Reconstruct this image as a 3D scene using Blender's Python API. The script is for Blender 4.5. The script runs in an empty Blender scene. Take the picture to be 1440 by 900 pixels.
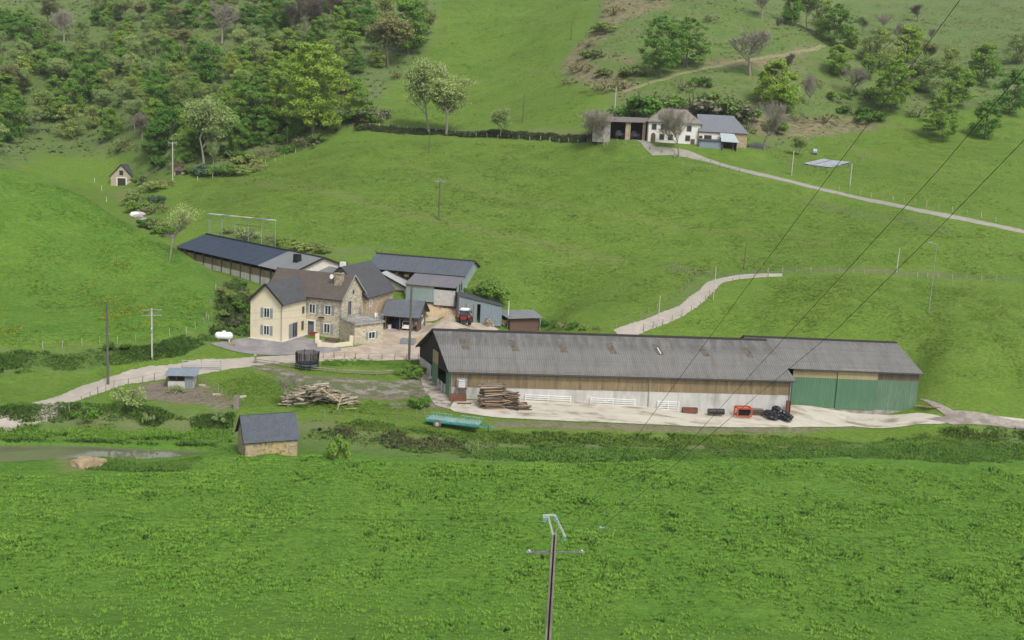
import math, random
import numpy as np
rnd = random.Random(7)
# ---------------------------------------------------------------- camera model (photo pixels 1440 x 900)
FP = 1500.0; PITCH = math.radians(10.0); ROLL = math.radians(3.0); CAM = np.array([0., 0., 36.])
_r0 = np.array([1., 0, 0]); _u0 = np.array([0, math.sin(PITCH), math.cos(PITCH)]); FW = np.array([0, math.cos(PITCH), -math.sin(PITCH)])
RT = math.cos(ROLL)*_r0 + math.sin(ROLL)*_u0; UP = -math.sin(ROLL)*_r0 + math.cos(ROLL)*_u0
def ray(px, py): return FW + (px-720)/FP*RT + (450-py)/FP*UP
def at_y(px, py, Y):
    d = ray(px, py); return CAM + d*(Y/d[1])
def at_z(px, py, z):
    d = ray(px, py); return CAM + d*((z-36.0)/d[2])
def proj(p):
    q = np.asarray(p, float)-CAM; w = q@FW
    return 720+FP*(q@RT)/w, 450-FP*(q@UP)/w
# ---------------------------------------------------------------- terrain
CT = """0 560 z .3|115 545 z .5|247 522 z 1.2|330 507 z 1.8|420 500 z 2.2|500 495 z 2.3|560 500 z 2.0|590 520 z 1.0|600 555 z .2
640 565 z 0|760 570 z -.1|900 580 z -.5|1110 586 z -1.2|1300 590 z -1.2|1440 600 z -1.2|300 560 z .3|450 575 z .2|520 545 z .6|200 570 z 0|0 590 z -.5
350 475 z 3|400 478 z 3|480 478 z 2.8|440 465 z 3|540 470 z 2.6|600 470 z 2.8|640 452 z 3.4|700 455 z 3.0|760 462 z 2.2|620 424 z 6|
115 525 z 1|115 492 z 3.4|215 490 z 3.4|215 478 z 4.4|0 500 z 3|0 530 z .9|280 488 z 3.4|300 462 z 4.6|325 480 z 3.1
115 400 Y 165|115 330 Y 178|115 275 Y 190|0 240 Y 190|0 400 Y 163|200 400 Y 168|200 325 Y 183|250 355 Y 178|290 400 Y 169|325 415 Y 168|330 430 z 6
185 300 Y 250|160 270 Y 285|115 225 Y 310|178 258 Y 300|0 200 Y 310|230 320 Y 225|215 265 Y 262|270 249 Y 272|330 245 Y 272|400 222 Y 283
350 300 Y 225|450 290 Y 225|450 340 Y 208|500 230 Y 262|600 240 Y 255
620 305 Y 220|620 190 Y 290|700 420 Y 186|800 440 Y 180|800 300 Y 222|800 220 Y 262|700 350 Y 205|540 345 Y 207|900 430 Y 177
700 150 Y 322|700 80 Y 372|700 0 Y 436|560 60 Y 390|540 130 Y 335|520 175 Y 298|850 165 Y 285|820 120 Y 315
940 206 Y 263|880 195 Y 266|1010 210 Y 262|1060 218 Y 262|1319 300 Y 216|1200 272 Y 232|1100 245 Y 243|1440 330 Y 210
1080 385 Y 188|1000 400 Y 186|880 465 z 5.5|1000 440 Y 173|1319 500 Y 160|1440 520 Y 158|1319 390 Y 190|1000 300 Y 220|1150 330 Y 209|1200 440 Y 172
1200 250 Y 246|1200 205 Y 283|1200 166 Y 308|1080 205 Y 275|1319 235 Y 262|1319 165 Y 312|1440 250 Y 262
1000 150 Y 295|1000 60 Y 345|900 60 Y 345|900 120 Y 310|1040 2 Y 385|1150 60 Y 352|1100 110 Y 322|860 0 Y 395|1240 155 Y 312|940 0 Y 388
1250 30 Y 540|1319 100 Y 430|1440 60 Y 480|1180 20 Y 560|1319 10 Y 580
200 180 Y 312|240 240 Y 286|115 195 Y 335|150 100 Y 385|150 20 Y 450|0 150 Y 350|0 30 Y 440|300 100 Y 360|400 100 Y 358|400 0 Y 440|400 190 Y 300|300 200 Y 300|300 0 Y 440|520 0 Y 430""".replace('\n', '|')
HID = [(-82, 225, 12.5), (-95, 250, 13), (-62, 196, 8.5), (-50, 190, 7.5), (-74, 208, 9.5), (-40, 186, 7), (-22, 182, 6.2), (-20, 195, 8), (-45, 205, 10.5), (-10, 175, 4.5),
       (60, 160, 0.8), (20, 160, 1.2), (0, 160, 1.6), (35, 168, 4), (90, 420, 72), (110, 460, 75), (140, 400, 70), (-300, 200, 60), (-260, 400, 70), (-170, 180, 30), (-120, 240, 16), (300, 200, 25), (320, 400, 90),
       (230, 130, 0), (-250, 130, 20), (0, 700, 145), (-250, 700, 130), (280, 750, 170), (-480, 500, 110), (500, 500, 160), (0, 950, 175), (-400, 950, 165), (450, 950, 220), (700, 200, 60), (-700, 200, 90), (600, 700, 200), (-600, 800, 150)]
def _build_rbf():
    P = []
    for t in CT.split('|'):
        t = t.split()
        if len(t) < 4: continue
        a, b, m, v = float(t[0]), float(t[1]), t[2], float(t[3])
        P.append(at_z(a, b, v) if m == 'z' else at_y(a, b, v))
    P += [np.array(h, float) for h in HID]
    P = np.array(P)
    # work in a compressed depth coordinate so far points weigh like near ones
    return P
_P = _build_rbf()
def _warp(x, y):
    r = 1.0/np.maximum(40.0+np.asarray(y, float), 60.)
    return np.asarray(x, float)*r*3, np.log(np.maximum(40.0+np.asarray(y, float), 60.))*2.4
_wx, _wy = _warp(_P[:, 0], _P[:, 1])
_n = len(_P)
def _phi(r2): return 0.5*r2*np.log(r2+1e-12)
_K = _phi((_wx[:, None]-_wx)**2+(_wy[:, None]-_wy)**2)+np.eye(_n)*0.0008
_Q = np.c_[np.ones(_n), _wx, _wy]
_A = np.block([[_K, _Q], [_Q.T, np.zeros((3, 3))]])
_S = np.linalg.solve(_A, np.r_[_P[:, 2], 0, 0, 0])
def sm(a, b, x):
    t = np.clip((x-a)/(b-a), 0, 1); return t*t*(3-2*t)
def rbf(x, y):
    x = np.asarray(x, float); y = np.asarray(y, float); sh = x.shape
    x = x.ravel(); y = y.ravel(); out = np.empty(len(x))
    for i in range(0, len(x), 20000):
        a, b = _warp(x[i:i+20000], y[i:i+20000])
        out[i:i+20000] = _phi((a[:, None]-_wx)**2+(b[:, None]-_wy)**2)@_S[:_n]+_S[_n]+_S[_n+1]*a+_S[_n+2]*b
    return out.reshape(sh)
# bank edge (top) between the farm level and the near field
_E = [at_z(-60, 580, -.4), at_z(60, 576, -.4), at_z(115, 573, -.3), at_z(230, 573, -.2), at_z(330, 582, -.2), at_z(430, 590, -.2), at_z(560, 603, -.3), at_z(690, 611, -.5), at_z(900, 612, -1.), at_z(1110, 610, -1.4), at_z(1319, 606, -1.5), at_z(1500, 606, -1.5)]
_EX = np.array([-400, -200]+[p[0] for p in _E]+[200, 400.]); _EY = np.array([_E[0][1]]*2+[p[1] for p in _E]+[_E[-1][1]]*2)
PADS = []   # (cx, cy, ang, hx, hy, z, soft)
def wob(x, y):
    return (np.sin(x*.31+y*.17)+np.sin(x*.13-y*.29+2)+.5*np.sin(x*.71+y*.53+1))*.1
def height(x, y):
    x = np.asarray(x, float); y = np.asarray(y, float)
    z = rbf(x, y)
    for cx, cy, a, hx, hy, pz, soft in PADS:
        dx, dy = x-cx, y-cy
        u = np.abs(dx*math.cos(a)+dy*math.sin(a))-hx; v = np.abs(-dx*math.sin(a)+dy*math.cos(a))-hy
        d = np.hypot(np.maximum(u, 0), np.maximum(v, 0))
        w = 1-sm(0, soft, d); z = z*(1-w)+pz*w
    e = np.interp(x, _EX, _EY)
    low = -2.0+0.02*np.maximum(0, 110-y)+.25*np.sin(x*.045+1)
    low = low+sm(75, 45, y)*0+np.maximum(0, 78-y)*.22
    k = sm(1.5, -3.8, y-e+wob(x, y)*6)
    z = z*(1-k)+low*k
    # rough ground far away
    far = sm(180, 320, y)
    z = z+wob(x*.6, y*.6)*far*2.5
    # pond basin
    z = z-2.2*pond_mask(x, y)
    return z
_pp = [at_z(-90, 655, -2.4), at_z(-90, 622, -2.4), at_z(115, 623, -2.4), at_z(215, 628, -2.4), at_z(262, 629, -2.4), at_z(308, 631, -2.4), at_z(300, 635, -2.4), at_z(262, 641, -2.4), at_z(200, 646, -2.4), at_z(150, 643, -2.4), at_z(115, 643, -2.4)]
PX = np.array([p[:2] for p in _pp])
def poly_sd(x, y, P):
    x = np.asarray(x, float); y = np.asarray(y, float)
    d = np.full(x.shape, 1e9); ins = np.zeros(x.shape, bool); n = len(P)
    for i in range(n):
        ax, ay = P[i]; bx, by = P[(i+1) % n]
        ex, ey = bx-ax, by-ay; t = np.clip(((x-ax)*ex+(y-ay)*ey)/(ex*ex+ey*ey+1e-9), 0, 1)
        d = np.minimum(d, np.hypot(x-ax-t*ex, y-ay-t*ey))
        c = ((ay > y) != (by > y)) & (x < (bx-ax)*(y-ay)/(by-ay+1e-12)+ax); ins ^= c
    return np.where(ins, -d, d)
def pond_mask(x, y):
    m = (y > 105) & (y < 135) & (x < -20)
    o = np.zeros(np.shape(x))
    if np.any(m): o = np.where(m, 1-sm(-1.3, .5, poly_sd(x, y, PX)), 0)
    return o
_lat = np.random.default_rng(4).random((256, 256))
def vnoise(x, y, s):
    x = np.asarray(x, float)/s; y = np.asarray(y, float)/s; i = np.floor(x).astype(int); j = np.floor(y).astype(int); u = x-i; v = y-j
    u = u*u*(3-2*u); v = v*v*(3-2*v); g = lambda a, b: _lat[a % 256, b % 256]
    return (g(i, j)*(1-u)+g(i+1, j)*u)*(1-v)+(g(i, j+1)*(1-u)+g(i+1, j+1)*u)*v
def mound(x, y):
    """tussocky relief of the near hay field"""
    a = 1-np.abs(2*vnoise(x*.42+13, y*1.25, 1.5)-1); b = 1-np.abs(2*vnoise(x*.5+3, y*1.2+71, .8)-1); c = vnoise(x, y, 6)
    return (.42*a+.26*b)*(.45+.8*c)*sm(74, 86, y)+.06*b
def fieldz(x, y):
    e = np.interp(x, _EX, _EY); k = sm(-8.5, -10.5, y-e)*sm(61, 64, y)*(1-sm(-6, -2, -poly_sd(x, y, np.array([(-130., 100.), (-130., 140.), (-38., 140.), (-38., 113.), (-62., 108.)]))))
    return height(x, y)+(.05+mound(x, y))*k-(1-k)*.15
def G(px, py, dz=0.0, ymin=60.):
    """first hit of a photo pixel's ray with the terrain"""
    d = ray(px, py); Y = np.concatenate([np.arange(ymin, 240, .4), np.arange(240, 900, 1.2)])
    p = CAM+d[None]*(Y/d[1])[:, None]
    h = height(p[:, 0], p[:, 1])
    b = np.nonzero(p[:, 2] <= h)[0]
    if len(b) == 0: i = len(Y)-1
    else: i = b[0]
    if i > 0 and i < len(Y)-1:
        a0 = p[i-1, 2]-h[i-1]; a1 = p[i, 2]-h[i]; t = a0/(a0-a1+1e-9); q = p[i-1]*(1-t)+p[i]*t
    else: q = p[i]
    return np.array([q[0], q[1], float(height(q[0:1], q[1:2])[0])+dz])
def gz(x, y): return float(height(np.array([x]), np.array([y]))[0])
# ================================================================ blender helpers
import bpy, bmesh
from mathutils import Vector, Matrix
SC = bpy.context.scene
COL = SC.collection
def link(o):
    COL.objects.link(o); return o
class MB:
    """collects faces, builds ONE mesh object"""
    def __init__(s): s.v = []; s.f = []
    def add(s, vs, fs):
        b = len(s.v); s.v += [tuple(float(c) for c in p) for p in vs]; s.f += [tuple(b+i for i in f) for f in fs]; return s
    def box(s, x0, x1, y0, y1, z0, z1):
        return s.add([(x0, y0, z0), (x1, y0, z0), (x1, y1, z0), (x0, y1, z0), (x0, y0, z1), (x1, y0, z1), (x1, y1, z1), (x0, y1, z1)],
                     [(3, 2, 1, 0), (4, 5, 6, 7), (0, 1, 5, 4), (1, 2, 6, 5), (2, 3, 7, 6), (3, 0, 4, 7)])
    def prism(s, pts, z0, z1):
        """plan polygon (ccw) extruded; z0/z1 number or list"""
        n = len(pts); a = z0 if hasattr(z0, '__len__') else [z0]*n; b = z1 if hasattr(z1, '__len__') else [z1]*n
        return s.add([(p[0], p[1], a[i]) for i, p in enumerate(pts)]+[(p[0], p[1], b[i]) for i, p in enumerate(pts)],
                     [tuple(range(n-1, -1, -1)), tuple(range(n, 2*n))]+[(i, (i+1) % n, n+(i+1) % n, n+i) for i in range(n)])
    def slab(s, quad, t):
        """quad (4 points, ccw from above) thickened downward along its normal by t"""
        q = [Vector(p) for p in quad]; n = (q[1]-q[0]).cross(q[3]-q[0]).normalized()
        if n.z < 0: n = -n
        lo = [p-n*t for p in q]
        return s.add([tuple(p) for p in lo+q], [(3, 2, 1, 0), (4, 5, 6, 7), (0, 1, 5, 4), (1, 2, 6, 5), (2, 3, 7, 6), (3, 0, 4, 7)])
    def extr(s, pts, d):
        """planar polygon of 3d points extruded by vector d"""
        n = len(pts); d = Vector(d)
        return s.add([tuple(p) for p in pts]+[tuple(Vector(p)+d) for p in pts],
                     [tuple(range(n)), tuple(range(2*n-1, n-1, -1))]+[(i, n+i, n+(i+1) % n, (i+1) % n) for i in range(n)])
    def tube(s, a, b, r0, r1=None, n=6):
        r1 = r0 if r1 is None else r1
        a = Vector(a); b = Vector(b); d = (b-a)
        if d.length < 1e-6: return s
        d.normalize(); u = d.orthogonal().normalized(); w = d.cross(u)
        c = [(math.cos(2*math.pi*i/n), math.sin(2*math.pi*i/n)) for i in range(n)]
        return s.add([tuple(a+(u*x+w*y)*r0) for x, y in c]+[tuple(b+(u*x+w*y)*r1) for x, y in c],
                     [tuple(range(n-1, -1, -1)), tuple(range(n, 2*n))]+[(i, (i+1) % n, n+(i+1) % n, n+i) for i in range(n)])
    def beam(s, a, b, w, h):
        a = Vector(a); b = Vector(b); d = (b-a).normalized(); u = d.cross(Vector((0, 0, 1)))
        if u.length < .01: u = Vector((1, 0, 0))
        u.normalize(); t = u.cross(d)
        k = [u*(-w/2)+t*(-h/2), u*(w/2)+t*(-h/2), u*(w/2)+t*(h/2), u*(-w/2)+t*(h/2)]
        return s.add([tuple(a+x) for x in k]+[tuple(b+x) for x in k], [(3, 2, 1, 0), (4, 5, 6, 7), (0, 1, 5, 4), (1, 2, 6, 5), (2, 3, 7, 6), (3, 0, 4, 7)])
    def lathe(s, o, axis, prof, n=14):
        """prof: list (t along axis, r)"""
        o = Vector(o); ax = Vector(axis).normalized(); u = ax.orthogonal().normalized(); w = ax.cross(u); vs = []; fs = []
        for t, r in prof:
            vs += [tuple(o+ax*t+(u*math.cos(2*math.pi*i/n)+w*math.sin(2*math.pi*i/n))*r) for i in range(n)]
        for k in range(len(prof)-1):
            fs += [(k*n+i, k*n+(i+1) % n, (k+1)*n+(i+1) % n, (k+1)*n+i) for i in range(n)]
        fs += [tuple(range(n-1, -1, -1)), tuple((len(prof)-1)*n+i for i in range(n))]
        return s.add(vs, fs)
    def build(s, name, m, parent=None, smooth=False, loc=None):
        me = bpy.data.meshes.new(name); me.from_pydata(s.v, [], s.f); me.update()
        b = bmesh.new(); b.from_mesh(me); bmesh.ops.recalc_face_normals(b, faces=b.faces); b.to_mesh(me); b.free()
        if m: me.materials.append(m)
        if smooth: me.polygons.foreach_set('use_smooth', [True]*len(me.polygons))
        o = link(bpy.data.objects.new(name, me))
        if parent: o.parent = parent
        if loc is not None: o.location = loc
        return o
def tag(o, label=None, cat=None, group=None, kind=None):
    if label: o['label'] = label
    if cat: o['category'] = cat
    if group: o['group'] = group
    if kind: o['kind'] = kind
    return o
def thing(name, label, cat, loc, rz=0, group=None):
    o = link(bpy.data.objects.new(name, None)); o.location = tuple(float(c) for c in loc); o.rotation_euler = (0, 0, rz); o.empty_display_size = .3
    return tag(o, label, cat, group)
def dup(root, loc, rz=0, sc=None, label=None, group=None):
    r = root.copy(); link(r); r.location = tuple(float(c) for c in loc); r.rotation_euler = (0, 0, rz)
    if sc: r.scale = sc
    if label: r['label'] = label
    if group: r['group'] = group
    for ch in list(root.children):
        c = ch.copy(); link(c); c.parent = r
        for g in list(ch.children):
            d = g.copy(); link(d); d.parent = c
    return r
def npmesh(name, V, F, m, nper, parent=None, smooth=False):
    me = bpy.data.meshes.new(name); V = np.asarray(V, np.float32); F = np.asarray(F, np.int32)
    me.vertices.add(len(V)); me.vertices.foreach_set('co', V.ravel()); nf = F.size//nper
    me.loops.add(F.size); me.loops.foreach_set('vertex_index', F.ravel())
    me.polygons.add(nf); me.polygons.foreach_set('loop_start', np.arange(0, F.size, nper, dtype=np.int32)); me.polygons.foreach_set('loop_total', np.full(nf, nper, np.int32))
    if smooth: me.polygons.foreach_set('use_smooth', np.ones(nf, bool))
    me.update(calc_edges=True); me.validate()
    if m: me.materials.append(m)
    o = link(bpy.data.objects.new(name, me))
    if parent: o.parent = parent
    return o
# ================================================================ materials
class NT:
    def __init__(s, name):
        s.m = bpy.data.materials.new(name); s.m.use_nodes = True; s.t = s.m.node_tree; s.b = s.t.nodes['Principled BSDF']
        s.out = s.t.nodes['Material Output']; s.co = s.n('ShaderNodeTexCoord')
        s.b.inputs['Specular IOR Level'].default_value = .3
    def n(s, k, **p):
        x = s.t.nodes.new(k)
        for a, b in p.items(): setattr(x, a, b)
        return x
    def l(s, a, b): s.t.links.new(a, b)
    def mapping(s, scale, rot=(0, 0, 0), src='Object'):
        k = s.n('ShaderNodeMapping'); k.inputs['Scale'].default_value = scale if hasattr(scale, '__len__') else (scale,)*3; k.inputs['Rotation'].default_value = rot
        s.l(s.co.outputs[src], k.inputs[0]); return k.outputs[0]
    def noise(s, scale, det=4, rough=.6, vec=None, dist=0):
        k = s.n('ShaderNodeTexNoise'); k.inputs['Scale'].default_value = scale; k.inputs['Detail'].default_value = det; k.inputs['Roughness'].default_value = rough; k.inputs['Distortion'].default_value = dist
        s.l(vec if vec is not None else s.co.outputs['Object'], k.inputs['Vector']); return k.outputs['Fac']
    def ramp(s, f, stops):
        k = s.n('ShaderNodeValToRGB'); e = k.color_ramp.elements
        while len(e) < len(stops): e.new(.5)
        for i, (p, c) in enumerate(stops):
            e[i].position = p; e[i].color = (c, c, c, 1) if not hasattr(c, '__len__') else (*c, 1)
        s.l(f, k.inputs[0]); return k.outputs[0]
    def mix(s, f, a, b, mode='MIX'):
        k = s.n('ShaderNodeMix', data_type='RGBA', blend_type=mode)
        for sock, v in ((k.inputs[0], f), (k.inputs[6], a), (k.inputs[7], b)):
            if isinstance(v, (int, float)): sock.default_value = v
            elif hasattr(v, '__len__'): sock.default_value = (*v, 1)
            else: s.l(v, sock)
        return k.outputs[2]
    def math(s, op, a, b=0.):
        k = s.n('ShaderNodeMath', operation=op)
        for i, v in enumerate((a, b)):
            if isinstance(v, (int, float)): k.inputs[i].default_value = v
            else: s.l(v, k.inputs[i])
        return k.outputs[0]
    def bump(s, h, st=.3, dist=.1):
        k = s.n('ShaderNodeBump'); k.inputs['Strength'].default_value = st; k.inputs['Distance'].default_value = dist
        s.l(h, k.inputs['Height']); s.l(k.outputs[0], s.b.inputs['Normal'])
    def color(s, c):
        if hasattr(c, '__len__'): s.b.inputs['Base Color'].default_value = (*c, 1)
        else: s.l(c, s.b.inputs['Base Color'])
_MC = {}
def M(name, col, rough=.8, var=.25, scale=2.5, col2=None, s2=.6, bump=.15, bscale=None, metal=0, spec=.3, rand=0, thr=(.45, .62), stretch=(1, 1, 1)):
    """weathered single-material surface: fine light/dark noise, optional second colour in patches, small bump"""
    if name in _MC: return _MC[name]
    t = NT(name); t.b.inputs['Roughness'].default_value = rough; t.b.inputs['Metallic'].default_value = metal; t.b.inputs['Specular IOR Level'].default_value = spec
    vec = t.mapping(stretch)
    f = t.noise(scale, 6, .65, vec); a = tuple(c*(1-var) for c in col); b = tuple(min(1, c*(1+var)) for c in col)
    c = t.mix(t.ramp(f, [(.3, 0), (.7, 1)]), a, b)
    if col2: c = t.mix(t.ramp(t.noise(s2, 5, .65, vec), [(thr[0], 0), (thr[1], 1)]), c, col2)
    if rand:
        oi = t.n('ShaderNodeObjectInfo'); h = t.n('ShaderNodeHueSaturation'); t.l(c, h.inputs['Color'])
        t.l(t.math('ADD', t.math('MULTIPLY', oi.outputs['Random'], rand), 1-rand/2), h.inputs['Value']); c = h.outputs[0]
    t.color(c)
    if bump: t.bump(t.noise(bscale or scale*4, 4, .6, vec), bump, .05)
    _MC[name] = t.m; return t.m
def stone(name, cols, mortar, scale=1.8, zs=1.8):
    if name in _MC: return _MC[name]
    t = NT(name); t.b.inputs['Roughness'].default_value = .9
    vec = t.mapping((scale, scale, scale*zs)); 
    nz = t.n('ShaderNodeTexNoise'); nz.inputs['Scale'].default_value = 2.2; t.l(vec, nz.inputs['Vector'])
    ad = t.n('ShaderNodeVectorMath', operation='ADD'); sc = t.n('ShaderNodeVectorMath', operation='SCALE'); sc.inputs['Scale'].default_value = .35
    t.l(nz.outputs['Color'], sc.inputs[0]); t.l(vec, ad.inputs[0]); t.l(sc.outputs[0], ad.inputs[1])
    v = t.n('ShaderNodeTexVoronoi', feature='F1'); v.inputs['Scale'].default_value = 1; t.l(ad.outputs[0], v.inputs['Vector'])
    e = t.n('ShaderNodeTexVoronoi', feature='DISTANCE_TO_EDGE'); e.inputs['Scale'].default_value = 1; t.l(ad.outputs[0], e.inputs['Vector'])
    sp = t.n('ShaderNodeSeparateColor'); t.l(v.outputs['Color'], sp.inputs[0])
    n = len(cols); c = t.ramp(sp.outputs[0], [(i/n, k) for i, k in enumerate(cols)]); t.t.nodes[-1]
    for nd in t.t.nodes:
        if nd.type == 'VALTORGB': nd.color_ramp.interpolation = 'CONSTANT'
    c = t.mix(t.ramp(e.outputs['Distance'], [(.03, 1), (.1, 0)]), c, mortar)
    c = t.mix(t.math('MULTIPLY', t.noise(.7, 5), .5), c, tuple(x*.75 for x in mortar))
    t.color(c); t.bump(t.ramp(e.outputs['Distance'], [(0, 0), (.15, 1)]), .5, .04)
    _MC[name] = t.m; return t.m
def sheetm(name, col, period=.3, axis=0, var=.2, streak=.35, rough=.55, col2=None, stripe=.25, thr=(.5, .68)):
    """ribbed sheet metal / fibre cement / boards: ribs along one object axis, dirt streaks down the slope"""
    if name in _MC: return _MC[name]
    t = NT(name); t.b.inputs['Roughness'].default_value = rough
    sx = t.n('ShaderNodeSeparateXYZ'); t.l(t.co.outputs['Object'], sx.inputs[0])
    w = t.math('SINE', t.math('MULTIPLY', sx.outputs[axis], 2*math.pi/period))
    st = t.mapping((1.6, .25, .25) if axis == 0 else (.25, 1.6, .25))
    f = t.noise(1.2, 6, .7, st); big = t.noise(.25, 4)
    a = tuple(c*(1-var) for c in col); b = tuple(min(1, c*(1+var)) for c in col)
    c = t.mix(t.ramp(f, [(.3, 0), (.7, 1)]), a, b)
    c = t.mix(t.math('MULTIPLY', t.ramp(big, [(.4, 0), (.7, 1)]), streak), c, tuple(x*.6 for x in col))
    if col2: c = t.mix(t.ramp(t.noise(.8, 6, .7, st), [(thr[0], 0), (thr[1], .8)]), c, col2)
    if stripe: c = t.mix(t.ramp(w, [(.0, 0), (.6, stripe)]), c, tuple(x*.45 for x in col))
    t.color(c); t.bump(w, .5, .03)
    _MC[name] = t.m; return t.m
def barnroof(name, z0, z1):
    m = sheetm(name, (.178, .174, .166), .32, 0, .12, .3, .8, col2=(.12, .12, .11), stripe=.35); nt = m.node_tree; bs = nt.nodes['Principled BSDF']; old = bs.inputs['Base Color'].links[0].from_socket
    sx = [n for n in nt.nodes if n.type == 'SEPXYZ'][0]; mr = nt.nodes.new('ShaderNodeMapRange'); mr.inputs['From Min'].default_value = z0; mr.inputs['From Max'].default_value = z1; nt.links.new(sx.outputs[2], mr.inputs['Value'])
    nz = nt.nodes.new('ShaderNodeTexNoise'); nz.inputs['Scale'].default_value = .9; nz.inputs['Detail'].default_value = 5; tc = [n for n in nt.nodes if n.type == 'TEX_COORD'][0]; mp = nt.nodes.new('ShaderNodeMapping'); mp.inputs['Scale'].default_value = (1.5, .4, .4); nt.links.new(tc.outputs['Object'], mp.inputs[0]); nt.links.new(mp.outputs[0], nz.inputs['Vector'])
    rp = nt.nodes.new('ShaderNodeValToRGB'); rp.color_ramp.elements[0].position = .35; rp.color_ramp.elements[1].position = .6; nt.links.new(nz.outputs['Fac'], rp.inputs[0])
    mu = nt.nodes.new('ShaderNodeMath'); mu.operation = 'MULTIPLY'; nt.links.new(mr.outputs[0], mu.inputs[0]); nt.links.new(rp.outputs[0], mu.inputs[1]); mx = nt.nodes.new('ShaderNodeMix'); mx.data_type = 'RGBA'; nt.links.new(mu.outputs[0], mx.inputs[0]); nt.links.new(old, mx.inputs[6]); mx.inputs[7].default_value = (.105, .103, .098, 1)
    # lap lines between the sheets
    sn = nt.nodes.new('ShaderNodeMath'); sn.operation = 'MULTIPLY'; sn.inputs[1].default_value = 1/1.32; fr = nt.nodes.new('ShaderNodeMath'); fr.operation = 'FRACT'; lt = nt.nodes.new('ShaderNodeMath'); lt.operation = 'LESS_THAN'; lt.inputs[1].default_value = .035
    nt.links.new(sx.outputs[2], sn.inputs[0]); nt.links.new(sn.outputs[0], fr.inputs[0]); nt.links.new(fr.outputs[0], lt.inputs[0]); m2 = nt.nodes.new('ShaderNodeMix'); m2.data_type = 'RGBA'; nt.links.new(mx.outputs[2], m2.inputs[6]); m2.inputs[7].default_value = (.09, .09, .085, 1); ml = nt.nodes.new('ShaderNodeMath'); ml.operation = 'MULTIPLY'; ml.inputs[1].default_value = .6; nt.links.new(lt.outputs[0], ml.inputs[0]); nt.links.new(ml.outputs[0], m2.inputs[0])
    nt.links.new(m2.outputs[2], bs.inputs['Base Color']); return m
def slate(name, col, s=3.0, var=.35):
    if name in _MC: return _MC[name]
    t = NT(name); t.b.inputs['Roughness'].default_value = .65
    br = t.n('ShaderNodeTexBrick'); br.inputs['Scale'].default_value = s; br.inputs['Mortar Size'].default_value = .02; br.inputs['Bias'].default_value = 0
    br.inputs['Color1'].default_value = (*[c*(1-var) for c in col], 1); br.inputs['Color2'].default_value = (*[min(1, c*(1+var)) for c in col], 1); br.inputs['Mortar'].default_value = (*[c*.5 for c in col], 1)
    t.l(t.mapping((1, 1.2, 1)), br.inputs['Vector'])
    c = t.mix(t.math('MULTIPLY', t.ramp(t.noise(.8, 6, .7), [(.4, 0), (.7, 1)]), .45), br.outputs['Color'], tuple(min(1, x*1.5) for x in col))
    c = t.mix(t.math('MULTIPLY', t.ramp(t.noise(3.5, 4), [(.5, 0), (.75, 1)]), .35), c, (.06, .06, .045))
    t.color(c); t.bump(br.outputs['Fac'], .2, .02)
    _MC[name] = t.m; return t.m
CREAM = M('cream_render', (.70, .615, .45), .9, .05, .8, bump=.08, bscale=30, col2=(.62, .54, .39), s2=.35, thr=(.5, .8))
WHITE = M('lime_white', (.72, .70, .66), .9, .08, 1.5, col2=(.5, .47, .42), s2=.9, thr=(.58, .78))
RUBBLE = stone('rubble_stone', [(.46, .39, .27), (.54, .47, .34), (.28, .25, .21), (.60, .54, .41), (.38, .30, .20), (.48, .42, .34)], (.58, .52, .39), 2.3)
RUBBLE2 = stone('brown_stone', [(.38, .27, .17), (.45, .34, .22), (.28, .20, .14), (.50, .40, .27)], (.47, .37, .25), 2.4)
OCHRE = stone('ochre_stone', [(.44, .33, .18), (.36, .28, .17), (.24, .19, .13), (.5, .40, .24)], (.40, .33, .22), 2.4)
TILEB = slate('brown_tile', (.100, .080, .068), 3.2, .22)
SLATE = slate('dark_slate', (.075, .077, .082), 3.0, .2)
SLATEB = slate('blue_slate', (.072, .085, .105), 3.2, .25)
FIBRE = sheetm('fibre_cement_sheet', (.185, .18, .17), .32, 0, .14, .35, .8, col2=(.10, .10, .095), stripe=.35)
NAVY = sheetm('navy_sheet_roof', (.035, .05, .075), .35, 0, .15, .1, .5, stripe=.2)
GREYR = sheetm('grey_sheet_roof', (.19, .2, .2), .4, 0, .12, .2, .55, stripe=.15)
GREYD = sheetm('slate_grey_sheet_roof', (.10, .115, .135), .45, 0, .12, .2, .5, stripe=.45)
GREYP = sheetm('purple_grey_sheet_roof', (.16, .15, .165), .45, 0, .12, .2, .5, stripe=.12)
BOARDS = sheetm('brown_boards', (.27, .205, .12), .22, 0, .28, .4, .9, col2=(.12, .09, .06), stripe=.35)
BOARDL = sheetm('pale_boards', (.42, .33, .19), .25, 0, .15, .3, .9, stripe=.3)
GREENS = sheetm('green_sheet', (.10, .205, .125), .25, 0, .12, .25, .6, stripe=.3)
GREENS2 = sheetm('faded_green_sheet', (.13, .22, .145), .25, 0, .2, .35, .7, col2=(.17, .27, .18), stripe=.35)
TEAL = sheetm('grey_green_sheet', (.28, .35, .33), .3, 0, .08, .2, .5, stripe=.25)
BLUEG = sheetm('blue_grey_sheet', (.22, .27, .31), .28, 0, .1, .2, .5, stripe=.35)
CONC = M('concrete_block', (.50, .48, .44), .95, .1, 1.5, col2=(.30, .28, .25), s2=.6, thr=(.55, .8))
CONCD = M('old_concrete', (.34, .32, .29), .95, .2, 2, col2=(.2, .19, .16), s2=.8)
DARKW = M('dark_boards', (.03, .028, .027), .9, .3, 3)
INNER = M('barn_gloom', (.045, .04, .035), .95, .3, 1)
REDW = M('red_brown_boards', (.10, .045, .035), .85, .25, 2, stretch=(4, 4, .5))
BRW = M('brown_timber', (.13, .09, .065), .85, .3, 3, stretch=(4, 4, .5))
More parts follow.
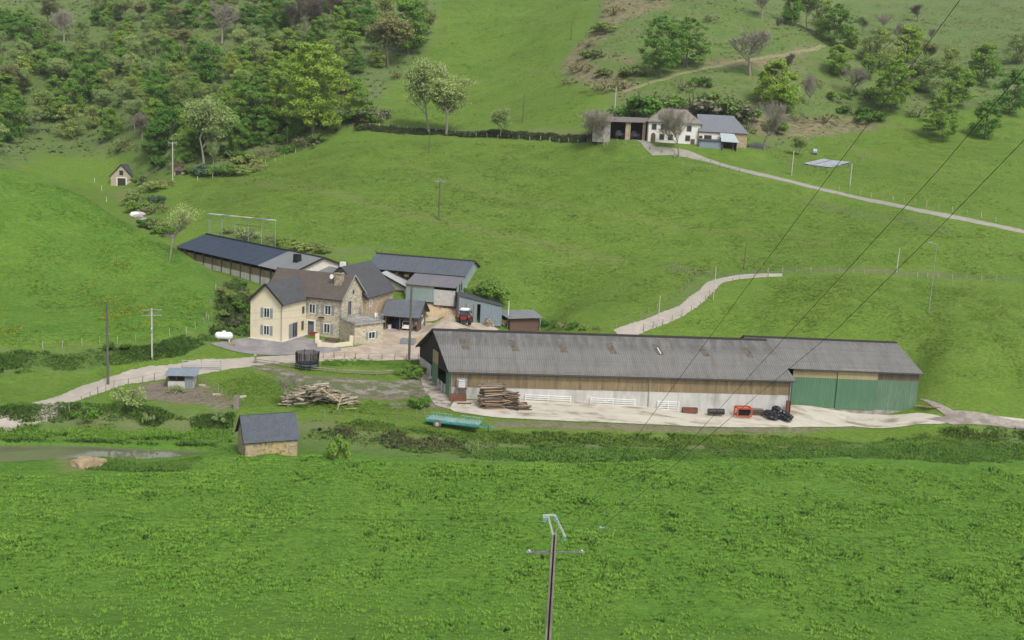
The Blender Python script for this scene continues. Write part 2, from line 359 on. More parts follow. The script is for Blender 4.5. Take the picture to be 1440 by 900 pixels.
GREYW = M('weathered_timber', (.24, .21, .17), .9, .35, 4, rand=.5)
POSTW = M('pole_timber', (.12, .115, .085), .9, .3, 4, stretch=(3, 3, .4))
CPOLE = M('pole_concrete', (.46, .44, .40), .9, .15, 3, bump=.05)
GALV = M('galvanised_steel', (.42, .44, .45), .45, .12, 5, metal=.5, bump=.02)
WHITEP = M('white_paint', (.75, .75, .73), .45, .06, 3, bump=.02)
GLASS = M('window_glass', (.03, .035, .04), .08, .1, 2, bump=0, spec=.6)
SHUT = M('grey_shutter', (.25, .26, .27), .7, .1, 6, bump=.05)
DOORM = M('grey_door', (.13, .135, .145), .6, .1, 5)
BLACKP = M('black_plastic', (.012, .014, .018), .3, .3, 3, spec=.5, bump=.3, bscale=4)
WIREM = M('wire_dark', (.03, .03, .03), .6, 0, 1, bump=0)
BAREW = M('bark_grey', (.25, .23, .18), .95, .25, 3, rand=.4)
BARKD = M('bark_dark', (.13, .11, .085), .95, .3, 3, rand=.4)
RUST = M('rusty_steel', (.16, .07, .045), .85, .3, 3)
# ================================================================ setting
def wpoly(s, z=None):
    out = []
    for t in s.split():
        a, b = t.split(','); q = G(float(a), float(b)); out.append((q[0], q[1]))
    return out
def ground_mesh():
    xs = np.concatenate([np.arange(-900, -200, 25), np.arange(-200, -110, 3), np.arange(-110, 125, 1.0), np.arange(125, 240, 3), np.arange(240, 901, 25)])
    ys = np.concatenate([np.arange(-60, 60, 4.), np.arange(60, 172, .75), np.arange(172, 330, 1.3), np.arange(330, 480, 3), np.arange(480, 1200, 20)])
    X, Y = np.meshgrid(xs, ys); Z = height(X, Y)
    near = sm(60, 75, Y)*(1-sm(100, 140, Y))
    nx, ny = len(xs), len(ys)
    idx = (np.arange(ny-1)[:, None]*nx+np.arange(nx-1)[None]).ravel()
    F = np.c_[idx, idx+1, idx+nx+1, idx+nx]
    o = npmesh('ground', np.c_[X.ravel(), Y.ravel(), Z.ravel()], F, None, 4, smooth=True)
    x, y = X.ravel(), Y.ravel()
    fresh = np.zeros(len(x)); rough = np.zeros(len(x)); dirt = np.zeros(len(x)); flow = np.zeros(len(x)); dry = np.zeros(len(x))
    e = np.interp(x, _EX, _EY)
    fresh = np.maximum(fresh, sm(-3, -6, y-e))
    w = wob(x*2, y*2)*6+wob(x*5, y*5)*2.5
    def reg(s, soft=3., wb=1.0):
        P = wpoly(s); return 1-sm(-soft, soft, poly_sd(x, y, np.array(P))+w*wb)
    lh = (1-sm(-2, 2, x-np.interp(y, [100, 150, 162, 175, 190, 205, 400], [-200, -46, -43, -46, -62, -110, -300])))*sm(142, 147, y)*(1-sm(196, 214, y))
    flow = lh; fresh = np.maximum(fresh, lh*.8)
    # dark bank and ditch strip
    rough = np.maximum(rough, sm(1.5, -.5, y-e+w*.4)*sm(-7.5, -4.5, y-e+w*.3))
    rough = np.maximum(rough, reg('-60,492 115,488 215,484 290,468 300,440 318,392 340,388 352,470 318,478 262,500 115,524 -60,524', 1., .4)*.85)
    # hen yard mud, muddy track, chip ground
    dirt = np.maximum(dirt, reg('188,548 240,533 292,546 330,566 318,573 250,566 205,562', 1., .5))
    dirt = np.maximum(dirt, reg('345,514 370,512 430,528 500,533 600,545 600,558 560,562 500,558 440,543 390,527', .8, .35))
    dirt = np.maximum(dirt, reg('590,500 606,520 640,566 640,575 600,575 592,545 584,530', 1., .3))
    dirt = np.maximum(dirt, reg('690,592 900,598 1110,603 1200,602 1110,610 900,604 700,601', .6, .2)*.8)
    for s in ('545,567 575,566 578,573 548,574',): dirt = np.maximum(dirt, reg(s, .5, .1)*.9)
    # rough upland: woods floor and bracken slopes
    W1 = reg('-300,232 60,214 115,222 150,214 190,232 240,247 330,232 420,205 470,187 530,172 520,158 560,110 612,50 620,-80 300,-200 -600,-100', 4.)
    W2 = reg('860,-40 838,30 800,72 788,102 812,120 860,133 855,160 880,170 1000,160 1060,195 1085,212 1150,195 1230,182 1262,160 1330,160 1500,140 1600,-100 1100,-100', 3.)
    rough = np.maximum(rough, np.maximum(W1, W2*.9))
    rough = np.maximum(rough, reg('530,186 620,186 760,190 840,194 840,182 760,178 690,182 640,178 560,172', 1.5, .5)*.6)
    dry = np.maximum(dry, reg('850,0 845,40 800,75 790,102 830,118 880,132 900,120 830,92 830,72 870,30 940,10 960,-30', 2.)*1.)
    dry = np.maximum(dry, reg('1060,188 1040,150 1090,165 1200,168 1240,176 1150,190', 2.))
    dry = np.maximum(dry, reg('1000,85 1060,82 1140,66 1160,70 1080,92 1000,95', 1.5, .5))
    for k in (620, 690, 760, 850, 880, 990, 1010, 1090, 1150, 1160, 1240, 1258, 1300): dry = np.maximum(dry, reg(f'{k-9},{630+3*math.sin(k)} {k+6},{627+3*math.sin(k)} {k+11},{635+3*math.sin(k)} {k-4},{638+3*math.sin(k)}', .5, .1))
    # pale mown track to the little stone barn and trampled spots
    track = np.maximum(reg('140,268 185,262 185,275 172,278 205,300 225,330 190,318 182,300 168,282', 1.5, .3), reg('80,636 115,634 148,650 152,656 115,664 80,664', .6, .1))
    def line(s, wd):
        P = wpoly(s); d = np.full(len(x), 1e9)
        for (ax, ay), (bx, by) in zip(P, P[1:]):
            ex, ey = bx-ax, by-ay; tt = np.clip(((x-ax)*ex+(y-ay)*ey)/(ex*ex+ey*ey), 0, 1); d = np.minimum(d, np.hypot(x-ax-tt*ex, y-ay-tt*ey))
        return 1-sm(wd*.4, wd, d+w*.12)
    for s, wd, st in (('330,252 400,262 480,275 540,292 620,312 700,330 800,350 870,368', 2.2, .55), ('560,232 640,262 740,285 860,300 960,322 1060,330 1160,342', 1.8, .3), ('1150,180 1220,215 1300,240 1400,262', 1.8, .35), ('560,150 640,120 740,100 800,95', 2.5, .3), ('700,186 760,183 830,186 850,192', 1.6, .8), ('1150,182 1240,176 1319,186', 1.5, .7), ('1000,105 1060,112 1130,118 1180,128', 1.5, .6), ('820,92 850,98 890,110', 1.5, .7), ('880,60 940,70 1000,72 1060,60', 1.5, .4)):
        track = np.maximum(track, line(s, wd)*st)
    for s, wd, st in (('812,70 850,80 890,88', 2, .9), ('1000,90 1060,92 1110,86', 2.5, .9), ('1050,96 1100,99 1140,96', 1.5, .6), ('690,600 800,602 950,607', .7, .8)): dry = np.maximum(dry, line(s, wd)*st)
    for s, wd, st in (('940,375 1000,388 1060,383 1150,381 1319,388 1440,394', 1.8, .9), ('870,470 920,445 960,424 985,396', 1.6, .8), ('1140,285 1220,303 1319,322', 3, .7), ('440,352 480,356 540,350', 2.5, .7)): rough = np.maximum(rough, line(s, wd)*st)
    me = o.data
    for nm, a in (('mask', (fresh, rough, dirt, flow)), ('mask2', (dry, track, lh, near.ravel()))):
        at = me.color_attributes.new(nm, 'FLOAT_COLOR', 'POINT'); at.data.foreach_set('color', np.clip(np.stack(a, 1), 0, 1).astype(np.float32).ravel())
    t = NT('grassland'); t.b.inputs['Roughness'].default_value = .95; t.b.inputs['Specular IOR Level'].default_value = .12
    def attr(n):
        k = t.n('ShaderNodeAttribute', attribute_name=n); s = t.n('ShaderNodeSeparateColor'); t.l(k.outputs['Color'], s.inputs[0]); return s.outputs[0], s.outputs[1], s.outputs[2], k.outputs['Alpha']
    fr, ro, di, fl = attr('mask'); dr, tr, lhm, nr = attr('mask2')
    st = t.mapping((.55, 1, 1)); 
    n1 = t.noise(.05, 5, .6, st); n2 = t.noise(.6, 6, .7, st); n3 = t.noise(3.0, 5, .7, st); n4 = t.noise(.18, 4, .6, st)
    hill = t.mix(t.ramp(n1, [(.35, 0), (.65, 1)]), GC['hillA'], GC['hillB'])
    hill = t.mix(t.ramp(n2, [(.38, 0), (.72, 1)]), hill, GC['hillC'])
    hill = t.mix(t.math('MULTIPLY', t.ramp(n4, [(.5, 0), (.75, 1)]), .45), hill, GC['hillD'])
    fresh_c = t.mix(t.ramp(n2, [(.35, 0), (.7, 1)]), GC['freshA'], GC['freshB'])
    fresh_c = t.mix(t.ramp(n4, [(.4, 0), (.7, .6)]), fresh_c, GC['freshC'])
    c = t.mix(fr, hill, fresh_c)
    c = t.mix(t.math('MULTIPLY', fl, t.math('MULTIPLY', t.ramp(n2, [(.5, 0), (.66, 1)]), t.ramp(n1, [(.42, 0), (.6, .6)]))), c, (.17, .225, .022))
    c = t.mix(t.math('MULTIPLY', t.ramp(n3, [(.40, 1), (.56, 0)]), .42), c, (.042, .088, .016))
    rc = t.mix(t.ramp(n2, [(.35, 0), (.65, 1)]), GC['roughA'], GC['roughB'])
    rc = t.mix(t.ramp(n4, [(.45, 0), (.68, .7)]), rc, GC['roughC'])
    c = t.mix(ro, c, rc)
    dc = t.mix(t.ramp(n2, [(.42, 0), (.62, 1)]), (.25, .185, .125), (.11, .135, .055))
    c = t.mix(t.math('MULTIPLY', dr, t.ramp(n3, [(.3, 0.45), (.55, 1)])), c, dc)
    mud = t.mix(t.ramp(n3, [(.35, 0), (.65, 1)]), (.13, .10, .08), (.24, .20, .16)); mud = t.mix(t.ramp(n2, [(.55, 0), (.65, 1)]), mud, (.07, .11, .03))
    c = t.mix(di, c, mud)
    c = t.mix(t.math('MULTIPLY', tr, .7), c, (.17, .18, .07))
    t.color(c)
    h = t.math('ADD', t.math('MULTIPLY', n2, .8), t.math('MULTIPLY', n3, .35)); t.bump(h, .9, .5)
    me.materials.append(t.m); tag(o, kind='structure')
    return o
GC = dict(hillA=(.118, .200, .027), hillB=(.088, .160, .022), hillC=(.145, .220, .036), hillD=(.170, .230, .048),
          freshA=(.075, .172, .022), freshB=(.105, .215, .029), freshC=(.135, .240, .036),
          roughA=(.088, .148, .036), roughB=(.12, .175, .050), roughC=(.155, .165, .078))
def hay_field(mat):
    xs = np.arange(-85, 112, .32); ys = np.arange(61, 128, .27); X, Y = np.meshgrid(xs, ys); Z = fieldz(X, Y); nx, ny = len(xs), len(ys)
    idx = (np.arange(ny-1)[:, None]*nx+np.arange(nx-1)[None]).ravel(); F = np.c_[idx, idx+1, idx+nx+1, idx+nx]
    e = np.interp(X, _EX, _EY); ok = ((Y-e) < -6.5).ravel(); F = F[ok[F].all(1)]
    o = npmesh('hay_field', np.c_[X.ravel(), Y.ravel(), Z.ravel()], F, mat, 4, smooth=True); n = len(o.data.vertices)
    for nm, c in (('mask', (1, 0, 0, 0)), ('mask2', (0, 0, 0, 1))): o.data.color_attributes.new(nm, 'FLOAT_COLOR', 'POINT').data.foreach_set('color', np.tile(np.array(c, np.float32), n))
    return tag(o, kind='structure')
def strip(name, pts, width, m, lift=.06, step=.8, kind='structure', wfun=None):
    """road draped on the terrain along picked pixels"""
    P = [G(a, b)[:2] for a, b in pts]; C = [Vector((p[0], p[1])) for p in P]
    out = []
    for i in range(len(C)-1):
        p0 = C[max(i-1, 0)]; p1 = C[i]; p2 = C[i+1]; p3 = C[min(i+2, len(C)-1)]; n = max(2, int((p2-p1).length/step))
        for k in range(n):
            u = k/n; out.append(.5*((2*p1)+(-p0+p2)*u+(2*p0-5*p1+4*p2-p3)*u*u+(-p0+3*p1-3*p2+p3)*u*u*u))
    out.append(C[-1]); V = []; m_ = 7
    for i, p in enumerate(out):
        d = (out[min(i+1, len(out)-1)]-out[max(i-1, 0)]).normalized(); nn = Vector((-d.y, d.x)); w = width if not wfun else wfun(i/(len(out)-1))
        for j in range(m_):
            q = p+nn*(w*(j/(m_-1)-.5)*(1+.10*math.sin(i*.7+j)+.12*math.sin(i*1.9+j*2))); V.append((q.x, q.y))
    V = np.array(V); Z = height(V[:, 0], V[:, 1])+lift; 
    e = (np.arange(len(V)) % m_); Z = np.where((e == 0) | (e == m_-1), Z-.12, Z)
    F = [(i*m_+j, i*m_+j+1, (i+1)*m_+j+1, (i+1)*m_+j) for i in range(len(out)-1) for j in range(m_-1)]
    o = npmesh(name, np.c_[V, Z], F, m, 4, smooth=True); return tag(o, kind=kind)
def patch(name, s, m, lift=.05, step=.8, soft=0):
    """surface draped inside a picked polygon"""
    P = np.array(wpoly(s)); x0, y0 = P.min(0); x1, y1 = P.max(0)
    bm = bmesh.new(); vs = [bm.verts.new((p[0], p[1], 0)) for p in P]; bm.faces.new(vs)
    for ax, a, b in ((0, x0, x1), (1, y0, y1)):
        k = a+step
        while k < b:
            no = [0, 0, 0]; no[ax] = 1; co = [0, 0, 0]; co[ax] = k
            bmesh.ops.bisect_plane(bm, geom=bm.verts[:]+bm.edges[:]+bm.faces[:], plane_co=co, plane_no=no); k += step
    V = np.array([v.co[:2] for v in bm.verts]); Z = height(V[:, 0], V[:, 1])+lift
    for v, z in zip(bm.verts, Z): v.co.z = z
    bmesh.ops.recalc_face_normals(bm, faces=bm.faces); me = bpy.data.meshes.new(name); bm.to_mesh(me); bm.free(); me.materials.append(m)
    o = link(bpy.data.objects.new(name, me)); return tag(o, kind='structure')
# ================================================================ buildings
def frame(p, ang):
    """world -> local helper for a thing at p with heading ang"""
    c, s = math.cos(ang), math.sin(ang)
    return lambda q: ((q[0]-p[0])*c+(q[1]-p[1])*s, -(q[0]-p[0])*s+(q[1]-p[1])*c, q[2]-p[2])
def ang_of(a, b): return math.atan2(b[1]-a[1], b[0]-a[0])
def corr(mb, quad, period=.32, amp=.03, t=.05):
    """ribbed sheet: quad = eave0, eave1, ridge1, ridge0 ; ribs run eave->ridge"""
    q = [Vector(p) for p in quad]; L = (q[1]-q[0]).length; n = max(2, int(L/period))*2
    nm = (q[1]-q[0]).cross(q[3]-q[0]).normalized()
    if nm.z < 0: nm = -nm
    vs = []; fs = []
    for i in range(n+1):
        u = i/n; o = nm*(amp if i % 2 else 0)
        a = q[0].lerp(q[1], u); b = q[3].lerp(q[2], u)
        vs += [tuple(a+o), tuple(b+o), tuple(b+o-nm*t), tuple(a+o-nm*t)]
    for i in range(n):
        k = i*4; m = k+4
        fs += [(k, m, m+1, k+1), (k+3, k+2, m+2, m+3), (k, k+3, m+3, m), (k+1, m+1, m+2, k+2)]
    fs += [(0, 1, 2, 3), (n*4+3, n*4+2, n*4+1, n*4)]
    return mb.add(vs, fs)
def slopes(L, W, e, r, ov=.5, og=.4, x0=0, y0=0, we=None):
    """two roof quads (front, back) for a gable roof with ridge along x"""
    h = W/2; k = (r-e)/h; ym = y0+h
    f = [(x0-og, y0-ov, e-ov*k), (x0+L+og, y0-ov, e-ov*k), (x0+L+og, ym, r), (x0-og, ym, r)]
    b = [(x0+L+og, y0+W+ov, e-ov*k), (x0-og, y0+W+ov, e-ov*k), (x0-og, ym, r), (x0+L+og, ym, r)]
    return f, b
def local(o, loc, rz):
    o.location = loc; o.rotation_euler = (0, 0, rz); return o
def win(parent, O, U, u, z, w, h, shut=None, frm=None, name='window', gl=None, bars=1, lab=None):
    """window on a wall: O wall origin (x,y), U unit dir along wall, outward normal = right of U. u = centre"""
    nx, ny = U[1], -U[0]
    def p(a, d, zz): return (O[0]+U[0]*a+nx*d, O[1]+U[1]*a+ny*d, zz)
    def bx(mb, a0, a1, z0, z1, d0, d1):
        mb.add([p(a0, d0, z0), p(a1, d0, z0), p(a1, d1, z0), p(a0, d1, z0), p(a0, d0, z1), p(a1, d0, z1), p(a1, d1, z1), p(a0, d1, z1)], [(3, 2, 1, 0), (4, 5, 6, 7), (0, 1, 5, 4), (1, 2, 6, 5), (2, 3, 7, 6), (3, 0, 4, 7)])
    m = MB(); a, b = u-w/2, u+w/2; t = .11
    for q in ((a-t, a, z-t, z+h+t), (b, b+t, z-t, z+h+t), (a, b, z-t, z), (a, b, z+h, z+h+t)): bx(m, *q, -.05, .07)
    if bars: bx(m, u-.04, u+.04, z, z+h, -.03, .045)
    o = m.build(name, frm or WHITEP, parent)
    if lab: o['label'] = lab
    g = MB(); bx(g, a, b, z, z+h, -.04, .02); g.build('pane', gl or GLASS, o)
    if shut:
        for s in (-1, 1):
            q = MB(); c = a-t-.02 if s < 0 else b+t+.02; lo, hi = (c-shut, c) if s < 0 else (c, c+shut)
            bx(q, lo, hi, z-.06, z+h+.06, .02, .07)
            for k in (.25, .75): bx(q, lo+.05, hi-.05, z+h*k-.05, z+h*k+.05, .07, .09)
            q.build('shutter', SHUT, o)
    return o
def wallbox(mb, a, b, z0, z1, t=.25, z1b=None):
    """wall from plan point a to b; thickness inward = left of a->b"""
    d = Vector((b[0]-a[0], b[1]-a[1])).normalized(); n = Vector((-d.y, d.x))*t
    z1b = z1 if z1b is None else z1b
    mb.add([(a[0], a[1], z0), (b[0], b[1], z0), (b[0]+n.x, b[1]+n.y, z0), (a[0]+n.x, a[1]+n.y, z0), (a[0], a[1], z1), (b[0], b[1], z1b), (b[0]+n.x, b[1]+n.y, z1b), (a[0]+n.x, a[1]+n.y, z1)],
           [(3, 2, 1, 0), (4, 5, 6, 7), (0, 1, 5, 4), (1, 2, 6, 5), (2, 3, 7, 6), (3, 0, 4, 7)])
def body(mb, x0, x1, y0, y1, z0, e, r):
    """solid gabled body, ridge along x"""
    ym = (y0+y1)/2
    mb.add([(x0, y0, z0), (x1, y0, z0), (x1, y1, z0), (x0, y1, z0), (x0, y0, e), (x1, y0, e), (x1, y1, e), (x0, y1, e), (x0, ym, r), (x1, ym, r)],
           [(3, 2, 1, 0), (0, 1, 5, 4), (2, 3, 7, 6), (0, 4, 8, 7, 3), (1, 2, 6, 9, 5), (4, 5, 9, 8), (6, 7, 8, 9)])

def big_barn():
    N1 = at_z(632, 561, 0); N2 = at_z(1108, 584, -1.2); a = ang_of(N1, N2)+BARN_ROT; L = float(np.hypot(N2[0]-N1[0], N2[1]-N1[1])); W = 15.2; e = 4.1; r = 8.1
    t = thing('cattle_barn', 'long grey-roofed barn with brown board wall over white base and seven roof lights', 'barn', (N1[0], N1[1], 0), a)
    b = lambda: MB()
    m = b(); m.box(0, L, 0, .25, -1.8, 1.75)
    for i in range(1, 9): m.box(L*i/9-.07, L*i/9+.07, -.04, 0, -1.8, 1.75)
    m.build('base_wall', CONCW, t)
    m = b(); m.box(.05, L-.05, -.06, .1, 1.75, 2.95); m.box(.05, L-.05, -.03, .13, 2.95, e+.05); m.build('board_wall', BOARDS, t)
    m = b(); m.box(0, L, W-.25, W, -1, e); m.build('back_wall', BOARDS, t)
    m = b(); m.extr([(L, 0, -1.8), (L, W, -1.8), (L, W, e), (L, W/2, r-.05), (L, 0, e)], (-.2, 0, 0)); m.build('end_wall', BOARDS, t)
    # open left gable: dark boards above, posts, sliding doors
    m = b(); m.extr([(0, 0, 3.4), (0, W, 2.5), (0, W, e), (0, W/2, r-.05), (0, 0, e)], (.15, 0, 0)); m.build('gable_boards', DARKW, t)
    m = b(); m.box(-.06, .12, .0, 1.7, -.3, 3.6); m.build('sliding_door', GREENS2, t)['label'] = 'green sliding door leaf at the barn corner'
    m = b(); m.box(-.2, -.08, 5.4, 7.8, -.2, 3.5); m.build('sliding_door', GREENS2, t)['label'] = 'green sliding door leaf with bare board top'
    m = b(); m.box(-.2, -.08, 5.4, 7.8, 3.5, 5.2); m.build('door_top_boards', BOARDL, t)
    m = b(); m.box(0, .2, 9.6, W, -.2, 2.5); m.build('side_base_wall', CONCW, t)
    m = b()
    for k in range(6): m.beam((-.1, 1.9, .25+k*.24), (-.1, 5.2, .25+k*.24), .05, .05)
    for y in (1.9, 3.5, 5.2): m.beam((-.1, y, 0), (-.1, y, 1.6), .06, .06)
    m.build('gate', WHITEP, t)
    m = b()
    for i in range(0, 4):
        for y in (W*.33, W*.67): m = b(); m.box(1+i*5.2-.1, 1+i*5.2+.1, y-.1, y+.1, -1, e+1.8); m.build('frame_post', DARKW, t)
    m = b(); m.box(.2, L-.2, .3, W-.3, -1.6, .02); m.build('floor_slab', CONCD, t)
    f, k = slopes(L, W, e, r, .45, .45)
    m = b(); corr(m, f); corr(m, k); m.build('roof', barnroof('fibre_cement_mossy_ridge', 6.3, 6.9), t)
    m = b(); m.extr([(-.5, W/2-.35, r-.1), (-.5, W/2, r+.13), (-.5, W/2+.35, r-.1)], (L+1, 0, 0)); m.build('ridge_cap', DARKW, t)
    for y0, z0 in ((-.45, e-.24), (W+.45, e-.24)):
        m = b(); m.beam((-.5, y0, z0-.06), (-.5, W/2, r-.1), .05, .3); m.build('bargeboard', DARKW, t)
    m = b(); m.box(-.4, L+.4, -.62, -.48, e-.42, e-.28); g = m.build('gutter', GALVD, t)
    for x in (.12, L*.575, L-.15):
        m = b(); m.tube((x, -.2, -1.2), (x, -.2, e-.3), .06); m.build('downpipe', GREYPIPE, t)
    slope = Vector((0, W/2+.45, r-(e-.45*(r-e)/(W/2)))).normalized(); nrm = Vector((0, -slope.z, slope.y))
    for px in (663, 731, 798, 866, 932, 997, 1060):
        u = (px-625)/(1090-625)*L; v = W/2+.45; c = Vector((u-1.2, -.45, e-.45*(r-e)/(W/2)))+slope*(v*.60)
        q = [c+nrm*.045, c+Vector((.95, 0, 0))+nrm*.045, c+Vector((.95, 0, 0))+slope*2.3+nrm*.045, c+slope*2.3+nrm*.045]
        m = b(); m.slab(q, .03); s = m.build('skylight', SKYL, t)
        if px == 932:
            m = b(); m.slab([c+Vector((.5, 0, 0))+slope*.2+nrm*.07, c+Vector((.60, 0, 0))+slope*.2+nrm*.07, c+Vector((.60, 0, 0))+slope*1.6+nrm*.07, c+Vector((.5, 0, 0))+slope*1.6+nrm*.07], .02); m.build('torn_strip', WHITEP, s)
    return N1, a, L, W
def green_barn():
    N1 = at_z(1111, 573, -1.2); N2 = at_z(1287, 579.5, -1.2); a = ang_of(N1, N2); L = float(np.hypot(*(N2-N1)[:2])); W = 12.5; e = 6.0; r = 9.1; X0 = -4.2
    t = thing('green_barn', 'tall green sheet-clad barn with grey ribbed roof joined to the long barn', 'barn', (N1[0], N1[1], -1.2), a)
    w = L/3
    for i, (x0, x1, mt, ut) in enumerate(((0, w*1.04, GREENS, BOARDL), (w*1.04+.06, w*2.0, GREENS, BOARDL), (w*2.0+.06, L, GREENS2, BOARDG))):
        m = MB(); off = (.0, -.12, .02)[i]; m.box(x0, x1, off, off+.1, 0.1, 4.55); p = m.build('cladding_panel', mt, t)
        if i == 1: p['label'] = 'green sliding door panel in the middle'
        m = MB(); m.box(x0, x1, off+.04, off+.14, 4.55, e+.02); m.build('upper_boards', ut, t)
    m = MB(); m.box(0, L, .0, .3, -.6, .1); m.build('plinth', CONCD, t)
    m = MB(); m.extr([(L, 0.15, -.6), (L, W, -.6), (L, W, e), (L, W/2, r-.05), (L, 0.15, e)], (-.15, 0, 0)); m.build('end_wall', GREENS2, t)
    m = MB(); m.extr([(X0, 0.15, 0), (X0, W, 0), (X0, W, e), (X0, W/2, r-.05), (X0, 0.15, e)], (.15, 0, 0)); m.box(X0, L, W-.2, W, -.3, e); m.build('back_wall', BOARDS, t)
    f, k = slopes(L-X0, W, e, r, .35, .3, X0); m = MB(); corr(m, f); corr(m, k); m.build('roof', barnroof('fibre_cement_tall_barn', 8.0, 9.6), t)
    m = MB(); m.extr([(X0-.3, W/2-.35, r-.1), (X0-.3, W/2, r+.13), (X0-.3, W/2+.35, r-.1)], (L-X0+.6, 0, 0)); m.build('ridge_cap', DARKW, t)
    m = MB(); m.box(0, L+.3, -.5, -.37, e-.36, e-.22); m.build('gutter', GALVD, t)
    m = MB(); m.tube((-.25, -.1, -.2), (-.25, -.1, e-1.5), .07); m.build('downpipe', GREYPIPE, t)
def farmhouse():
    A = math.radians(-18); R = at_z(479.5, 477, 2.8); L = 13.2; W = 7.6; e = 6.3; r = 9.45
    O = (R[0]-L*math.cos(A), R[1]-L*math.sin(A), 2.9); F = frame(O, A)
    t = thing('farmhouse', 'large stone farmhouse with cream rendered gabled wing, grey shutters and brown tiled roof', 'house', O, A)
    m = MB(); body(m, 0, L, 0, W, -1.2, e, r-.05); m.build('stone_wall', RUBBLE, t)
    f, k = slopes(L, W, e, r, .45, .35); m = MB(); m.slab([Vector(p)+Vector((0, 0, .16)) for p in f], .16); m.slab([Vector(p)+Vector((0, 0, .16)) for p in k], .16); m.build('brown_roof', TILEB, t)
    kk = (r-e)/(W/2)
    for x in (-.36, L+.34):
        m = MB(); m.beam((x, -.45, e-.45*kk+.1), (x, W/2, r+.1), .06, .26); m.beam((x, W+.45, e-.45*kk+.1), (x, W/2, r+.1), .06, .26); m.build('bargeboard', GREYPIPE if x > 0 else DARKW, t)
    m = MB(); m.box(-.3, L+.3, -.6, -.46, e-.46, e-.33); m.build('gutter', GALVD, t)
    # chimney with dish
    cx = L-1.75; m = MB(); m.box(cx-.6, cx+.6, W/2-2.0, W/2-1.0, e+1.2, r+.55); m.box(cx-.68, cx+.68, W/2-2.08, W/2-.92, r+.3, r+.42); c = m.build('chimney', CREAMD, t)
    m = MB(); m.box(cx-.5, cx+.5, W/2-1.9, W/2-1.1, r+.85, r+.93)
    for x in (-.45, .45):
        for y in (-1.85, -1.15): m.box(cx+x-.07, cx+x+.07, W/2+y-.07, W/2+y+.07, r+.55, r+.85)
    m.build('chimney_cap', DARKW, c)
    m = MB(); m.lathe((cx-.95, W/2-2.1, r-.15), (-.25, -1, .3), [(0, .02), (.03, .3), (.08, .38), (.1, .38)], 14); m.beam((cx-.6, W/2-1.9, r-.2), (cx-.95, W/2-2.05, r-.15), .04, .04); m.build('satellite_dish', WHITEP, t)
    # yellow wing, ridge along local y
    C = F(at_z(396.5, 480, 3)); wx1 = C[0]; ww = 5.5; wx0 = wx1-ww; wy = C[1]; ew = 6.0; rw = 8.6; D = -wy+1.2
    mb = MB(); body(mb, 0, D, 0, ww, -1.2, ew, rw-.05)   # ridge along x, then rotated
    o = local(mb.build('cream_wing', CREAM, t), (wx1, wy, 0), math.pi/2)
    hs = ww/2; kw = (rw-ew)/hs; Dr = -wy+hs+1.35
    f, k = slopes(Dr, ww, ew, rw, .45, .5)
    f[1] = (-wy+.1, f[1][1], f[1][2]); k[0] = (-wy+.1, k[0][1], k[0][2])
    m = MB(); m.slab([Vector(p)+Vector((0, 0, .14)) for p in f], .14); m.slab([Vector(p)+Vector((0, 0, .14)) for p in k], .14); local(m.build('wing_roof', SLATE, t), (wx1, wy, 0), math.pi/2)
    m = MB()
    for s in (0, ww): m.beam((-.52, -.45 if s == 0 else ww+.45, ew-.45*kw+.05), (-.52, ww/2, rw+.05), .06, .28)
    local(m.build('wing_bargeboard', DARKW, t), (wx1, wy, 0), math.pi/2)
    m = MB(); m.tube((wx1-.1, wy-.08, -.1), (wx1-.1, wy-.08, ew-.3), .06); m.build('downpipe', GREYPIPE, t)
    m = MB(); m.tube((L-.15, -.1, -.6), (L-.15, -.1, e-.3), .06); m.build('downpipe', GREYPIPE, t)
    m = MB(); m.box(wx0-.25, wx1+.4, wy-.45, wy, -.5, .12); m.box(wx1, wx1+.5, wy, 0, -.5, .12); m.build('doorstep', CONC, t)
    # windows
    X = (1, 0); fw = lambda px: (px-346)/(396.5-346)*ww
    for px, z in ((372, 3.55), (372, .85)): win(t, (wx0, wy), X, fw(px), z, .85, 1.35, .48)
    Y = (0, 1); sw = lambda px: (px-397.5)/(423.5-397.5)*(-wy)
    o = win(t, (wx1, wy), Y, sw(411), .15, 1.3, 2.2, None, SHUT, 'french_window'); m = MB(); m.box(wx1+.05, wx1+.1, wy+sw(404.6), wy+sw(404.6)+.9, .15, 2.4); m.build('shutter', SHUT, o)
    win(t, (wx1, wy), Y, sw(420), 3.6, .45, .9, None, BRWN); win(t, (wx1, wy), Y, sw(419.5), 1.0, .45, 1.2, None, BRWN)
    mw = lambda px: L-(479.5-px)/(479.5-424)*((L-wx1)*1.0-.35)
    for px, z in ((431, 3.55), (457, 3.6), (456, .7)): win(t, (0, 0), X, mw(px), z, .95, 1.35, .5)
    m = MB(); d0 = mw(429.5); m.box(d0-.55, d0+.55, -.09, .02, -.25, 2.25); dd = m.build('front_door', DOORM, t)
    m = MB(); m.box(d0-.4, d0+.4, -.12, -.09, 1.75, 2.15); m.build('door_glass', GLASS, dd)
    m = MB()
    for q in ((d0-.78, d0-.55, -.25, 2.45), (d0+.55, d0+.78, -.25, 2.45), (d0-.55, d0+.55, 2.25, 2.45)): m.box(q[0], q[1], -.07, .02, q[2], q[3])
    m.build('door_surround', WHITE, t)
    m = MB(); lx = mw(447); m.box(lx-.5, lx+.5, -.5, 0, 3.0, 3.08); m.build('lamp_bracket', DARKW, t)
    # gable side (facing +x)
    win(t, (L, 0), Y, 2.6, 3.4, .95, 2.1, None, GREYPIPE, 'balcony_door'); win(t, (L, 0), Y, W/2, 6.6, .55, .6, None, RUBBLEL, bars=0)
    # rear wing
    rx1 = L+.5; rw_ = 9.0; e2 = 5.8; r2 = 10.05; D2 = 10.3
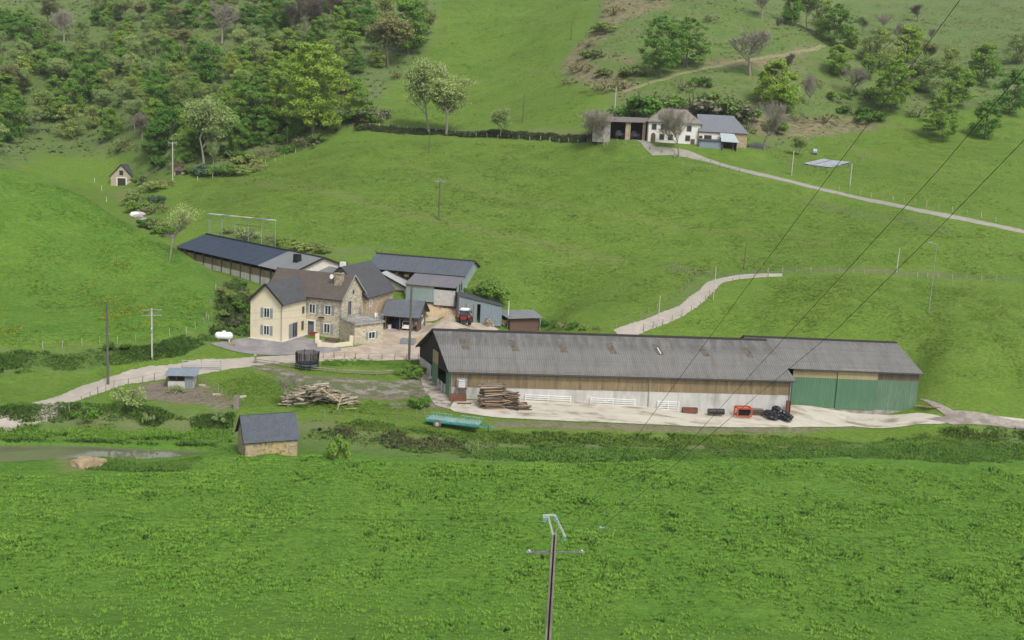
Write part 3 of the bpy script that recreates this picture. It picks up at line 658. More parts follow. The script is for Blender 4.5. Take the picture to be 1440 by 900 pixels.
    m = MB(); body(m, 0, D2, 0, rw_, -1.2, e2, r2-.05); local(m.build('rear_wing', RUBBLE2, t), (rx1, W-.2, 0), math.pi/2)
    f, k = slopes(D2, rw_, e2, r2, .5, .5); m = MB(); m.slab([Vector(p)+Vector((0, 0, .16)) for p in f], .16); m.slab([Vector(p)+Vector((0, 0, .16)) for p in k], .16); local(m.build('rear_roof', SLATE, t), (rx1, W-.2, 0), math.pi/2)
    k2 = (r2-e2)/(rw_/2); m = MB(); m.beam((-.52, -.5, e2-.5*k2+.05), (-.52, rw_/2, r2+.05), .08, .4); m.beam((-.52, rw_+.5, e2-.5*k2+.05), (-.52, rw_/2, r2+.05), .08, .4); local(m.build('rear_bargeboard', DARKW, t), (rx1, W-.2, 0), math.pi/2)
    win(t, (rx1, W), Y, 1.5, 4.0, .6, .9, None, WHITEP)
    m = MB(); m.box(L-5.0, L-4.2, W+1, W+1.8, r2-1.5, r2+.7); m.build('rear_chimney', WHITE, t)
    # terrace block
    c1 = F(at_z(498, 490, 2.4)); c2 = F(at_z(538, 484.5, 2.4)); d = Vector((c2[0]-c1[0], c2[1]-c1[1])); dn = Vector((-d.y, d.x)).normalized()*5.5
    P = [(L-.1, -.25), (c1[0], c1[1]), (c2[0], c2[1]), (c2[0]+dn.x, c2[1]+dn.y), (L-.1, 6.6)]
    m = MB(); m.prism(P, -1.6, 3.05); m.build('terrace_base', RUBBLE, t)
    cc = Vector((sum(p[0] for p in P)/5, sum(p[1] for p in P)/5)); Q = [tuple(cc+(Vector(p)-cc)*1.07) for p in P]; Q[0] = (L+.02, Q[0][1]); Q[4] = (L+.02, Q[4][1])
    m = MB(); m.prism(Q, 3.05, 3.3); m.build('terrace_slab', CONCD, t)
    m = MB()
    for i in range(0, 4):
        a, b_ = Vector(P[i]), Vector(P[i+1]); n = max(1, int((b_-a).length/1.2))
        for k in range(n+1):
            q = a.lerp(b_, k/n); m.beam((q.x, q.y, 3.3), (q.x, q.y, 4.3), .04, .04)
        for h in (3.5, 3.75, 4.0, 4.3): m.beam((a.x, a.y, h), (b_.x, b_.y, h), .05, .05)
    m.build('balcony_rail', GALV, t)
    U = (d.x/d.length, d.y/d.length); win(t, (c1[0], c1[1]), U, d.length*.60, .75, 1.15, .95, .42)
    # table and planter on the balcony are separate things
    P0 = Matrix.Rotation(A, 2)@Vector(P[2]); tb = thing('plastic_chair', 'white chair standing at the right corner of the house balcony', 'chair', (O[0]+P0.x-1.2, O[1]+P0.y+1.0, O[2]+3.3), .4)
    m = MB(); m.box(-.25, .25, -.25, .25, .42, .47); m.build('seat', WHITEP, tb); m = MB(); m.box(-.25, .25, .2, .25, .47, .95); m.build('backrest', WHITEP, tb)
    for x in (-.22, .22):
        for y in (-.22, .22): m = MB(); m.box(x-.03, x+.03, y-.03, y+.03, 0, .42); m.build('leg', WHITEP, tb)
    # flower pot and shrub by the door
    q = Matrix.Rotation(A, 2)@Vector((mw(437), -.6)); gzv = gz(O[0]+q.x, O[1]+q.y)
    fp = thing('flower_trough', 'terracotta trough of red flowers beside the grey front door', 'planter', (O[0]+q.x, O[1]+q.y, gzv+.02), A)
    m = MB(); m.prism([(-.6, -.18), (.6, -.18), (.6, .18), (-.6, .18)], 0, .35); m.build('trough', TERRA, fp); m = MB()
    for i in range(60):
        x, y = rnd.uniform(-.6, .6), rnd.uniform(-.2, .2); z = rnd.uniform(.35, .6); m.box(x-.05, x+.05, y-.05, y+.05, z, z+.08)
    m.build('flowers', REDF, fp)
    # low rendered wall with pillars
    wl = [at_z(446, 486, 2.6), at_z(449, 492, 2.4), at_z(469, 494.5, 2.35), at_z(494, 491, 2.35), at_z(496, 484, 2.6)]
    g = thing('garden_wall', 'low cream rendered wall with end pillars in front of the house', 'wall', (*wl[1][:2], 2.3), 0)
    lp = [(p[0]-wl[1][0], p[1]-wl[1][1]) for p in wl]; m = MB()
    for i in range(4): wallbox(m, lp[i], lp[i+1], -.6, 1.25, .2)
    m.build('wall', CREAM, g)
    for i in (0, 1, 3): m = MB(); m.box(lp[i][0]-.28, lp[i][0]+.28, lp[i][1]-.2, lp[i][1]+.3, -.6, 2.1 if i != 1 else 1.5); m.build('pillar', CREAM, g)
    # pile of logs behind the low wall
    q = at_z(467, 483, 2.7); lb = thing('planter_box', 'brown wooden planter box behind the low cream wall', 'planter', (q[0], q[1], gz(q[0], q[1])), A)
    m = MB(); m.box(-1.1, 1.1, -.4, -.34, 0, .55); m.box(-1.1, 1.1, .34, .4, 0, .55); m.box(-1.1, -1.04, -.34, .34, 0, .55); m.box(1.04, 1.1, -.34, .34, 0, .55); m.build('boards', BRW, lb); m = MB(); m.box(-1.03, 1.03, -.33, .33, 0, .45); m.build('soil', BARKD, lb)
def carport():
    a0 = at_z(541, 463.5, 2.7); a1 = at_z(587, 467, 2.7); A = ang_of(a0, a1); L = float(np.hypot(*(a1-a0)[:2])); W = 6.2; e = 2.75; r = 4.75
    t = thing('carport', 'open carport of brown boards with slate roof beside the stone house', 'carport', (a0[0], a0[1], 2.7), A)
    f, k = slopes(L, W, e, r, .5, .55); m = MB(); m.slab(f, .12); m.slab(k, .12); m.build('roof', SLATEG, t)
    m = MB(); m.box(0, L, W-.15, W, -.3, e-.1); m.build('back_wall', PALEB, t)
    m = MB(); m.extr([(L, 0, -.3), (L, W*.45, -.3), (L, W*.45, 2.2), (L, W, 2.2), (L, W, e), (L, W/2, r-.15), (L, 0, e)], (-.12, 0, 0)); m.build('gable_wall', BRW, t)
    m = MB(); m.extr([(0, 0, e-.2), (0, W, e-.2), (0, W/2, r-.15)], (.12, 0, 0)); m.box(0, .15, W*.5, W, -.3, e-.1); m.build('gable_wall', DARKW, t)
    for x, y in ((.1, .1), (L*.45, .1), (L-.9, .1), (L-.1, W-.1)): m = MB(); m.box(x-.09, x+.09, y-.09, y+.09, -.4, e-.15); m.build('post', BRW, t)
    m = MB(); m.extr([(L+.03, W*.30, 2.05), (L+.03, W*.55, 1.9), (L+.03, W*.5, 2.9), (L+.03, W*.44, 3.9), (L+.03, W*.36, 3.3)], (.06, 0, 0)); s = m.build('gable_ornament', BLUEP, t); s['label'] = 'blue and white panel fixed on the brown gable'
    m = MB(); m.box(L+.1, L+.14, W*.34, W*.5, 2.2, 2.4); m.box(L+.1, L+.14, W*.38, W*.47, 2.8, 3.2); m.build('white_motif', WHITEP, s)
    for y, z in ((W*.5, .85), (W*.58, .95), (W*.72, 1.1)):
        m = MB(); m.box(L+.02, L+.08, y-.12, y+.12, z-.1, z+.4); m.build('fixed_plaque', WHITEP, t)
    m = MB(); m.beam((L+.55, -.55, e-.25), (L+.55, W/2, r-.05), .05, .22); m.beam((L+.55, W+.55, e-.25), (L+.55, W/2, r-.05), .05, .22); m.build('bargeboard', DARKW, t)
    # parked car inside
    def W_(x, y): c, s = math.cos(A), math.sin(A); return (a0[0]+c*x-s*y, a0[1]+s*x+c*y)
    x, y = W_(L*.66, 2.3); car(x, y, 2.72, A+math.radians(90))
    x, y = W_(L*.3, 2.6); tp = thing('covered_machine', 'dark blue tarpaulin draped over a machine inside the carport', 'tarpaulin', (x, y, 2.72), A)
    m = MB(); m.lathe((0, 0, 0), (0, 0, 1), [(0, 1.15), (.5, 1.2), (1.0, .95), (1.4, .6), (1.55, .2)], 11); m.build('tarpaulin', BLUET, tp)
    x, y = W_(.55, 1.0); tp = thing('feed_bin', 'small white bin at the left edge of the carport', 'bin', (x, y, 2.72), A)
    m = MB(); m.lathe((0, 0, 0), (0, 0, 1), [(0, .28), (.7, .33)], 12); m.build('body', WHITEP, tp); m = MB(); m.lathe((0, 0, .7), (0, 0, 1), [(0, .36), (.06, .36), (.1, .2)], 12); m.build('lid', GREYPIPE, tp)
def car(x, y, z, A):
    t = thing('parked_car', 'small white car parked under the carport roof, tail towards the yard', 'car', (x, y, z), A)
    m = MB(); prof = [(-2.0, .35), (-2.0, .95), (-1.9, 1.05), (-1.55, 1.5), (-.2, 1.52), (.6, 1.05), (1.75, .9), (2.0, .65), (2.0, .35)]
    m.extr([(p[0], -.8, p[1]) for p in prof], (0, 1.6, 0)); m.build('body', WHITEP, t)
    m = MB(); m.extr([(p[0], -.72, p[1]) for p in [(-2.02, 1.0), (-1.62, 1.44), (-1.5, 1.44), (-1.85, 1.0)]], (0, 1.44, 0)); m.extr([(p[0], -.83, p[1]) for p in [(-1.6, 1.05), (-1.4, 1.44), (-.25, 1.46), (.4, 1.05)]], (0, 1.66, 0)); m.build('window', GLASS, t)
    for sx in (-1.3, 1.3):
        for sy in (-.82, .62): m = MB(); m.lathe((sx, sy, .32), (0, 1, 0), [(0, .2), (.01, .32), (.19, .32), (.2, .2)], 14); m.build('wheel', BLACKP, t)
    for sy in (-.75, .55): m = MB(); m.box(-2.04, -1.98, sy, sy+.2, .75, .98); m.build('tail_light', REDF, t)
def teal_barn():
    A = math.radians(-13); Rr = at_z(652, 418.5, 6.4); L = 18.5; W = 11; e = 4.0; r = 6.0; O = (Rr[0]-L*math.cos(A), Rr[1]-L*math.sin(A), 6.4)
    t = thing('open_barn', 'open-fronted barn with ribbed grey roof, pale green gable and purple-grey lean-to', 'barn', O, A)
    f, k = slopes(L, W, e, r, .4, .3); m = MB(); corr(m, f, .45, .05); corr(m, k, .45, .05); m.build('roof', GREYD, t)
    m = MB(); m.extr([(-.3, W/2-.3, r), (-.3, W/2, r+.16), (-.3, W/2+.3, r)], (L+.6, 0, 0)); m.beam((L+.32, W/2, r), (L+.32, W+.4, e-.2), .06, .25); m.build('ridge_cap', DARKW, t)
    m = MB(); m.extr([(L, 0, 1.9), (L, W, 1.9), (L, W, e), (L, W/2, r-.05), (L, 0, e)], (-.12, 0, 0)); m.build('gable_cladding', TEAL, t)
    m = MB(); m.box(L-.2, L+.02, 0, W, -1.5, 1.9); m.build('gable_base', CONC, t)
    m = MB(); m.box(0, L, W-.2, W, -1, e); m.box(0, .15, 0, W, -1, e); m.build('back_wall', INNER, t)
    for x in (5.8, 9.6): m = MB(); m.box(x-.1, x+.1, .0, .2, -.5, e-.1); m.build('post', RUST, t)
    for x in (7.0, 9.0, 4.6): m = MB(); m.box(x-.5, x+.5, 1.5, 2.2, 1.4, 2.0) if False else m.lathe((x, .8, e-1.0), (1, 0, 0), [(0, .35), (.9, .35)], 9); m.build('hanging_bale', STRAW, t)
    lx0 = L-9.0; D = 5.6; e2 = 2.55
    m = MB(); corr(m, [(lx0-.2, -D-.3, e2-.1), (L+.1, -D-.3, e2-.1), (L+.1, -.1, e-.25), (lx0-.2, -.1, e-.25)], .5, .03); m.build('lean_to_roof', GREYP, t)
    m = MB(); m.box(lx0, lx0+5.2, -D, -D+.12, -.4, 2.1); m.build('lean_to_cladding', TEAL, t)
    m = MB(); m.box(lx0, lx0+5.2, -D+.02, -D+.1, 2.1, 2.45); m.build('lean_to_boards', BOARDL, t)
    m = MB(); m.box(lx0+5.2, L, -D, -D+.2, -.8, 1.9); m.build('block_wall', CONC, t)
    m = MB(); m.extr([(L, -D, -.8), (L, 0, -.8), (L, 0, 1.2), (L, -D, 1.2)], (-.2, 0, 0)); m.build('lean_to_base', CONC, t)
    m = MB(); m.extr([(L, -D+1.2, 1.2), (L, -.0, 1.2), (L, 0, e-.3), (L, -D+1.2, e2+.15)], (-.1, 0, 0)); m.build('lean_to_gable', TEAL, t)
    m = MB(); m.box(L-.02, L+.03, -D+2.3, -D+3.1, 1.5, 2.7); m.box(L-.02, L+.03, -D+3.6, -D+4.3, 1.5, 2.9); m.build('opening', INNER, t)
    # cream gabled stable to its left
    P = at_z(535, 426, 4.6); A2 = math.radians(-12); W2 = 9.8; D2 = 7
    s = thing('cream_stable', 'cream gabled stable with red-brown lower wall between house and open barn', 'stable', (P[0], P[1], 4.8), A2)
    m = MB(); body(m, 0, D2, -W2/2, W2/2, -.8, 3.0, 5.15); local(m.build('gable_wall', CREAML, s), (0, 0, 0), math.pi/2)
    m = MB(); m.box(-W2/2+.3, W2/2-.5, -.08, 0, -.5, 2.4); m.build('board_front', REDW, s)
    f, k = slopes(D2, W2, 3.0, 5.2, .6, .6, y0=-W2/2); m = MB(); m.slab([Vector(p)+Vector((0, 0, .12)) for p in f], .12); m.slab([Vector(p)+Vector((0, 0, .12)) for p in k], .12); local(m.build('roof', LIGHTR, s), (0, 0, 0), math.pi/2)
    m = MB(); m.beam((-.62, -W2/2-.6, 2.75), (-.62, 0, 5.2), .08, .3); m.beam((-.62, W2/2+.6, 2.75), (-.62, 0, 5.2), .08, .3); local(m.build('bargeboard', DARKW, s), (0, 0, 0), math.pi/2)
    m = MB(); m.box(W2/2-.25, W2/2-.05, -.35, -.1, -.6, 2.9); m.build('corner_post', WHITEP, s)
def long_shed():
    E1 = at_z(250, 346, 10.6); E2 = at_z(411, 382.5, 10.6); A = ang_of(E1, E2); L = float(np.hypot(*(E2-E1)[:2])); W = 12.5; zb = 7.0; e = 3.6; r = 5.8
    t = thing('long_livestock_shed', 'long low livestock shed with navy sheet roof turning pale grey at its near end', 'shed', (E1[0], E1[1], zb), A)
    xs = L*.74; kk = (r-e)/(W/2)
    def q(x0, x1, back=False):
        f, k = slopes(x1-x0, W, e, r, .4, 0, x0); return k if back else f
    m = MB(); corr(m, q(-.3, xs), .4, .02); corr(m, q(-.3, xs, True), .4, .02); m.build('navy_roof', NAVY, t)
    m = MB(); corr(m, q(xs+.02, L+.4), .4, .02); corr(m, q(xs+.02, L+.4, True), .4, .02); m.build('grey_roof', GREYR, t)
    m = MB(); m.box(-.3, L+.4, W/2-.25, W/2+.25, r+.02, r+.12); m.build('ridge_cap', DARKW, t)
    m = MB(); m.box(0, L, 0, .2, -1.5, 1.5)
    for i in range(24): m.box(L*i/24-.06, L*i/24+.06, -.05, 0, -1.5, 1.5)
    m.build('panel_wall', CONC, t)
    m = MB(); m.box(0, L, .1, .22, 1.5, 2.8); m.build('board_wall', BOARDS, t)
    for i in range(13): m = MB(); m.box(L*i/12-.1, L*i/12+.1, -.1, .1, -1.5, e-.2); m.build('frame_post', GALVD, t)
    m = MB(); m.box(0, L, W-.2, W, -2, e); m.extr([(0, 0, -1), (0, W, -1), (0, W, e), (0, W/2, r-.1), (0, 0, e)], (.2, 0, 0)); m.build('back_wall', CONCD, t)
    m = MB(); m.extr([(L, 0, -1), (L, W, -1), (L, W, e), (L, W/2, r-.1), (L, 0, e)], (-.2, 0, 0)); m.build('end_wall', CREAML, t)
    m = MB(); m.beam((L+.42, -.4, e-.2), (L+.42, W/2, r), .06, .3); m.beam((L+.42, W+.4, e-.2), (L+.42, W/2, r), .06, .3); m.build('bargeboard', DARKW, t)
    m = MB(); cx = L*.91; m.box(cx-.55, cx+.55, W*.27-.5, W*.27+.5, e+.9, e+2.5); m.build('roof_vent', BLACKP, t)
    # second low shed to the right
    c, s_ = math.cos(A), math.sin(A); ox, oy = L+.3, 2.6
    O = (E1[0]+c*ox-s_*oy, E1[1]+s_*ox+c*oy, zb-.4)
    t2 = thing('grey_milking_shed', 'pale grey roofed shed with black vent right behind the farmhouse roof', 'shed', O, A)
    L2 = 5.5; W2 = 10; m = MB(); body(m, 0, L2, 0, W2, -1.5, 3.0, 4.5); m.build('wall', CREAML, t2)
    f, k = slopes(L2, W2, 3.0, 4.6, .4, .4); m = MB(); corr(m, f, .4, .02); corr(m, k, .4, .02); m.build('roof', GREYR, t2)
    m = MB(); m.beam((L2+.42, -.4, 3.1), (L2+.42, W2/2, 4.8), .06, .26); m.beam((L2+.42, W2+.4, 3.1), (L2+.42, W2/2, 4.8), .06, .26); m.build('bargeboard', DARKW, t2)
    m = MB(); m.box(3.0, 4.1, 4.6, 5.6, 4.2, 5.9); m.build('roof_vent', BLACKP, t2)
def small_sheds():
    a0 = at_z(644.5, 453, 3.4); a1 = at_z(707, 452, 3.4); A = ang_of(a0, a1)*.5; L = 7.5
    t = thing('tin_shed', 'grey metal shed with sloping top and dark door gap behind the red tractor', 'shed', (a0[0], a0[1], 3.3), A)
    z0, z1 = 4.7, 3.0; zm = z0+(z1-z0)*.48; D = 5.5
    m = MB(); m.extr([(0, 0, -.5), (L*.42, 0, -.5), (L*.42, 0, z0+(z1-z0)*.42), (0, 0, z0)], (0, .1, 0)); m.build('door_front', GREYTIN, t)
    m = MB(); m.extr([(L*.5, -.02, -.5), (L, -.02, -.5), (L, -.02, z1), (L*.5, -.02, zm)], (0, .1, 0)); m.build('front_sheet', BLUEG, t)
    m = MB(); m.extr([(L*.42, 0, z0+(z1-z0)*.42-.6), (L*.5, 0, z0+(z1-z0)*.5-.6), (L*.5, 0, zm), (L*.42, 0, z0+(z1-z0)*.42)], (0, .1, 0)); m.box(0, .1, .1, D, -.5, z0); m.box(L-.1, L, .1, D, -.5, z1); m.box(0, L, D-.1, D, -.5, z1); m.build('side_wall', GREYTIN, t)
    for x in (1.2, 2.5): m = MB(); m.box(x-.03, x+.03, -.06, 0, -.3, 3.3); m.build('door_frame', DARKW, t)
    m = MB(); m.slab([(-.15, -.2, z0+.1), (L+.2, -.2, z1+.08), (L+.2, D+.2, z1+.08), (-.15, D+.2, z0+.1)], .1); m.build('roof', DARKR, t)
    b0 = at_z(717, 461, 2.7); b1 = at_z(758, 461.5, 2.6); A = ang_of(b0, b1); L = float(np.hypot(*(b1-b0)[:2]))
    t = thing('low_log_shed', 'low brown log shed under a grey sheet roof, right of the firewood', 'shed', (b0[0], b0[1], 2.4), A)
    m = MB(); m.box(0, L, 0, .1, -.4, 1.9); m.box(0, .1, .1, 3.5, -.4, 2.2); m.box(L-.1, L, .1, 3.5, -.4, 1.6); m.box(0, L, 3.4, 3.5, -.4, 1.8); m.build('wall', BRWR, t)
    m = MB(); corr(m, [(-.4, -.6, 2.0), (L+.5, -.6, 2.15), (L+.3, 4.2, 2.75), (-1.7, 4.2, 2.65)], .4, .03); m.build('roof', GREYR, t)
    m = MB(); m.box(L-.05, L+.05, -.5, -.4, -.5, 2.0); m.build('post', GALV, t)
def hut():
    a0 = at_z(350, 636, -1.9); a1 = at_z(418, 642, -2.0); A = math.radians(25); L = float(np.hypot(*(a1-a0)[:2]))*1.04; W = 4.6; e = 2.3; r = 4.6
    O = (a1[0]-L*math.cos(A), a1[1]-L*math.sin(A), -2.0)
    t = thing('pump_hut', 'small ochre stone hut with steep slate roof beside the pond', 'hut', O, A)
    m = MB(); body(m, 0, L, 0, W, -.8, e, r-.05); m.build('wall', OCHRE, t)
    m = MB(); m.box(L*.28, L*.82, -.03, 0, .2, 2.1); m.build('render_patch', M('ochre_render', (.42, .33, .17), .95, .2, 1.5, col2=(.16, .13, .09), s2=1.6, thr=(.5, .62)), t)
    f, k = slopes(L, W, e, r, .3, .25); m = MB(); m.slab([Vector(p)+Vector((0, 0, .1)) for p in f], .09); m.slab([Vector(p)+Vector((0, 0, .1)) for p in k], .09); m.build('roof', SLATEB, t)
    kk = (r-e)/(W/2); m = MB(); m.beam((-.27, -.3, e-.3*kk), (-.27, W/2, r), .05, .2); m.beam((-.27, W+.3, e-.3*kk), (-.27, W/2, r), .05, .2); m.build('bargeboard', DARKW, t)
def hen_house():
    O = at_z(236, 548, .1); A = math.radians(8)
    t = thing('hen_house', 'small block hen house with flat blue-grey sheet roof in the muddy run', 'hen house', (O[0], O[1], .1), A)
    m = MB(); m.box(0, 3.3, 0, .15, -.4, 1.15); m.box(0, .15, .15, 2.6, -.4, 1.9); m.box(0, 3.3, 2.45, 2.6, -.4, 2.0); m.box(3.15, 3.3, .15, 2.45, -.4, 1.9); m.build('block_wall', CONC, t)
    m = MB(); m.box(.2, 2.2, .25, .32, 1.15, 1.95); m.build('wire_front', INNER, t)
    m = MB(); m.box(2.2, 3.25, -.06, 0, .1, 1.95); m.build('door', GREYTIN, t)
    for x in (.07, 1.1, 2.15): m = MB(); m.box(x-.06, x+.06, -.04, .1, 1.15, 2.0); m.build('post', BRW, t)
    m = MB(); corr(m, [(-.35, -.5, 2.02), (3.7, -.5, 2.02), (3.7, 3.0, 2.3), (-.35, 3.0, 2.3)], .3, .03); m.build('roof', BLUEG, t)
def field_barn():
    z = gz(*at_y(172, 261, 296)[:2]); P = G(171, 261.5, ymin=240); A = math.radians(3); W = 6.0; D = 7.5; e = 2.7; r = 5.9
    t = thing('field_barn', 'small pale stone field barn with slate roof and dark doorway in the left valley', 'barn', (P[0], P[1], P[2]), A)
    m = MB(); body(m, 0, D, -W/2, W/2, -1.2, e, r); local(m.build('wall', PALES, t), (0, 0, 0), math.pi/2)
    f, k = slopes(D, W, e, r, .35, .25, y0=-W/2); m = MB(); m.slab([Vector(p)+Vector((0, 0, .14)) for p in f], .12); m.slab([Vector(p)+Vector((0, 0, .14)) for p in k], .12); local(m.build('roof', SLATEB, t), (0, 0, 0), math.pi/2)
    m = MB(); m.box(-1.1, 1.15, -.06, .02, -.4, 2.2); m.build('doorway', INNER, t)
    m = MB()
    for q in ((-1.4, -1.1, -.4, 2.45), (1.15, 1.45, -.4, 2.45), (-1.1, 1.15, 2.2, 2.45)): m.box(q[0], q[1], -.09, .02, q[2], q[3])
    m.build('door_surround', WHITE, t)
    m = MB(); m.box(-.55, .5, -.06, .02, 3.0, 4.3); h = m.build('loft_door', DARKW, t)
    m = MB(); m.beam((-.27, -W/2-.3, e-.25), (-.27, 0, r+.08), .05, .22); m.beam((-.27, W/2+.3, e-.25), (-.27, 0, r+.08), .05, .22); local(m.build('bargeboard', DARKW, t), (0, 0, 0), math.pi/2)
def far_farm():
    z = 35.4; Y = 262; O = at_y(911, 197, Y); A = math.radians(-1); s = 5.75
    t = thing('white_farmhouse', 'distant white farmhouse with hipped grey roof and arched doorway', 'house', (O[0], O[1], z), A)
    L = 12.4; W = 10; e = 4.9; r = 8.1
    m = MB(); m.box(0, L, 0, W, -2, e); m.build('wall', WHITE, t)
    m = MB(); o = .5; m.add([(-o, -o, e-.1), (L+o, -o, e-.1), (L+o, W+o, e-.1), (-o, W+o, e-.1), (3.6, W/2, r), (L-3, W/2, r), (-o, -o, e-.25), (L+o, -o, e-.25), (L+o, W+o, e-.25), (-o, W+o, e-.25)],
                                [(0, 1, 5, 4), (1, 2, 5), (2, 3, 4, 5), (3, 0, 4), (9, 8, 7, 6), (0, 6, 7, 1), (1, 7, 8, 2), (2, 8, 9, 3), (3, 9, 6, 0)]); m.build('roof', M('old_slate_far', (.20, .18, .16), .9, .3, 1.5), t)
    X = (1, 0)
    for px in (918.5, 931, 937.5, 945, 967): win(t, (0, 0), X, (px-911)/s, 2.95, .95, 1.2, None, BRWN, bars=0)
    for px in (930, 942, 966): win(t, (0, 0), X, (px-911)/s, .65, .95, 1.15, None, BRWN, bars=0)
    u = (918-911)/s; m = MB(); pts = [(u-.55, -.04, -.5), (u+.55, -.04, -.5), (u+.55, -.04, 1.5)]+[(u+.55*math.cos(q), -.04, 1.5+.6*math.sin(q)) for q in np.linspace(.3, 2.84, 6)]+[(u-.55, -.04, 1.5)]
    m.extr(pts, (0, .05, 0)); m.build('arched_door', BRW, t)
    m = MB(); u = (973-911)/s; m.box(u-.5, u+.5, -.05, .02, -1.2, 1.1); m.build('door', BRW, t)
    O2 = at_y(981.5, 205, Y-.8); t2 = thing('stone_barn', 'distant ochre stone barn with grey half-hipped roof attached to the white house', 'barn', (O2[0], O2[1], 35.), A)
    L2 = 11.6; W2 = 10; e2 = 3.5; r2 = 7.6
    m = MB(); m.box(0, L2, 0, W2, -2.5, e2); m.build('wall', OCHRE, t2)
    m = MB(); m.add([(-.1, -.5, e2-.1), (L2+.3, -.5, e2-.1), (L2+.3, W2+.5, e2-.1), (-.1, W2+.5, e2-.1), (-.1, W2/2, r2), (L2-2.8, W2/2, r2)], [(0, 1, 5, 4), (1, 2, 5), (2, 3, 4, 5), (3, 0, 4), (3, 2, 1, 0)]); m.build('roof', GREYD2, t2)
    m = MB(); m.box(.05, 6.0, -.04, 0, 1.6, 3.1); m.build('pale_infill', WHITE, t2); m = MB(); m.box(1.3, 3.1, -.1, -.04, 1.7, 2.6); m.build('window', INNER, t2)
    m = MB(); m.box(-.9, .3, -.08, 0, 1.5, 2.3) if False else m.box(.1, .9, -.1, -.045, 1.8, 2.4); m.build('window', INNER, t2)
    # blue-grey lean-to sheds in front
    P = at_y(983, 208, Y-4.5); t3 = thing('blue_tin_shed', 'blue-grey tin shed in front of the distant stone barn', 'shed', (P[0], P[1], 34.3), A)
    m = MB(); m.box(0, 5.4, 0, 3, -1.2, 2.0); m.build('wall', BLUEG, t3); m = MB(); m.slab([(-.2, -.3, 2.05), (5.6, -.3, 2.05), (5.6, 3.2, 2.4), (-.2, 3.2, 2.4)], .1); m.build('roof', DARKR, t3)
    P = at_y(1015, 208, Y-5.0); t4 = thing('open_cart_shed', 'small open shed with pale sloping tin roof, right of the blue tin shed', 'shed', (P[0], P[1], 34.1), A)
    m = MB(); m.slab([(-.3, -.4, 2.2), (4.0, -.4, 2.1), (3.3, 3.5, 4.1), (-.1, 3.5, 4.2)], .08); m.build('roof', GREYTINL, t4)
    m = MB(); m.box(0, .12, 0, 3.4, -1, 2.3); m.box(3.4, 3.5, 0, 3.4, -1, 2.2); m.box(0, 3.4, 3.2, 3.3, -1, 3.4); m.build('wall', INNER, t4)
    m = MB(); m.box(.15, .27, -.05, .05, -1, 2.2); m.box(2.6, 2.7, -.05, .05, -1, 2.1); m.build('post', BRW, t4)
    # open barn on the left
    P = at_y(833, 190, Y+3); t5 = thing('open_stone_barn', 'distant open barn with dark bays and stone pillars, left of the white house', 'barn', (P[0], P[1], 36.1), A)
    L5 = 13.4; sx = lambda px: (px-833)/s
    m = MB(); m.box(0, sx(858), 0, .3, -1.5, 3.4); m.build('grey_wall', CONCD, t5)
    for a_, b_ in ((879, 886), (903, 907)): m = MB(); m.box(sx(a_), sx(b_), 0, .9, -1.5, 3.8); m.build('pillar', RUBBLE2, t5)
    m = MB(); m.box(0, L5, 7.7, 8, -1, 4); m.box(L5-.3, L5, .3, 7.7, -1, 3.5); m.box(0, .3, .3, 7.7, -1, 3.5); m.build('back_wall', INNER, t5)
    m = MB(); m.slab([(-.2, -.6, 3.5), (L5+.1, -.6, 3.8), (L5+.1, 4, 5.0), (-.2, 4, 4.8)], .12); m.slab([(-.2, 4.02, 4.8), (L5+.1, 4.02, 5.0), (L5+.1, 8.2, 3.9), (-.2, 8.2, 3.7)], .12); m.build('roof', M('old_sheet_roof', (.16, .14, .125), .9, .3, 2), t5)
    for i, (px, lab) in enumerate(((872, 'dark farm machine in the left bay of the distant open barn'), (893, 'dark farm machine in the middle bay of the distant open barn'))):
        q = at_y(px, 190, Y+5); mm = thing('stored_machine', lab, 'farm machine', (q[0], q[1], 35.9), A)
        m = MB(); m.box(-1.2, 1.2, -.5, .5, .5, 1.2); m.prism([(-.9, -.4), (.2, -.4), (.2, .4), (-.9, .4)], 1.2, 1.8); m.build('body', M('machine_grey', (.12, .11, .12), .7), mm)
        for x in (-.8, .8): m = MB(); m.lathe((x, -.65, .45), (0, 1, 0), [(0, .3), (.02, .45), (.25, .45), (.27, .3)], 12); m.build('wheel', BLACKP, mm)
CONCW = M('whitish_concrete', (.50, .49, .46), .9, .12, 1.2, col2=(.30, .29, .25), s2=.5, thr=(.5, .75), stretch=(1, 1, .4))
GALVD = M('dark_gutter', (.07, .07, .075), .6, .2, 4); GREYPIPE = M('grey_pipe', (.28, .29, .29), .6, .1, 4)
SKYL = M('mossy_skylight', (.13, .11, .085), .6, .5, 5, col2=(.06, .05, .04), s2=2.5)
BOARDG = sheetm('grey_boards', (.17, .135, .10), .25, 0, .25, .4, .9, col2=(.09, .08, .06), stripe=.3)
CREAMD = M('weathered_render', (.40, .34, .24), .9, .2, 2, col2=(.18, .15, .11), s2=1.2); CREAML = M('pale_cream', (.60, .57, .48), .9, .06, 1)
BRWN = M('brown_window_frame', (.16, .12, .09), .7, .15, 4); RUBBLEL = M('grey_stone_block', (.36, .35, .32), .9, .15, 4)
TERRA = M('terracotta', (.26, .09, .05), .8, .15, 4); REDF = M('red_flowers', (.30, .03, .03), .8, .5, 8)
SLATEG = slate('grey_slate', (.105, .115, .13), 2.4, .15); PALEB = M('pale_back_wall', (.38, .33, .25), .9, .2, 2)
BLUEP = M('blue_paint', (.04, .09, .30), .5, .2, 4); BLUET = M('blue_tarpaulin', (.015, .03, .085), .5, .4, 3, bump=.4, bscale=3)
STRAW = M('straw', (.30, .21, .09), .95, .3, 6); LIGHTR = sheetm('pale_sheet_roof', (.40, .41, .41), .4, 0, .1, .2, .5, stripe=.1)
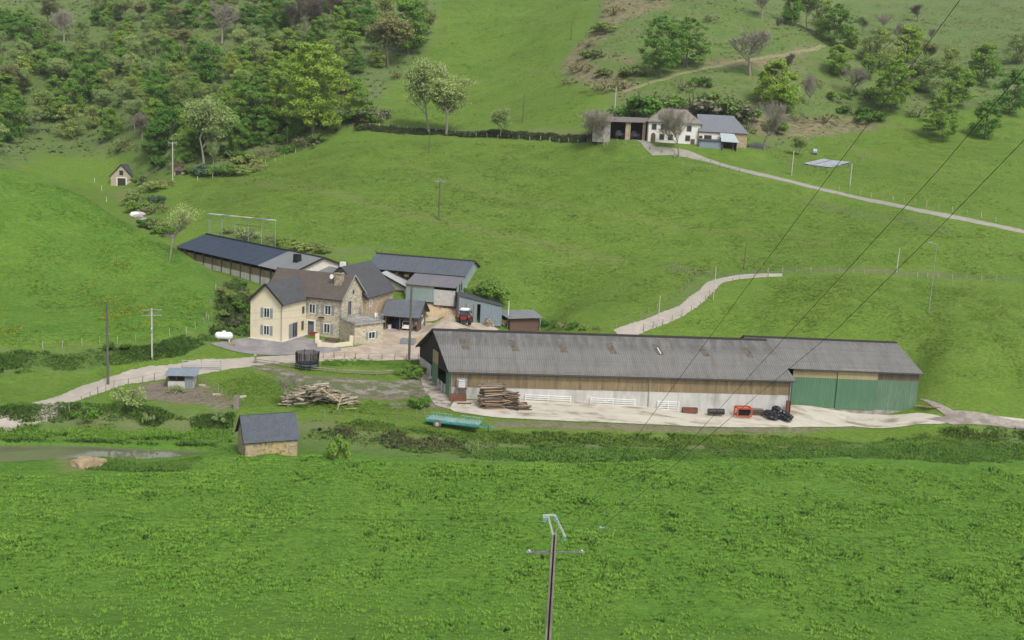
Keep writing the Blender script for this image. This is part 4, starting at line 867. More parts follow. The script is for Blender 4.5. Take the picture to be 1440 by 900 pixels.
GREYTIN = sheetm('grey_tin', (.24, .26, .275), .3, 0, .1, .25, .55, stripe=.2); GREYTINL = sheetm('pale_tin', (.38, .43, .45), .4, 0, .1, .2, .5, stripe=.15)
DARKR = M('dark_roof_sheet', (.06, .065, .07), .7, .2, 2); BRWR = M('reddish_logs', (.14, .085, .065), .9, .3, 2, stretch=(1, 1, 5))
PALES = stone('pale_stone', [(.40, .33, .24), (.46, .39, .29), (.34, .28, .20), (.5, .43, .33)], (.48, .41, .31), 2.2)
GREYD2 = M('far_slate_roof', (.155, .165, .185), .8, .12, 1.2)
BARN_ROT = 0.0
# ================================================================ props, poles, fences
def W2(p, ang, x, y):
    c, s = math.cos(ang), math.sin(ang); return (p[0]+c*x-s*y, p[1]+s*x+c*y)
def pole(name, label, cat, px, base, top, r, m, kind='', group=None, ptop=None, extra=None):
    P = G(px, base); T = at_y(ptop or px, top, P[1]); h = T[2]-P[2]
    t = thing(name, label, cat, P, 0, group)
    b = MB(); b.tube((0, 0, -.5), (0, 0, h), r, r*.7, 8) if m is not CPOLE else b.beam((0, 0, -.5), (0, 0, h), r*1.1, r*1.5); b.build('post', m, t)
    if kind == 'arm':
        b = MB(); b.beam((-1.1, 0, h-.25), (1.1, 0, h-.15), .1, .1); c = b.build('crossarm', GALV, t)
        for x in (-1, 0, 1): b = MB(); b.lathe((x, 0, h-.1), (0, 0, 1), [(0, .06), (.1, .1), (.15, .05), (.22, .09), (.3, .04)], 8); b.build('insulator', INSU, c)
    if kind == 'tee':
        for z in (h-.15, h-.9): b = MB(); b.beam((-1.3, -.3, z-.1), (1.3, .3, z), .09, .09); b.build('crossarm', GALV, t)
        b = MB(); b.lathe((.0, -.15, h*.55), (0, 0, 1), [(0, .14), (.35, .16), (.5, .1)], 8); b.build('switch_box', GALV, t)
    if kind == 'lamp':
        b = MB(); b.beam((0, 0, h-.05), (-1.2, -.4, h+.25), .07, .07); b.build('lamp_arm', GALV, t); b = MB(); b.box(-1.7, -1.0, -.6, -.3, h+.2, h+.35); b.build('lamp_head', GALV, t)
    if kind == 'bracket':
        b = MB(); b.beam((-.45, 0, h*.62), (.35, 0, h*.62), .06, .06); b.build('bracket', GALV, t)
    t['h'] = 0; del t['h']
    return P, np.array([P[0], P[1], P[2]+h])
def wire(label, pts, r=.012, sag=0.0, group=None, n=10):
    b = MB(); out = []
    for i in range(len(pts)-1):
        a, c = Vector(pts[i]), Vector(pts[i+1])
        for k in range(n): u = k/n; p = a.lerp(c, u); p.z -= sag*4*u*(1-u); out.append(p)
    out.append(Vector(pts[-1]))
    vs = []; fs = []
    for i, p in enumerate(out):
        d = (out[min(i+1, len(out)-1)]-out[max(i-1, 0)]).normalized(); u = d.orthogonal().normalized(); w = d.cross(u)
        for k in range(4): a = k*math.pi/2; vs.append(tuple(p+(u*math.cos(a)+w*math.sin(a))*r))
        if i: fs += [((i-1)*4+k, (i-1)*4+(k+1) % 4, i*4+(k+1) % 4, i*4+k) for k in range(4)]
    b.add(vs, fs); o = b.build('overhead_wire', WIREM); return tag(o, label, 'wire', group)
_postme = {}
def fence(name, label, pts, sp=2.5, h=1.1, m=None, r=.06, wires=(0.5, .95), cat='fence', rail=0, jit=.15, maxn=100):
    m = m or GREYW; W = [G(a, b) for a, b in pts]; C = []
    for i in range(len(W)-1):
        n = max(1, int(round(np.hypot(*(W[i+1]-W[i])[:2])/sp)))
        for k in range(n): C.append(W[i]*(1-k/n)+W[i+1]*k/n)
    C.append(W[-1]); C = C[:maxn]
    t = thing(name, label, cat, (C[0][0], C[0][1], gz(C[0][0], C[0][1]))); o = np.array(t.location)
    key = (round(r, 3), round(h, 2), m.name)
    if key not in _postme:
        b = MB(); b.tube((0, 0, -.3), (0, 0, h), r, r*.85, 6); x = b.build('post', m); _postme[key] = x.data; bpy.data.objects.remove(x)
    Z = height(np.array([c[0] for c in C]), np.array([c[1] for c in C])); tops = []
    for c, z in zip(C, Z):
        x = link(bpy.data.objects.new('post', _postme[key])); x.parent = t; s = 1+rnd.uniform(-jit, jit)
        x.location = (c[0]-o[0], c[1]-o[1], z-o[2]); x.scale = (1, 1, s); x.rotation_euler = (rnd.uniform(-.06, .06), rnd.uniform(-.08, .08), 0); tops.append(Vector((c[0]-o[0], c[1]-o[1], z-o[2])))
    for w in wires:
        b = MB()
        for a, c in zip(tops, tops[1:]):
            if rail: b.beam(a+Vector((0, 0, w*h)), c+Vector((0, 0, w*h)), .04, rail)
            else: b.tube(a+Vector((0, 0, w*h)), c+Vector((0, 0, w*h)), .008, None, 3)
        b.build('rail' if rail else 'wire', m if rail else WIREM, t)
    return t
def rail_gate(p, ang, label, L, z, off=0, n=5, posts=(0, .5, 1), mt=None):
    mt = mt or WHITEP
    t = thing('metal_gate', label, 'gate', (p[0], p[1], z), ang)
    for k in range(n): b = MB(); b.tube((0, 0, .15+k*.28), (L, 0, .15+k*.28), .045, None, 6); b.build('rail', mt, t)
    for u in posts: b = MB(); b.tube((L*u, 0, 0), (L*u, 0, 1.45), .045, None, 6); b.build('upright', mt, t)
    return t
def tractor():
    P = G(653, 457.5); A = math.radians(82)
    t = thing('red_tractor', 'red tractor with white cab roof parked before the grey tin shed', 'tractor', (P[0], P[1]+.6, P[2]+.1), A)   # +x = forward (away)
    RED = M('tractor_red', (.24, .035, .025), .5, .12, 3, bump=.02)
    b = MB(); b.box(.6, 2.6, -.42, .42, .85, 1.55); b.prism([(2.6, -.38), (2.75, -.3), (2.75, .3), (2.6, .38)], .9, 1.45); b.build('bonnet', RED, t)
    b = MB(); b.box(-.9, 2.3, -.3, .3, .55, .9); b.box(-1.5, -.9, -.45, .45, .6, 1.0); b.build('chassis', DARKW, t)
    b = MB(); b.extr([(-.95, -.62, 1.0), (.55, -.62, 1.0), (.65, -.62, 1.6), (.35, -.62, 2.5), (-.85, -.62, 2.5), (-1.0, -.62, 1.7)], (0, 1.24, 0)); b.build('cab_glass', GLASS, t)
    for x0, x1 in ((.67, .37), (-1.02, -.87)):
        for y in (-.64, .64): b = MB(); b.beam((x0, y, 1.0), (x1, y, 2.5), .09, .09); b.build('cab_post', DARKW, t)
    b = MB(); b.box(-1.1, .55, -.74, .74, 2.5, 2.68); b.box(-.95, .4, -.62, .62, 2.68, 2.76); b.build('cab_roof', WHITEP, t)
    for y in (-1, 1):
        b = MB(); b.extr([(-1.35, y*.95-.2, 1.35), (-1.15, y*.95-.2, 1.68), (-.1, y*.95-.2, 1.68), (.15, y*.95-.2, 1.3), (.05, y*.95-.2, 1.25), (-.15, y*.95-.2, 1.58), (-1.1, y*.95-.2, 1.58), (-1.25, y*.95-.2, 1.3)], (0, .4, 0)); b.build('fender', RED, t)
        w = thing_part('wheel', MB().lathe((-.55, y*.95-.23, .82), (0, 1, 0), [(0, .5), (.04, .78), (.12, .82), (.34, .82), (.42, .78), (.46, .5)], 20), TYRE, t)
        thing_part('rim', MB().lathe((-.55, y*.95-.25, .82), (0, 1, 0), [(0, .2), (.03, .42), (.47, .42), (.5, .2)], 14), RED, w)
        w = thing_part('wheel', MB().lathe((2.0, y*.8-.15, .52), (0, 1, 0), [(0, .3), (.03, .5), (.27, .5), (.3, .3)], 16), TYRE, t)
        thing_part('rim', MB().lathe((2.0, y*.8-.17, .52), (0, 1, 0), [(0, .1), (.03, .26), (.31, .26), (.34, .1)], 12), RED, w)
        thing_part('work_light', MB().box(-1.16, -1.1, y*.5-.1, y*.5+.1, 2.5, 2.62), GALV, t)
        thing_part('lift_arm', MB().beam((-1.1, y*.35, .7), (-1.9, y*.4, .45), .09, .12), DARKW, t)
    thing_part('exhaust', MB().tube((.75, -.5, 1.4), (.75, -.5, 2.5), .05), GALV, t)
    thing_part('rear_hood', MB().box(-1.35, -.98, -.5, .5, 1.0, 1.5), RED, t)
    for y in (-1, 1): thing_part('mirror', MB().box(.55, .6, y*.95-.12, y*.95+.12, 1.9, 2.25).beam((.55, y*.65, 2.2), (.58, y*.95, 2.15), .03, .03), DARKW, t)
def thing_part(n, mb, m, t): return mb.build(n, m, t)
def trailer():
    P = G(640, 601); A = math.radians(-14); z = gz(P[0], P[1])
    t = thing('flat_trailer', 'turquoise flat farm trailer with slatted ladder sides parked on the grass', 'trailer', (P[0], P[1], z), A)
    TQ = M('turquoise_paint', (.03, .26, .22), .55, .25, 3, col2=(.10, .30, .27), s2=1.2); TQ2 = M('pale_turquoise', (.20, .33, .29), .6, .3, 4)
    thing_part('deck', MB().box(-3.6, 3.2, -1.1, 1.1, .78, .92), TQ2, t)
    thing_part('chassis', MB().box(-3.5, 3.1, -1.0, -.85, .55, .78).box(-3.6, 3.2, -1.16, -1.1, .7, .95), TQ, t)
    thing_part('chassis', MB().box(-3.5, 3.1, .85, 1.0, .55, .78).box(-3.6, 3.2, 1.1, 1.16, .7, .95), TQ, t)
    for x0, x1, ln in ((-3.6, -.9, 0), (.4, 3.15, .0)):
        for y in (-.95, .95):
            b = MB(); b.beam((x0, y, .98), (x1, y, .98), .06, .06); b.beam((x0, y*1.0, 1.35), (x1, y, 1.35), .06, .06)
            for k in range(8): x = x0+(x1-x0)*k/7; b.beam((x, y, .95), (x+.12, y, 1.35), .04, .06)
            b.build('ladder_side', TQ2, t)
    for y in (-1.12, .9):
        w = thing_part('wheel', MB().lathe((-2.0, y*1.12, .5), (0, 1, 0), [(0, .3), (.03, .52), (.2, .52), (.23, .3)], 16), M('old_tyre', (.13, .12, .11), .95, .2), t); thing_part('rim', MB().lathe((-2.0, y*1.12-.02, .5), (0, 1, 0), [(0, .12), (.02, .26), (.25, .24), (.27, .12)], 12), CPOLE, w)
    thing_part('axle', MB().tube((-2.0, -.9, .42), (-2.0, .9, .42), .06), DARKW, t)
    thing_part('drawbar', MB().beam((3.1, -.6, .68), (5.0, 0, .5), .1, .1).beam((3.1, .6, .68), (5.0, 0, .5), .1, .1), TQ, t); thing_part('jack', MB().tube((4.3, .0, -.05), (4.3, 0, .75), .05), DARKW, t)
def trampoline():
    P = G(432, 518); z = P[2]; t = thing('trampoline', 'square trampoline with black safety net standing on the lawn by the road', 'trampoline', P, .05)
    n = 8; R = 1.55; c = [(R*math.cos(2*math.pi*(i+.5)/n), R*math.sin(2*math.pi*(i+.5)/n)) for i in range(n)]
    for x, y in c: thing_part('net_pole', MB().tube((x*1.04, y*1.04, 0), (x*1.1, y*1.1, 2.45), .05), DARKW, t)
    thing_part('mat', MB().prism([(x*.95, y*.95) for x, y in c], .72, .76), M('mat_blue', (.05, .06, .09), .7), t)
    b = MB(); [b.beam((*c[i], .7), (*c[(i+1) % n], .7), .1, .12) for i in range(n)]; b.build('frame', M('frame_blue', (.10, .13, .18), .6), t)
    b = MB()
    for i in range(n):
        a, d = Vector(c[i]), Vector(c[(i+1) % n])
        for k in range(12): p = a.lerp(d, k/12); b.tube((p.x, p.y, .78), (p.x*1.08, p.y*1.08, 2.35), .02, None, 3)
        for h in np.arange(.85, 2.45, .1): s = 1+.08*(h-.78)/1.6; b.tube((a.x*s, a.y*s, h), (d.x*s, d.y*s, h), .018, None, 3)
    b.build('safety_net', M('net_black', (.015, .015, .015), .9, 0, 1, bump=0), t)
def gas_tank():
    P = G(314, 480); t = thing('gas_tank', 'white horizontal gas tank lying at the edge of the grey forecourt', 'gas tank', (P[0], P[1]+.3, P[2]+.25), math.radians(12))
    thing_part('tank', MB().lathe((-1.3, 0, .55), (1, 0, 0), [(0, .1), (.06, .3), (.2, .48), (.4, .56), (2.2, .56), (2.4, .48), (2.54, .3), (2.6, .1)], 18), WHITEP, t)
    thing_part('valve_dome', MB().lathe((0, 0, 1.05), (0, 0, 1), [(0, .25), (.16, .25), (.24, .18)], 12), WHITEP, t)
    for x in (-.8, .8): thing_part('support', MB().box(x-.1, x+.1, -.35, .35, -.4, .12), CONC, t)
    for i, (px, py, l, s) in enumerate(((323, 484, 'brown bundle of planks on the ground beside the gas tank', .8),)):
        Q = G(px, py); w = thing('plank_bundle', l, 'planks', Q, .15); 
        for k in range(5): thing_part('plank', MB().box(-.7, .7, -.4+k*.17, -.26+k*.17, 0, .12+.04*(k % 2)), GREYO, w)
def yard_things(N1, a, L):
    def loc(u, v, z): c, s = math.cos(a), math.sin(a); v0 = v; return (N1[0]+c*u-s*v0, N1[1]+s*u+c*v0, z)
    sx = lambda px: (px-632)/(1108-632)*L
    gnd = lambda u: -1.2*u/L
    # tank on rack
    u = sx(647); z = gnd(u); t = thing('tank_rack', 'rusty steel rack carrying a white plastic tank at the barn corner', 'rack', loc(u-.6, -1.2, z), a)
    for x in (0, 1.25):
        for y in (0, 1.0): thing_part('upright', MB().tube((x, y, 0), (x, y, 3.0), .05), GALV, t)
    thing_part('shelf', MB().box(-.1, 1.35, -.1, 1.1, 1.75, 1.85), RUST, t); thing_part('top_rail', MB().tube((0, 0, 3), (1.25, 0, 3), .04).tube((1.25, 0, 3), (1.25, 1, 3), .04).tube((1.25, 1, 3), (0, 1, 3), .04).tube((0, 1, 3), (0, 0, 3), .04), GALV, t)
    thing_part('trough', MB().box(-.9, 1.3, -.2, .6, 0.05, 1.0), RUST, t)
    w = thing('water_tank', 'white cube water tank in a metal cage on the steel rack', 'tank', loc(u-.45, -1.05, z+1.86), a)
    thing_part('bottle', MB().box(.05, .95, .05, .85, .05, .98), WHITEP, w); thing_part('filler_cap', MB().lathe((.5, .45, .98), (0, 0, 1), [(0, .12), (.06, .12)], 10), GALVD, w)
    b = MB()
    for k in range(4): h = .08+k*.3; b.tube((0, 0, h), (1, 0, h), .015, None, 4).tube((1, 0, h), (1, .9, h), .015, None, 4).tube((0, 0, h), (0, .9, h), .015, None, 4)
    for k in range(5): b.tube((k*.25, 0, 0), (k*.25, 0, 1), .015, None, 4)
    b.build('cage', GALV, w)
    # log stacks
    LOG = M('split_log', (.20, .125, .07), .9, .5, 3.5, rand=1.3, stretch=(.4, 3, 3)); protos = []
    for k in range(5):
        b = MB(); n = 5+k % 3; r = .075+.014*k; b.tube((-1.1, 0, 0), (1.1, .03*k, .02*k), r, r*.8, n); protos.append(b)
    def logs(u0, v0, rows, per, wide, ang0, jit, lab, grp, ln=1.0, taper=.9):
        first = {}
        mats = (LOG, M('dark_log', (.085, .06, .042), .9, .5, 3, stretch=(.4, 3, 3)), M('pale_log', (.36, .27, .17), .9, .4, 3, stretch=(.4, 3, 3)), M('grey_log', (.20, .17, .14), .9, .4, 3, stretch=(.4, 3, 3)))
        for r_ in range(rows):
            w = per-int(r_*taper*per/rows)
            for i in range(w):
                k = rnd.randrange(16); x = u0+rnd.uniform(-.3, .3)*ln; y = v0+(i-(w-1)/2)*wide/per; z = gnd(u0)+.12+r_*.19+rnd.uniform(-.03, .03)
                q = loc(x, y, z)
                if k not in first: o = protos[k % 5].build('split_log', mats[k % 4]); first[k] = o
                else: o = first[k].copy(); link(o)
                o.location = q; o.rotation_euler = (rnd.uniform(0, 6), rnd.uniform(-jit, jit)*.5, a+ang0+rnd.uniform(-jit, jit)); o.scale = (ln*rnd.uniform(.8, 1.15), 1, 1)
                tag(o, lab, 'log', grp)
    logs(sx(687), -3.1, 16, 10, 2.6, .12, .13, 'split brown log in the tall stack before the white barn base', 'logs in the tall stack', 1.35, .45)
    logs(sx(711), -3.0, 11, 10, 2.4, -.25, .5, 'rough brown log in the loose heap right of the tall log stack', 'logs in the loose heap', .9, .6)
    logs(sx(727), -3.4, 4, 7, 2.0, -.2, .4, 'dark log spilling from the low end of the loose heap', 'logs at the heap end', .9, .7)
    b = MB(); b.tube((0, 0, .12), (1.9, .1, .12), .1); o = b.build('fallen_log', LOG, None, loc=loc(sx(641), -2.6, gnd(sx(641)))); o.rotation_euler = (0, 0, a); tag(o, 'single dark log lying on the concrete left of the log stack', 'log')
    for i, (p0, p1, n, l) in enumerate(((735, 797, 5, 'long white tubular gate leaning on the barn base just right of the logs'), (825, 887, 5, 'long white tubular gate propped midway along the barn base'), (919, 949, 5, 'short white tubular gate propped right of the downpipe'))):
        u = sx(p0); g = rail_gate(loc(u, -.55, 0)[:2], a-.025, l, sx(p1)-u, gnd(u)-.05, n=n); g.rotation_euler = (math.radians(-12), 0.025, a)
        thing_part('brace', MB().tube((0, 0, .15), ((sx(p1)-u)*.5, 0, 1.27), .02, None, 4), WHITEP, g)
    u = sx(953); t = thing('rusty_trough', 'rust-brown rectangular trough against the barn base', 'trough', loc(u, -1.3, gnd(u)-.05), a)
    b = MB(); w = 2.1; b.box(0, w, 0, .06, 0, .65).box(0, w, .64, .7, 0, .65).box(0, .06, .06, .64, 0, .65).box(w-.06, w, .06, .64, 0, .65).box(.06, w-.06, .06, .64, .0, .5); b.build('trough', RUST, t)
    u = sx(987); t = thing('black_roll', 'black plastic roll lying on the concrete right of the rusty trough', 'roll', loc(u, -1.9, gnd(u)), a)
    thing_part('roll', MB().lathe((0, .3, .42), (1, 0, 0), [(0, .1), (.02, .40), (2.3, .42), (2.32, .1)], 14), BLACKP, t); thing_part('strap', MB().lathe((1.1, .3, .42), (1, 0, 0), [(0, .43), (.1, .43)], 14), DARKW, t)
    u = sx(1027); t = thing('orange_crate_frame', 'orange-red open metal frame standing on the concrete', 'frame', loc(u, -2.2, gnd(u)), a)
    OR = M('orange_paint', (.46, .08, .03), .6, .2, 4)
    for x in (0, 2.0):
        for y in (0, 1.2): thing_part('upright', MB().beam((x, y, 0), (x, y, 1.25), .18, .18), OR, t)
    thing_part('base_frame', MB().beam((0, 0, .1), (2, 0, .1), .15, .15).beam((0, 1.2, .1), (2, 1.2, .1), .15, .15), OR, t)
    thing_part('top_frame', MB().beam((0, 0, 1.2), (2, 0, 1.2), .15, .22).beam((0, 1.2, 1.2), (2, 1.2, 1.2), .15, .22).beam((0, 0, 1.2), (0, 1.2, 1.2), .15, .15).beam((2, 0, 1.2), (2, 1.2, 1.2), .15, .15), OR, t)
    thing_part('inner_box', MB().box(.4, 1.9, .35, 1.1, .1, .95), BLACKP, t)
    u = sx(1053); t = thing('dark_pallet', 'dark timber pallet stack right of the orange frame', 'pallet', loc(u, -1.0, gnd(u)), a)
    for k in range(4): thing_part('board', MB().box(0, 1.6, 0, .9, .1+k*.2, .2+k*.2), BARKD, t)
    rs = random.Random(5)
    for i, (px, v, z0, s, l) in enumerate(((1079, -2.1, 0, 1.1, 'largest crumpled black wrapped bale at the left of the black heap'), (1092, -1.9, .1, 1.0, 'black wrapped bundle in the middle of the black heap'), (1098, -2.6, 0, .85, 'low black bundle at the front right of the black heap'), (1084, -1.6, .8, .8, 'black wrapped bundle lying on top of the heap'), (1072, -1.6, .25, .7, 'small black bundle at the left back of the black heap'))):
        u = sx(px); p = loc(u, v, gnd(u)+z0); bm = bmesh.new(); bmesh.ops.create_icosphere(bm, subdivisions=3, radius=.75*s)
        for vv in bm.verts:
            c = vv.co; f = 1+.16*math.sin(c.x*9+i)*math.sin(c.y*8)+.12*math.sin(c.z*11+i*2+c.x*5); vv.co = Vector((c.x*f*1.15, c.y*f, max(c.z*f*.9, -.45*s)+.45*s))
        me = bpy.data.meshes.new('black_bale'); bm.to_mesh(me); bm.free(); me.materials.append(BLACKP); o = link(bpy.data.objects.new('black_bale', me)); o.location = p; tag(o, l, 'bale')
    u = sx(1104); t = thing('rusty_post', 'rust-brown upright steel post standing at the right corner of the long barn', 'post', loc(u, -.8, gnd(u)-.1), a); thing_part('web', MB().box(-.22, .22, -.05, .05, 0, 2.4), RUST, t); thing_part('flange', MB().box(-.28, -.22, -.2, .2, 0, 2.4), RUST, t); thing_part('flange', MB().box(.22, .28, -.2, .2, 0, 2.4), RUST, t)
    for i in range(4): 
        q = G(1300+i*4, 573+i*1.2, ymin=149); o = MB().tube((-1.2, 0, .12), (1.2, .1, .12), .12, .09, 6).build('timber_pole', LOG, None, loc=(q[0], q[1], q[2]+.08*i)); o.rotation_euler = (0, 0, -.3+.12*i); tag(o, 'reddish pole lying in the small pile at the right end of the green barn', 'pole', 'poles right of the green barn')
def beam_pile():
    WD = M('old_beam_wood', (.27, .23, .17), .95, .45, 2, rand=1.0, stretch=(.4, 3, 3)); rs = random.Random(3); first = []
    for k in range(4):
        b = MB(); w = .12+.05*k; b.box(-.45-.16*k, .45+.16*k, -w/2, w/2, -w/3, w/3); first.append(b.build('old_plank', WD))
    n = 0
    for i in range(240):
        u = rs.random(); px = 400+98*u; hh = max(.12, (1-abs(u-.38)**1.5*2.6))*2.1; 
        P = G(px, 573.5-12*rs.random()-(2 if u > .5 else 0)); z = P[2]+.08+rs.random()**.8*hh
        if i > 225: z = P[2]+hh*.9
        o = first[i] if i < 4 else first[rs.randrange(4)].copy()
        if i >= 4: link(o)
        o.location = (P[0], P[1]+rs.uniform(-.3, 1.2), z); o.rotation_euler = (rs.uniform(-.5, .5), rs.uniform(-.28, .28), rs.choice((rs.uniform(-.5, .5), rs.uniform(-.4, .4)+.3, rs.uniform(-1.4, 1.4)))); o.scale = (rs.uniform(.6, 1.3), 1, 1)
        tag(o, 'weathered old plank in the big heap behind the pond hut', 'plank', 'planks in the demolition heap')
    for (x0, y0, x1, y1, l) in ((451, 546, 478, 565, 'pale yellow new plank leaning diagonally on the old beam heap'), (482, 553, 474, 577, 'pale grey plank standing against the right end of the beam heap'), (485, 575, 502, 574, 'pale plank lying on the grass right of the beam heap')):
        a = G(x0, 574); b_ = G(x1, min(y1, 576)); A = at_y(x0, y0, a[1]-.2); B = at_y(x1, y1, a[1]-.8); c = (A+B)/2
        o = MB().beam(tuple(A-c), tuple(B-c), .18, .08).build('plank', PALEW); o.location = tuple(c); tag(o, l, 'plank')
def sand_heap():
    P = G(124, 653); bm = bmesh.new(); bmesh.ops.create_icosphere(bm, subdivisions=4, radius=1)
    for v in bm.verts: c = v.co; f = 1+.12*math.sin(c.x*5+1)*math.cos(c.y*6)+.06*math.sin(c.x*13+c.y*9); v.co = Vector((c.x*1.9*f, c.y*1.5*f, max(c.z, -.1)*.8*f))
    me = bpy.data.meshes.new('earth_heap'); bm.to_mesh(me); bm.free(); me.materials.append(M('tan_earth', (.33, .25, .15), .95, .2, 2, col2=(.22, .17, .10), s2=1, bump=.4)); o = link(bpy.data.objects.new('earth_heap', me)); o.location = tuple(P); tag(o, 'low heap of tan earth on the near bank of the pond', 'heap')
def firewood():
    rs = random.Random(8); f = None; WD = M('firewood', (.36, .27, .16), .95, .4, 3, rand=.9, stretch=(.4, 3, 3))
    for i in range(46):
        u = rs.random(); px = 681+33*u; P = G(px, 459.5-3*rs.random(), ymin=163); z = P[2]+.1+rs.random()*1.5*(1-.5*u)
        if f is None: o = f = MB().tube((-.45, 0, 0), (.45, 0, 0), .13, .11, 6).build('firewood_log', WD)
        else: o = f.copy(); link(o)
        o.location = (P[0], P[1], z); o.rotation_euler = (0, rs.uniform(-.6, .6), rs.uniform(-2, 2)); tag(o, 'cut firewood log in the heap before the grey tin shed', 'log', 'firewood before the tin shed')
    for px, py, l, m in ((617, 428, 'white round tub beside the lean-to wall', WHITEP), (627, 429, 'orange-yellow tub beside the lean-to wall', M('orange_tub', (.50, .26, .05), .6, .15))):
        P = G(px, py+1, ymin=170); t = thing('feed_tub', l, 'tub', P); thing_part('tub', MB().lathe((0, 0, 0), (0, 0, 1), [(0, .5), (.1, .55), (.85, .65), (.95, .68)], 14), m, t); thing_part('rim', MB().lathe((0, 0, .93), (0, 0, 1), [(0, .7), (.07, .7), (.08, .5)], 14), m, t)
    P = G(562, 484); t = thing('galvanised_cage', 'low grey metal crate on the ground before the carport', 'crate', P, -.1); b = MB()
    for x in (0, 2.4):
        for y in (0, 1.0): b = MB().beam((x, y, 0), (x, y, .9), .06, .06); b.build('upright', GALV, t)
    thing_part('panel', MB().box(.03, 2.37, 0, .04, .15, .85), GREYTIN, t); thing_part('panel', MB().box(.03, 2.37, 1.0, 1.04, .15, .85), GREYTIN, t)
    P = G(578, 483); w = thing('low_stone_wall', 'low dark stone wall running from the metal crate to the barn', 'wall', P, .25); thing_part('wall', MB().box(-.8, 4.0, 0, .4, -.4, .9), RUBBLE2, w)
    P = G(605, 527); 
    for k, (px, py) in enumerate(((602, 525), (606, 533), (600, 519))):
        P = G(px, py); o = MB().lathe((0, 0, 0), (0, 0, 1), [(0, .35), (.25, .4), (.4, .2)], 7).build('stone_block', CPOLE, None, loc=P); tag(o, ('pale boulder', 'pale flat boulder', 'small pale boulder')[k]+' beside the open gable of the long barn, '+('middle one', 'nearest one', 'farthest one')[k], 'stone')
def banner_cage():
    P0 = at_y(294, 328, 214); P1 = at_y(387, 334, 207); A = ang_of(P0, P1); L = float(np.hypot(*(P1-P0)[:2])); z = 10.6
    T0 = at_y(294, 302, 214)[2]; T1 = at_y(387, 309, 207)[2]
    t = thing('netted_cage', 'tall netted frame topped with a row of coloured panels behind the long shed', 'frame', (P0[0], P0[1], z), A); h = (T0+T1)/2-z
    for i in range(6): x = L*i/5; thing_part('upright', MB().tube((x, 0, -2), (x, 0, h), .06), GALV, t)
    for y, zz in ((0, h*.75),): thing_part('cross_rail', MB().tube((L*.4, 0, zz), (L*.8, 0, zz), .06), RUST, t)
    cs = [(.35, .42, .46), (.45, .46, .45), (.16, .24, .36), (.45, .46, .45), (.42, .34, .16), (.45, .45, .45), (.33, .17, .13), (.18, .25, .36), (.42, .44, .46)]
    for i, c in enumerate(cs): thing_part('roof_panel', MB().box(L*i/9+.03, L*(i+1)/9-.03, -.5, .5, h, h+.12), M(f'panel_tone_{i}', c, .6, .05), t)
    b = MB()
    for i in range(int(L/.35)): b.tube((i*.35, 0, 0), (i*.35, 0, h), .008, None, 3)
    for k in range(int(h/.4)): b.tube((0, 0, k*.4), (L, 0, k*.4), .008, None, 3)
    b.build('netting', GALV, t)
def far_things():
    # tarps on the knoll, water drum, pens
    for i, (s, l) in enumerate(((((1130, 231), (1158, 224.5), (1168, 226.5), (1140, 233)), 'left pale tarpaulin panel of the sheet on the grassy knoll'), (((1142, 233.5), (1170, 226.8), (1196, 229), (1168, 236.5)), 'right pale tarpaulin panel of the sheet on the grassy knoll'))):
        P = [G(a, b, .12, ymin=200) for a, b in s]; c = sum(P)/4; m = MB(); m.slab([tuple(p-c+np.array([0, 0, .15])) for p in P], .12); o = m.build('tarpaulin', M('pale_tarp', (.30, .32, .36), .7, .3, .8), None, loc=tuple(c)); tag(o, l, 'tarpaulin')
    P = G(1145, 217, ymin=230); t = thing('silver_drum', 'round pale silver drum behind the tarpaulins on the knoll', 'drum', P); thing_part('drum', MB().lathe((-.6, 0, .7), (1, 0, 0), [(0, .3), (.1, .65), (1.1, .7), (1.25, .3)], 14), GREYTINL, t); thing_part('cradle', MB().box(-.5, .6, -.4, .4, -.2, .15), DARKW, t)
    P = G(1062, 207, ymin=230); t = thing('tarped_heap', 'low dark heap under black sheeting right of the distant stone barn', 'heap', P); thing_part('sheeting', MB().lathe((-2.2, 0, 0), (1, 0, 0), [(0, .2), (.5, .8), (2.2, 1.1), (4.0, .9), (4.6, .3)], 10), M('grey_sheeting', (.12, .125, .14), .6, .3, 2), t)
    P = G(194, 303, ymin=190); t = thing('white_dome_tent', 'small white rounded cover at the end of the valley track', 'cover', P, .1); b = MB()
    b.lathe((-1.8, 0, .1), (1, 0, 0), [(0, .3), (.4, .7), (1.8, .85), (3.2, .7), (3.6, .3)], 12); b.build('cover', WHITEP, t)
    P = G(196, 309, ymin=190); 
    for i in range(6): 
        q = G(194+i*9, 306+i*5.2, ymin=188); o = MB().lathe((0, 0, -.3), (0, 0, 1), [(0, 1.0), (.5, 1.1), (1.1, .6), (1.3, .2)], 7).build('spoil_heap', CONCD, None, loc=q); o.scale = (1.3, .8, .8); tag(o, 'grey-brown heap in the row along the stream below the white cover', 'heap', 'heaps along the valley stream')
    q = G(277, 240, ymin=240); t = thing('stone_pen', 'small brown roofed shelter at the foot of the wood beside a pale pole', 'shelter', at_y(256, 250, 278), .05)
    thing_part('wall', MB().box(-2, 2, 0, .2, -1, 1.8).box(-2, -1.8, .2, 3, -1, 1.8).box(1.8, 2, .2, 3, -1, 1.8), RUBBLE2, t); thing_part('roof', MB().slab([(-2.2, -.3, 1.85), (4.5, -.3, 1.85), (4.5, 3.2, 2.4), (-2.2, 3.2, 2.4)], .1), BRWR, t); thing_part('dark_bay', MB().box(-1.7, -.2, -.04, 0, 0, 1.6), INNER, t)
INSU = M('insulator_glass', (.20, .34, .33), .2, .1, 3, spec=.6, bump=0); TYRE = M('tyre_rubber', (.025, .024, .022), .9, .3, 5); GREYO = M('old_orange_plank', (.33, .22, .13), .9, .2); PALEW = M('new_plank', (.46, .37, .21), .9, .15, 3)
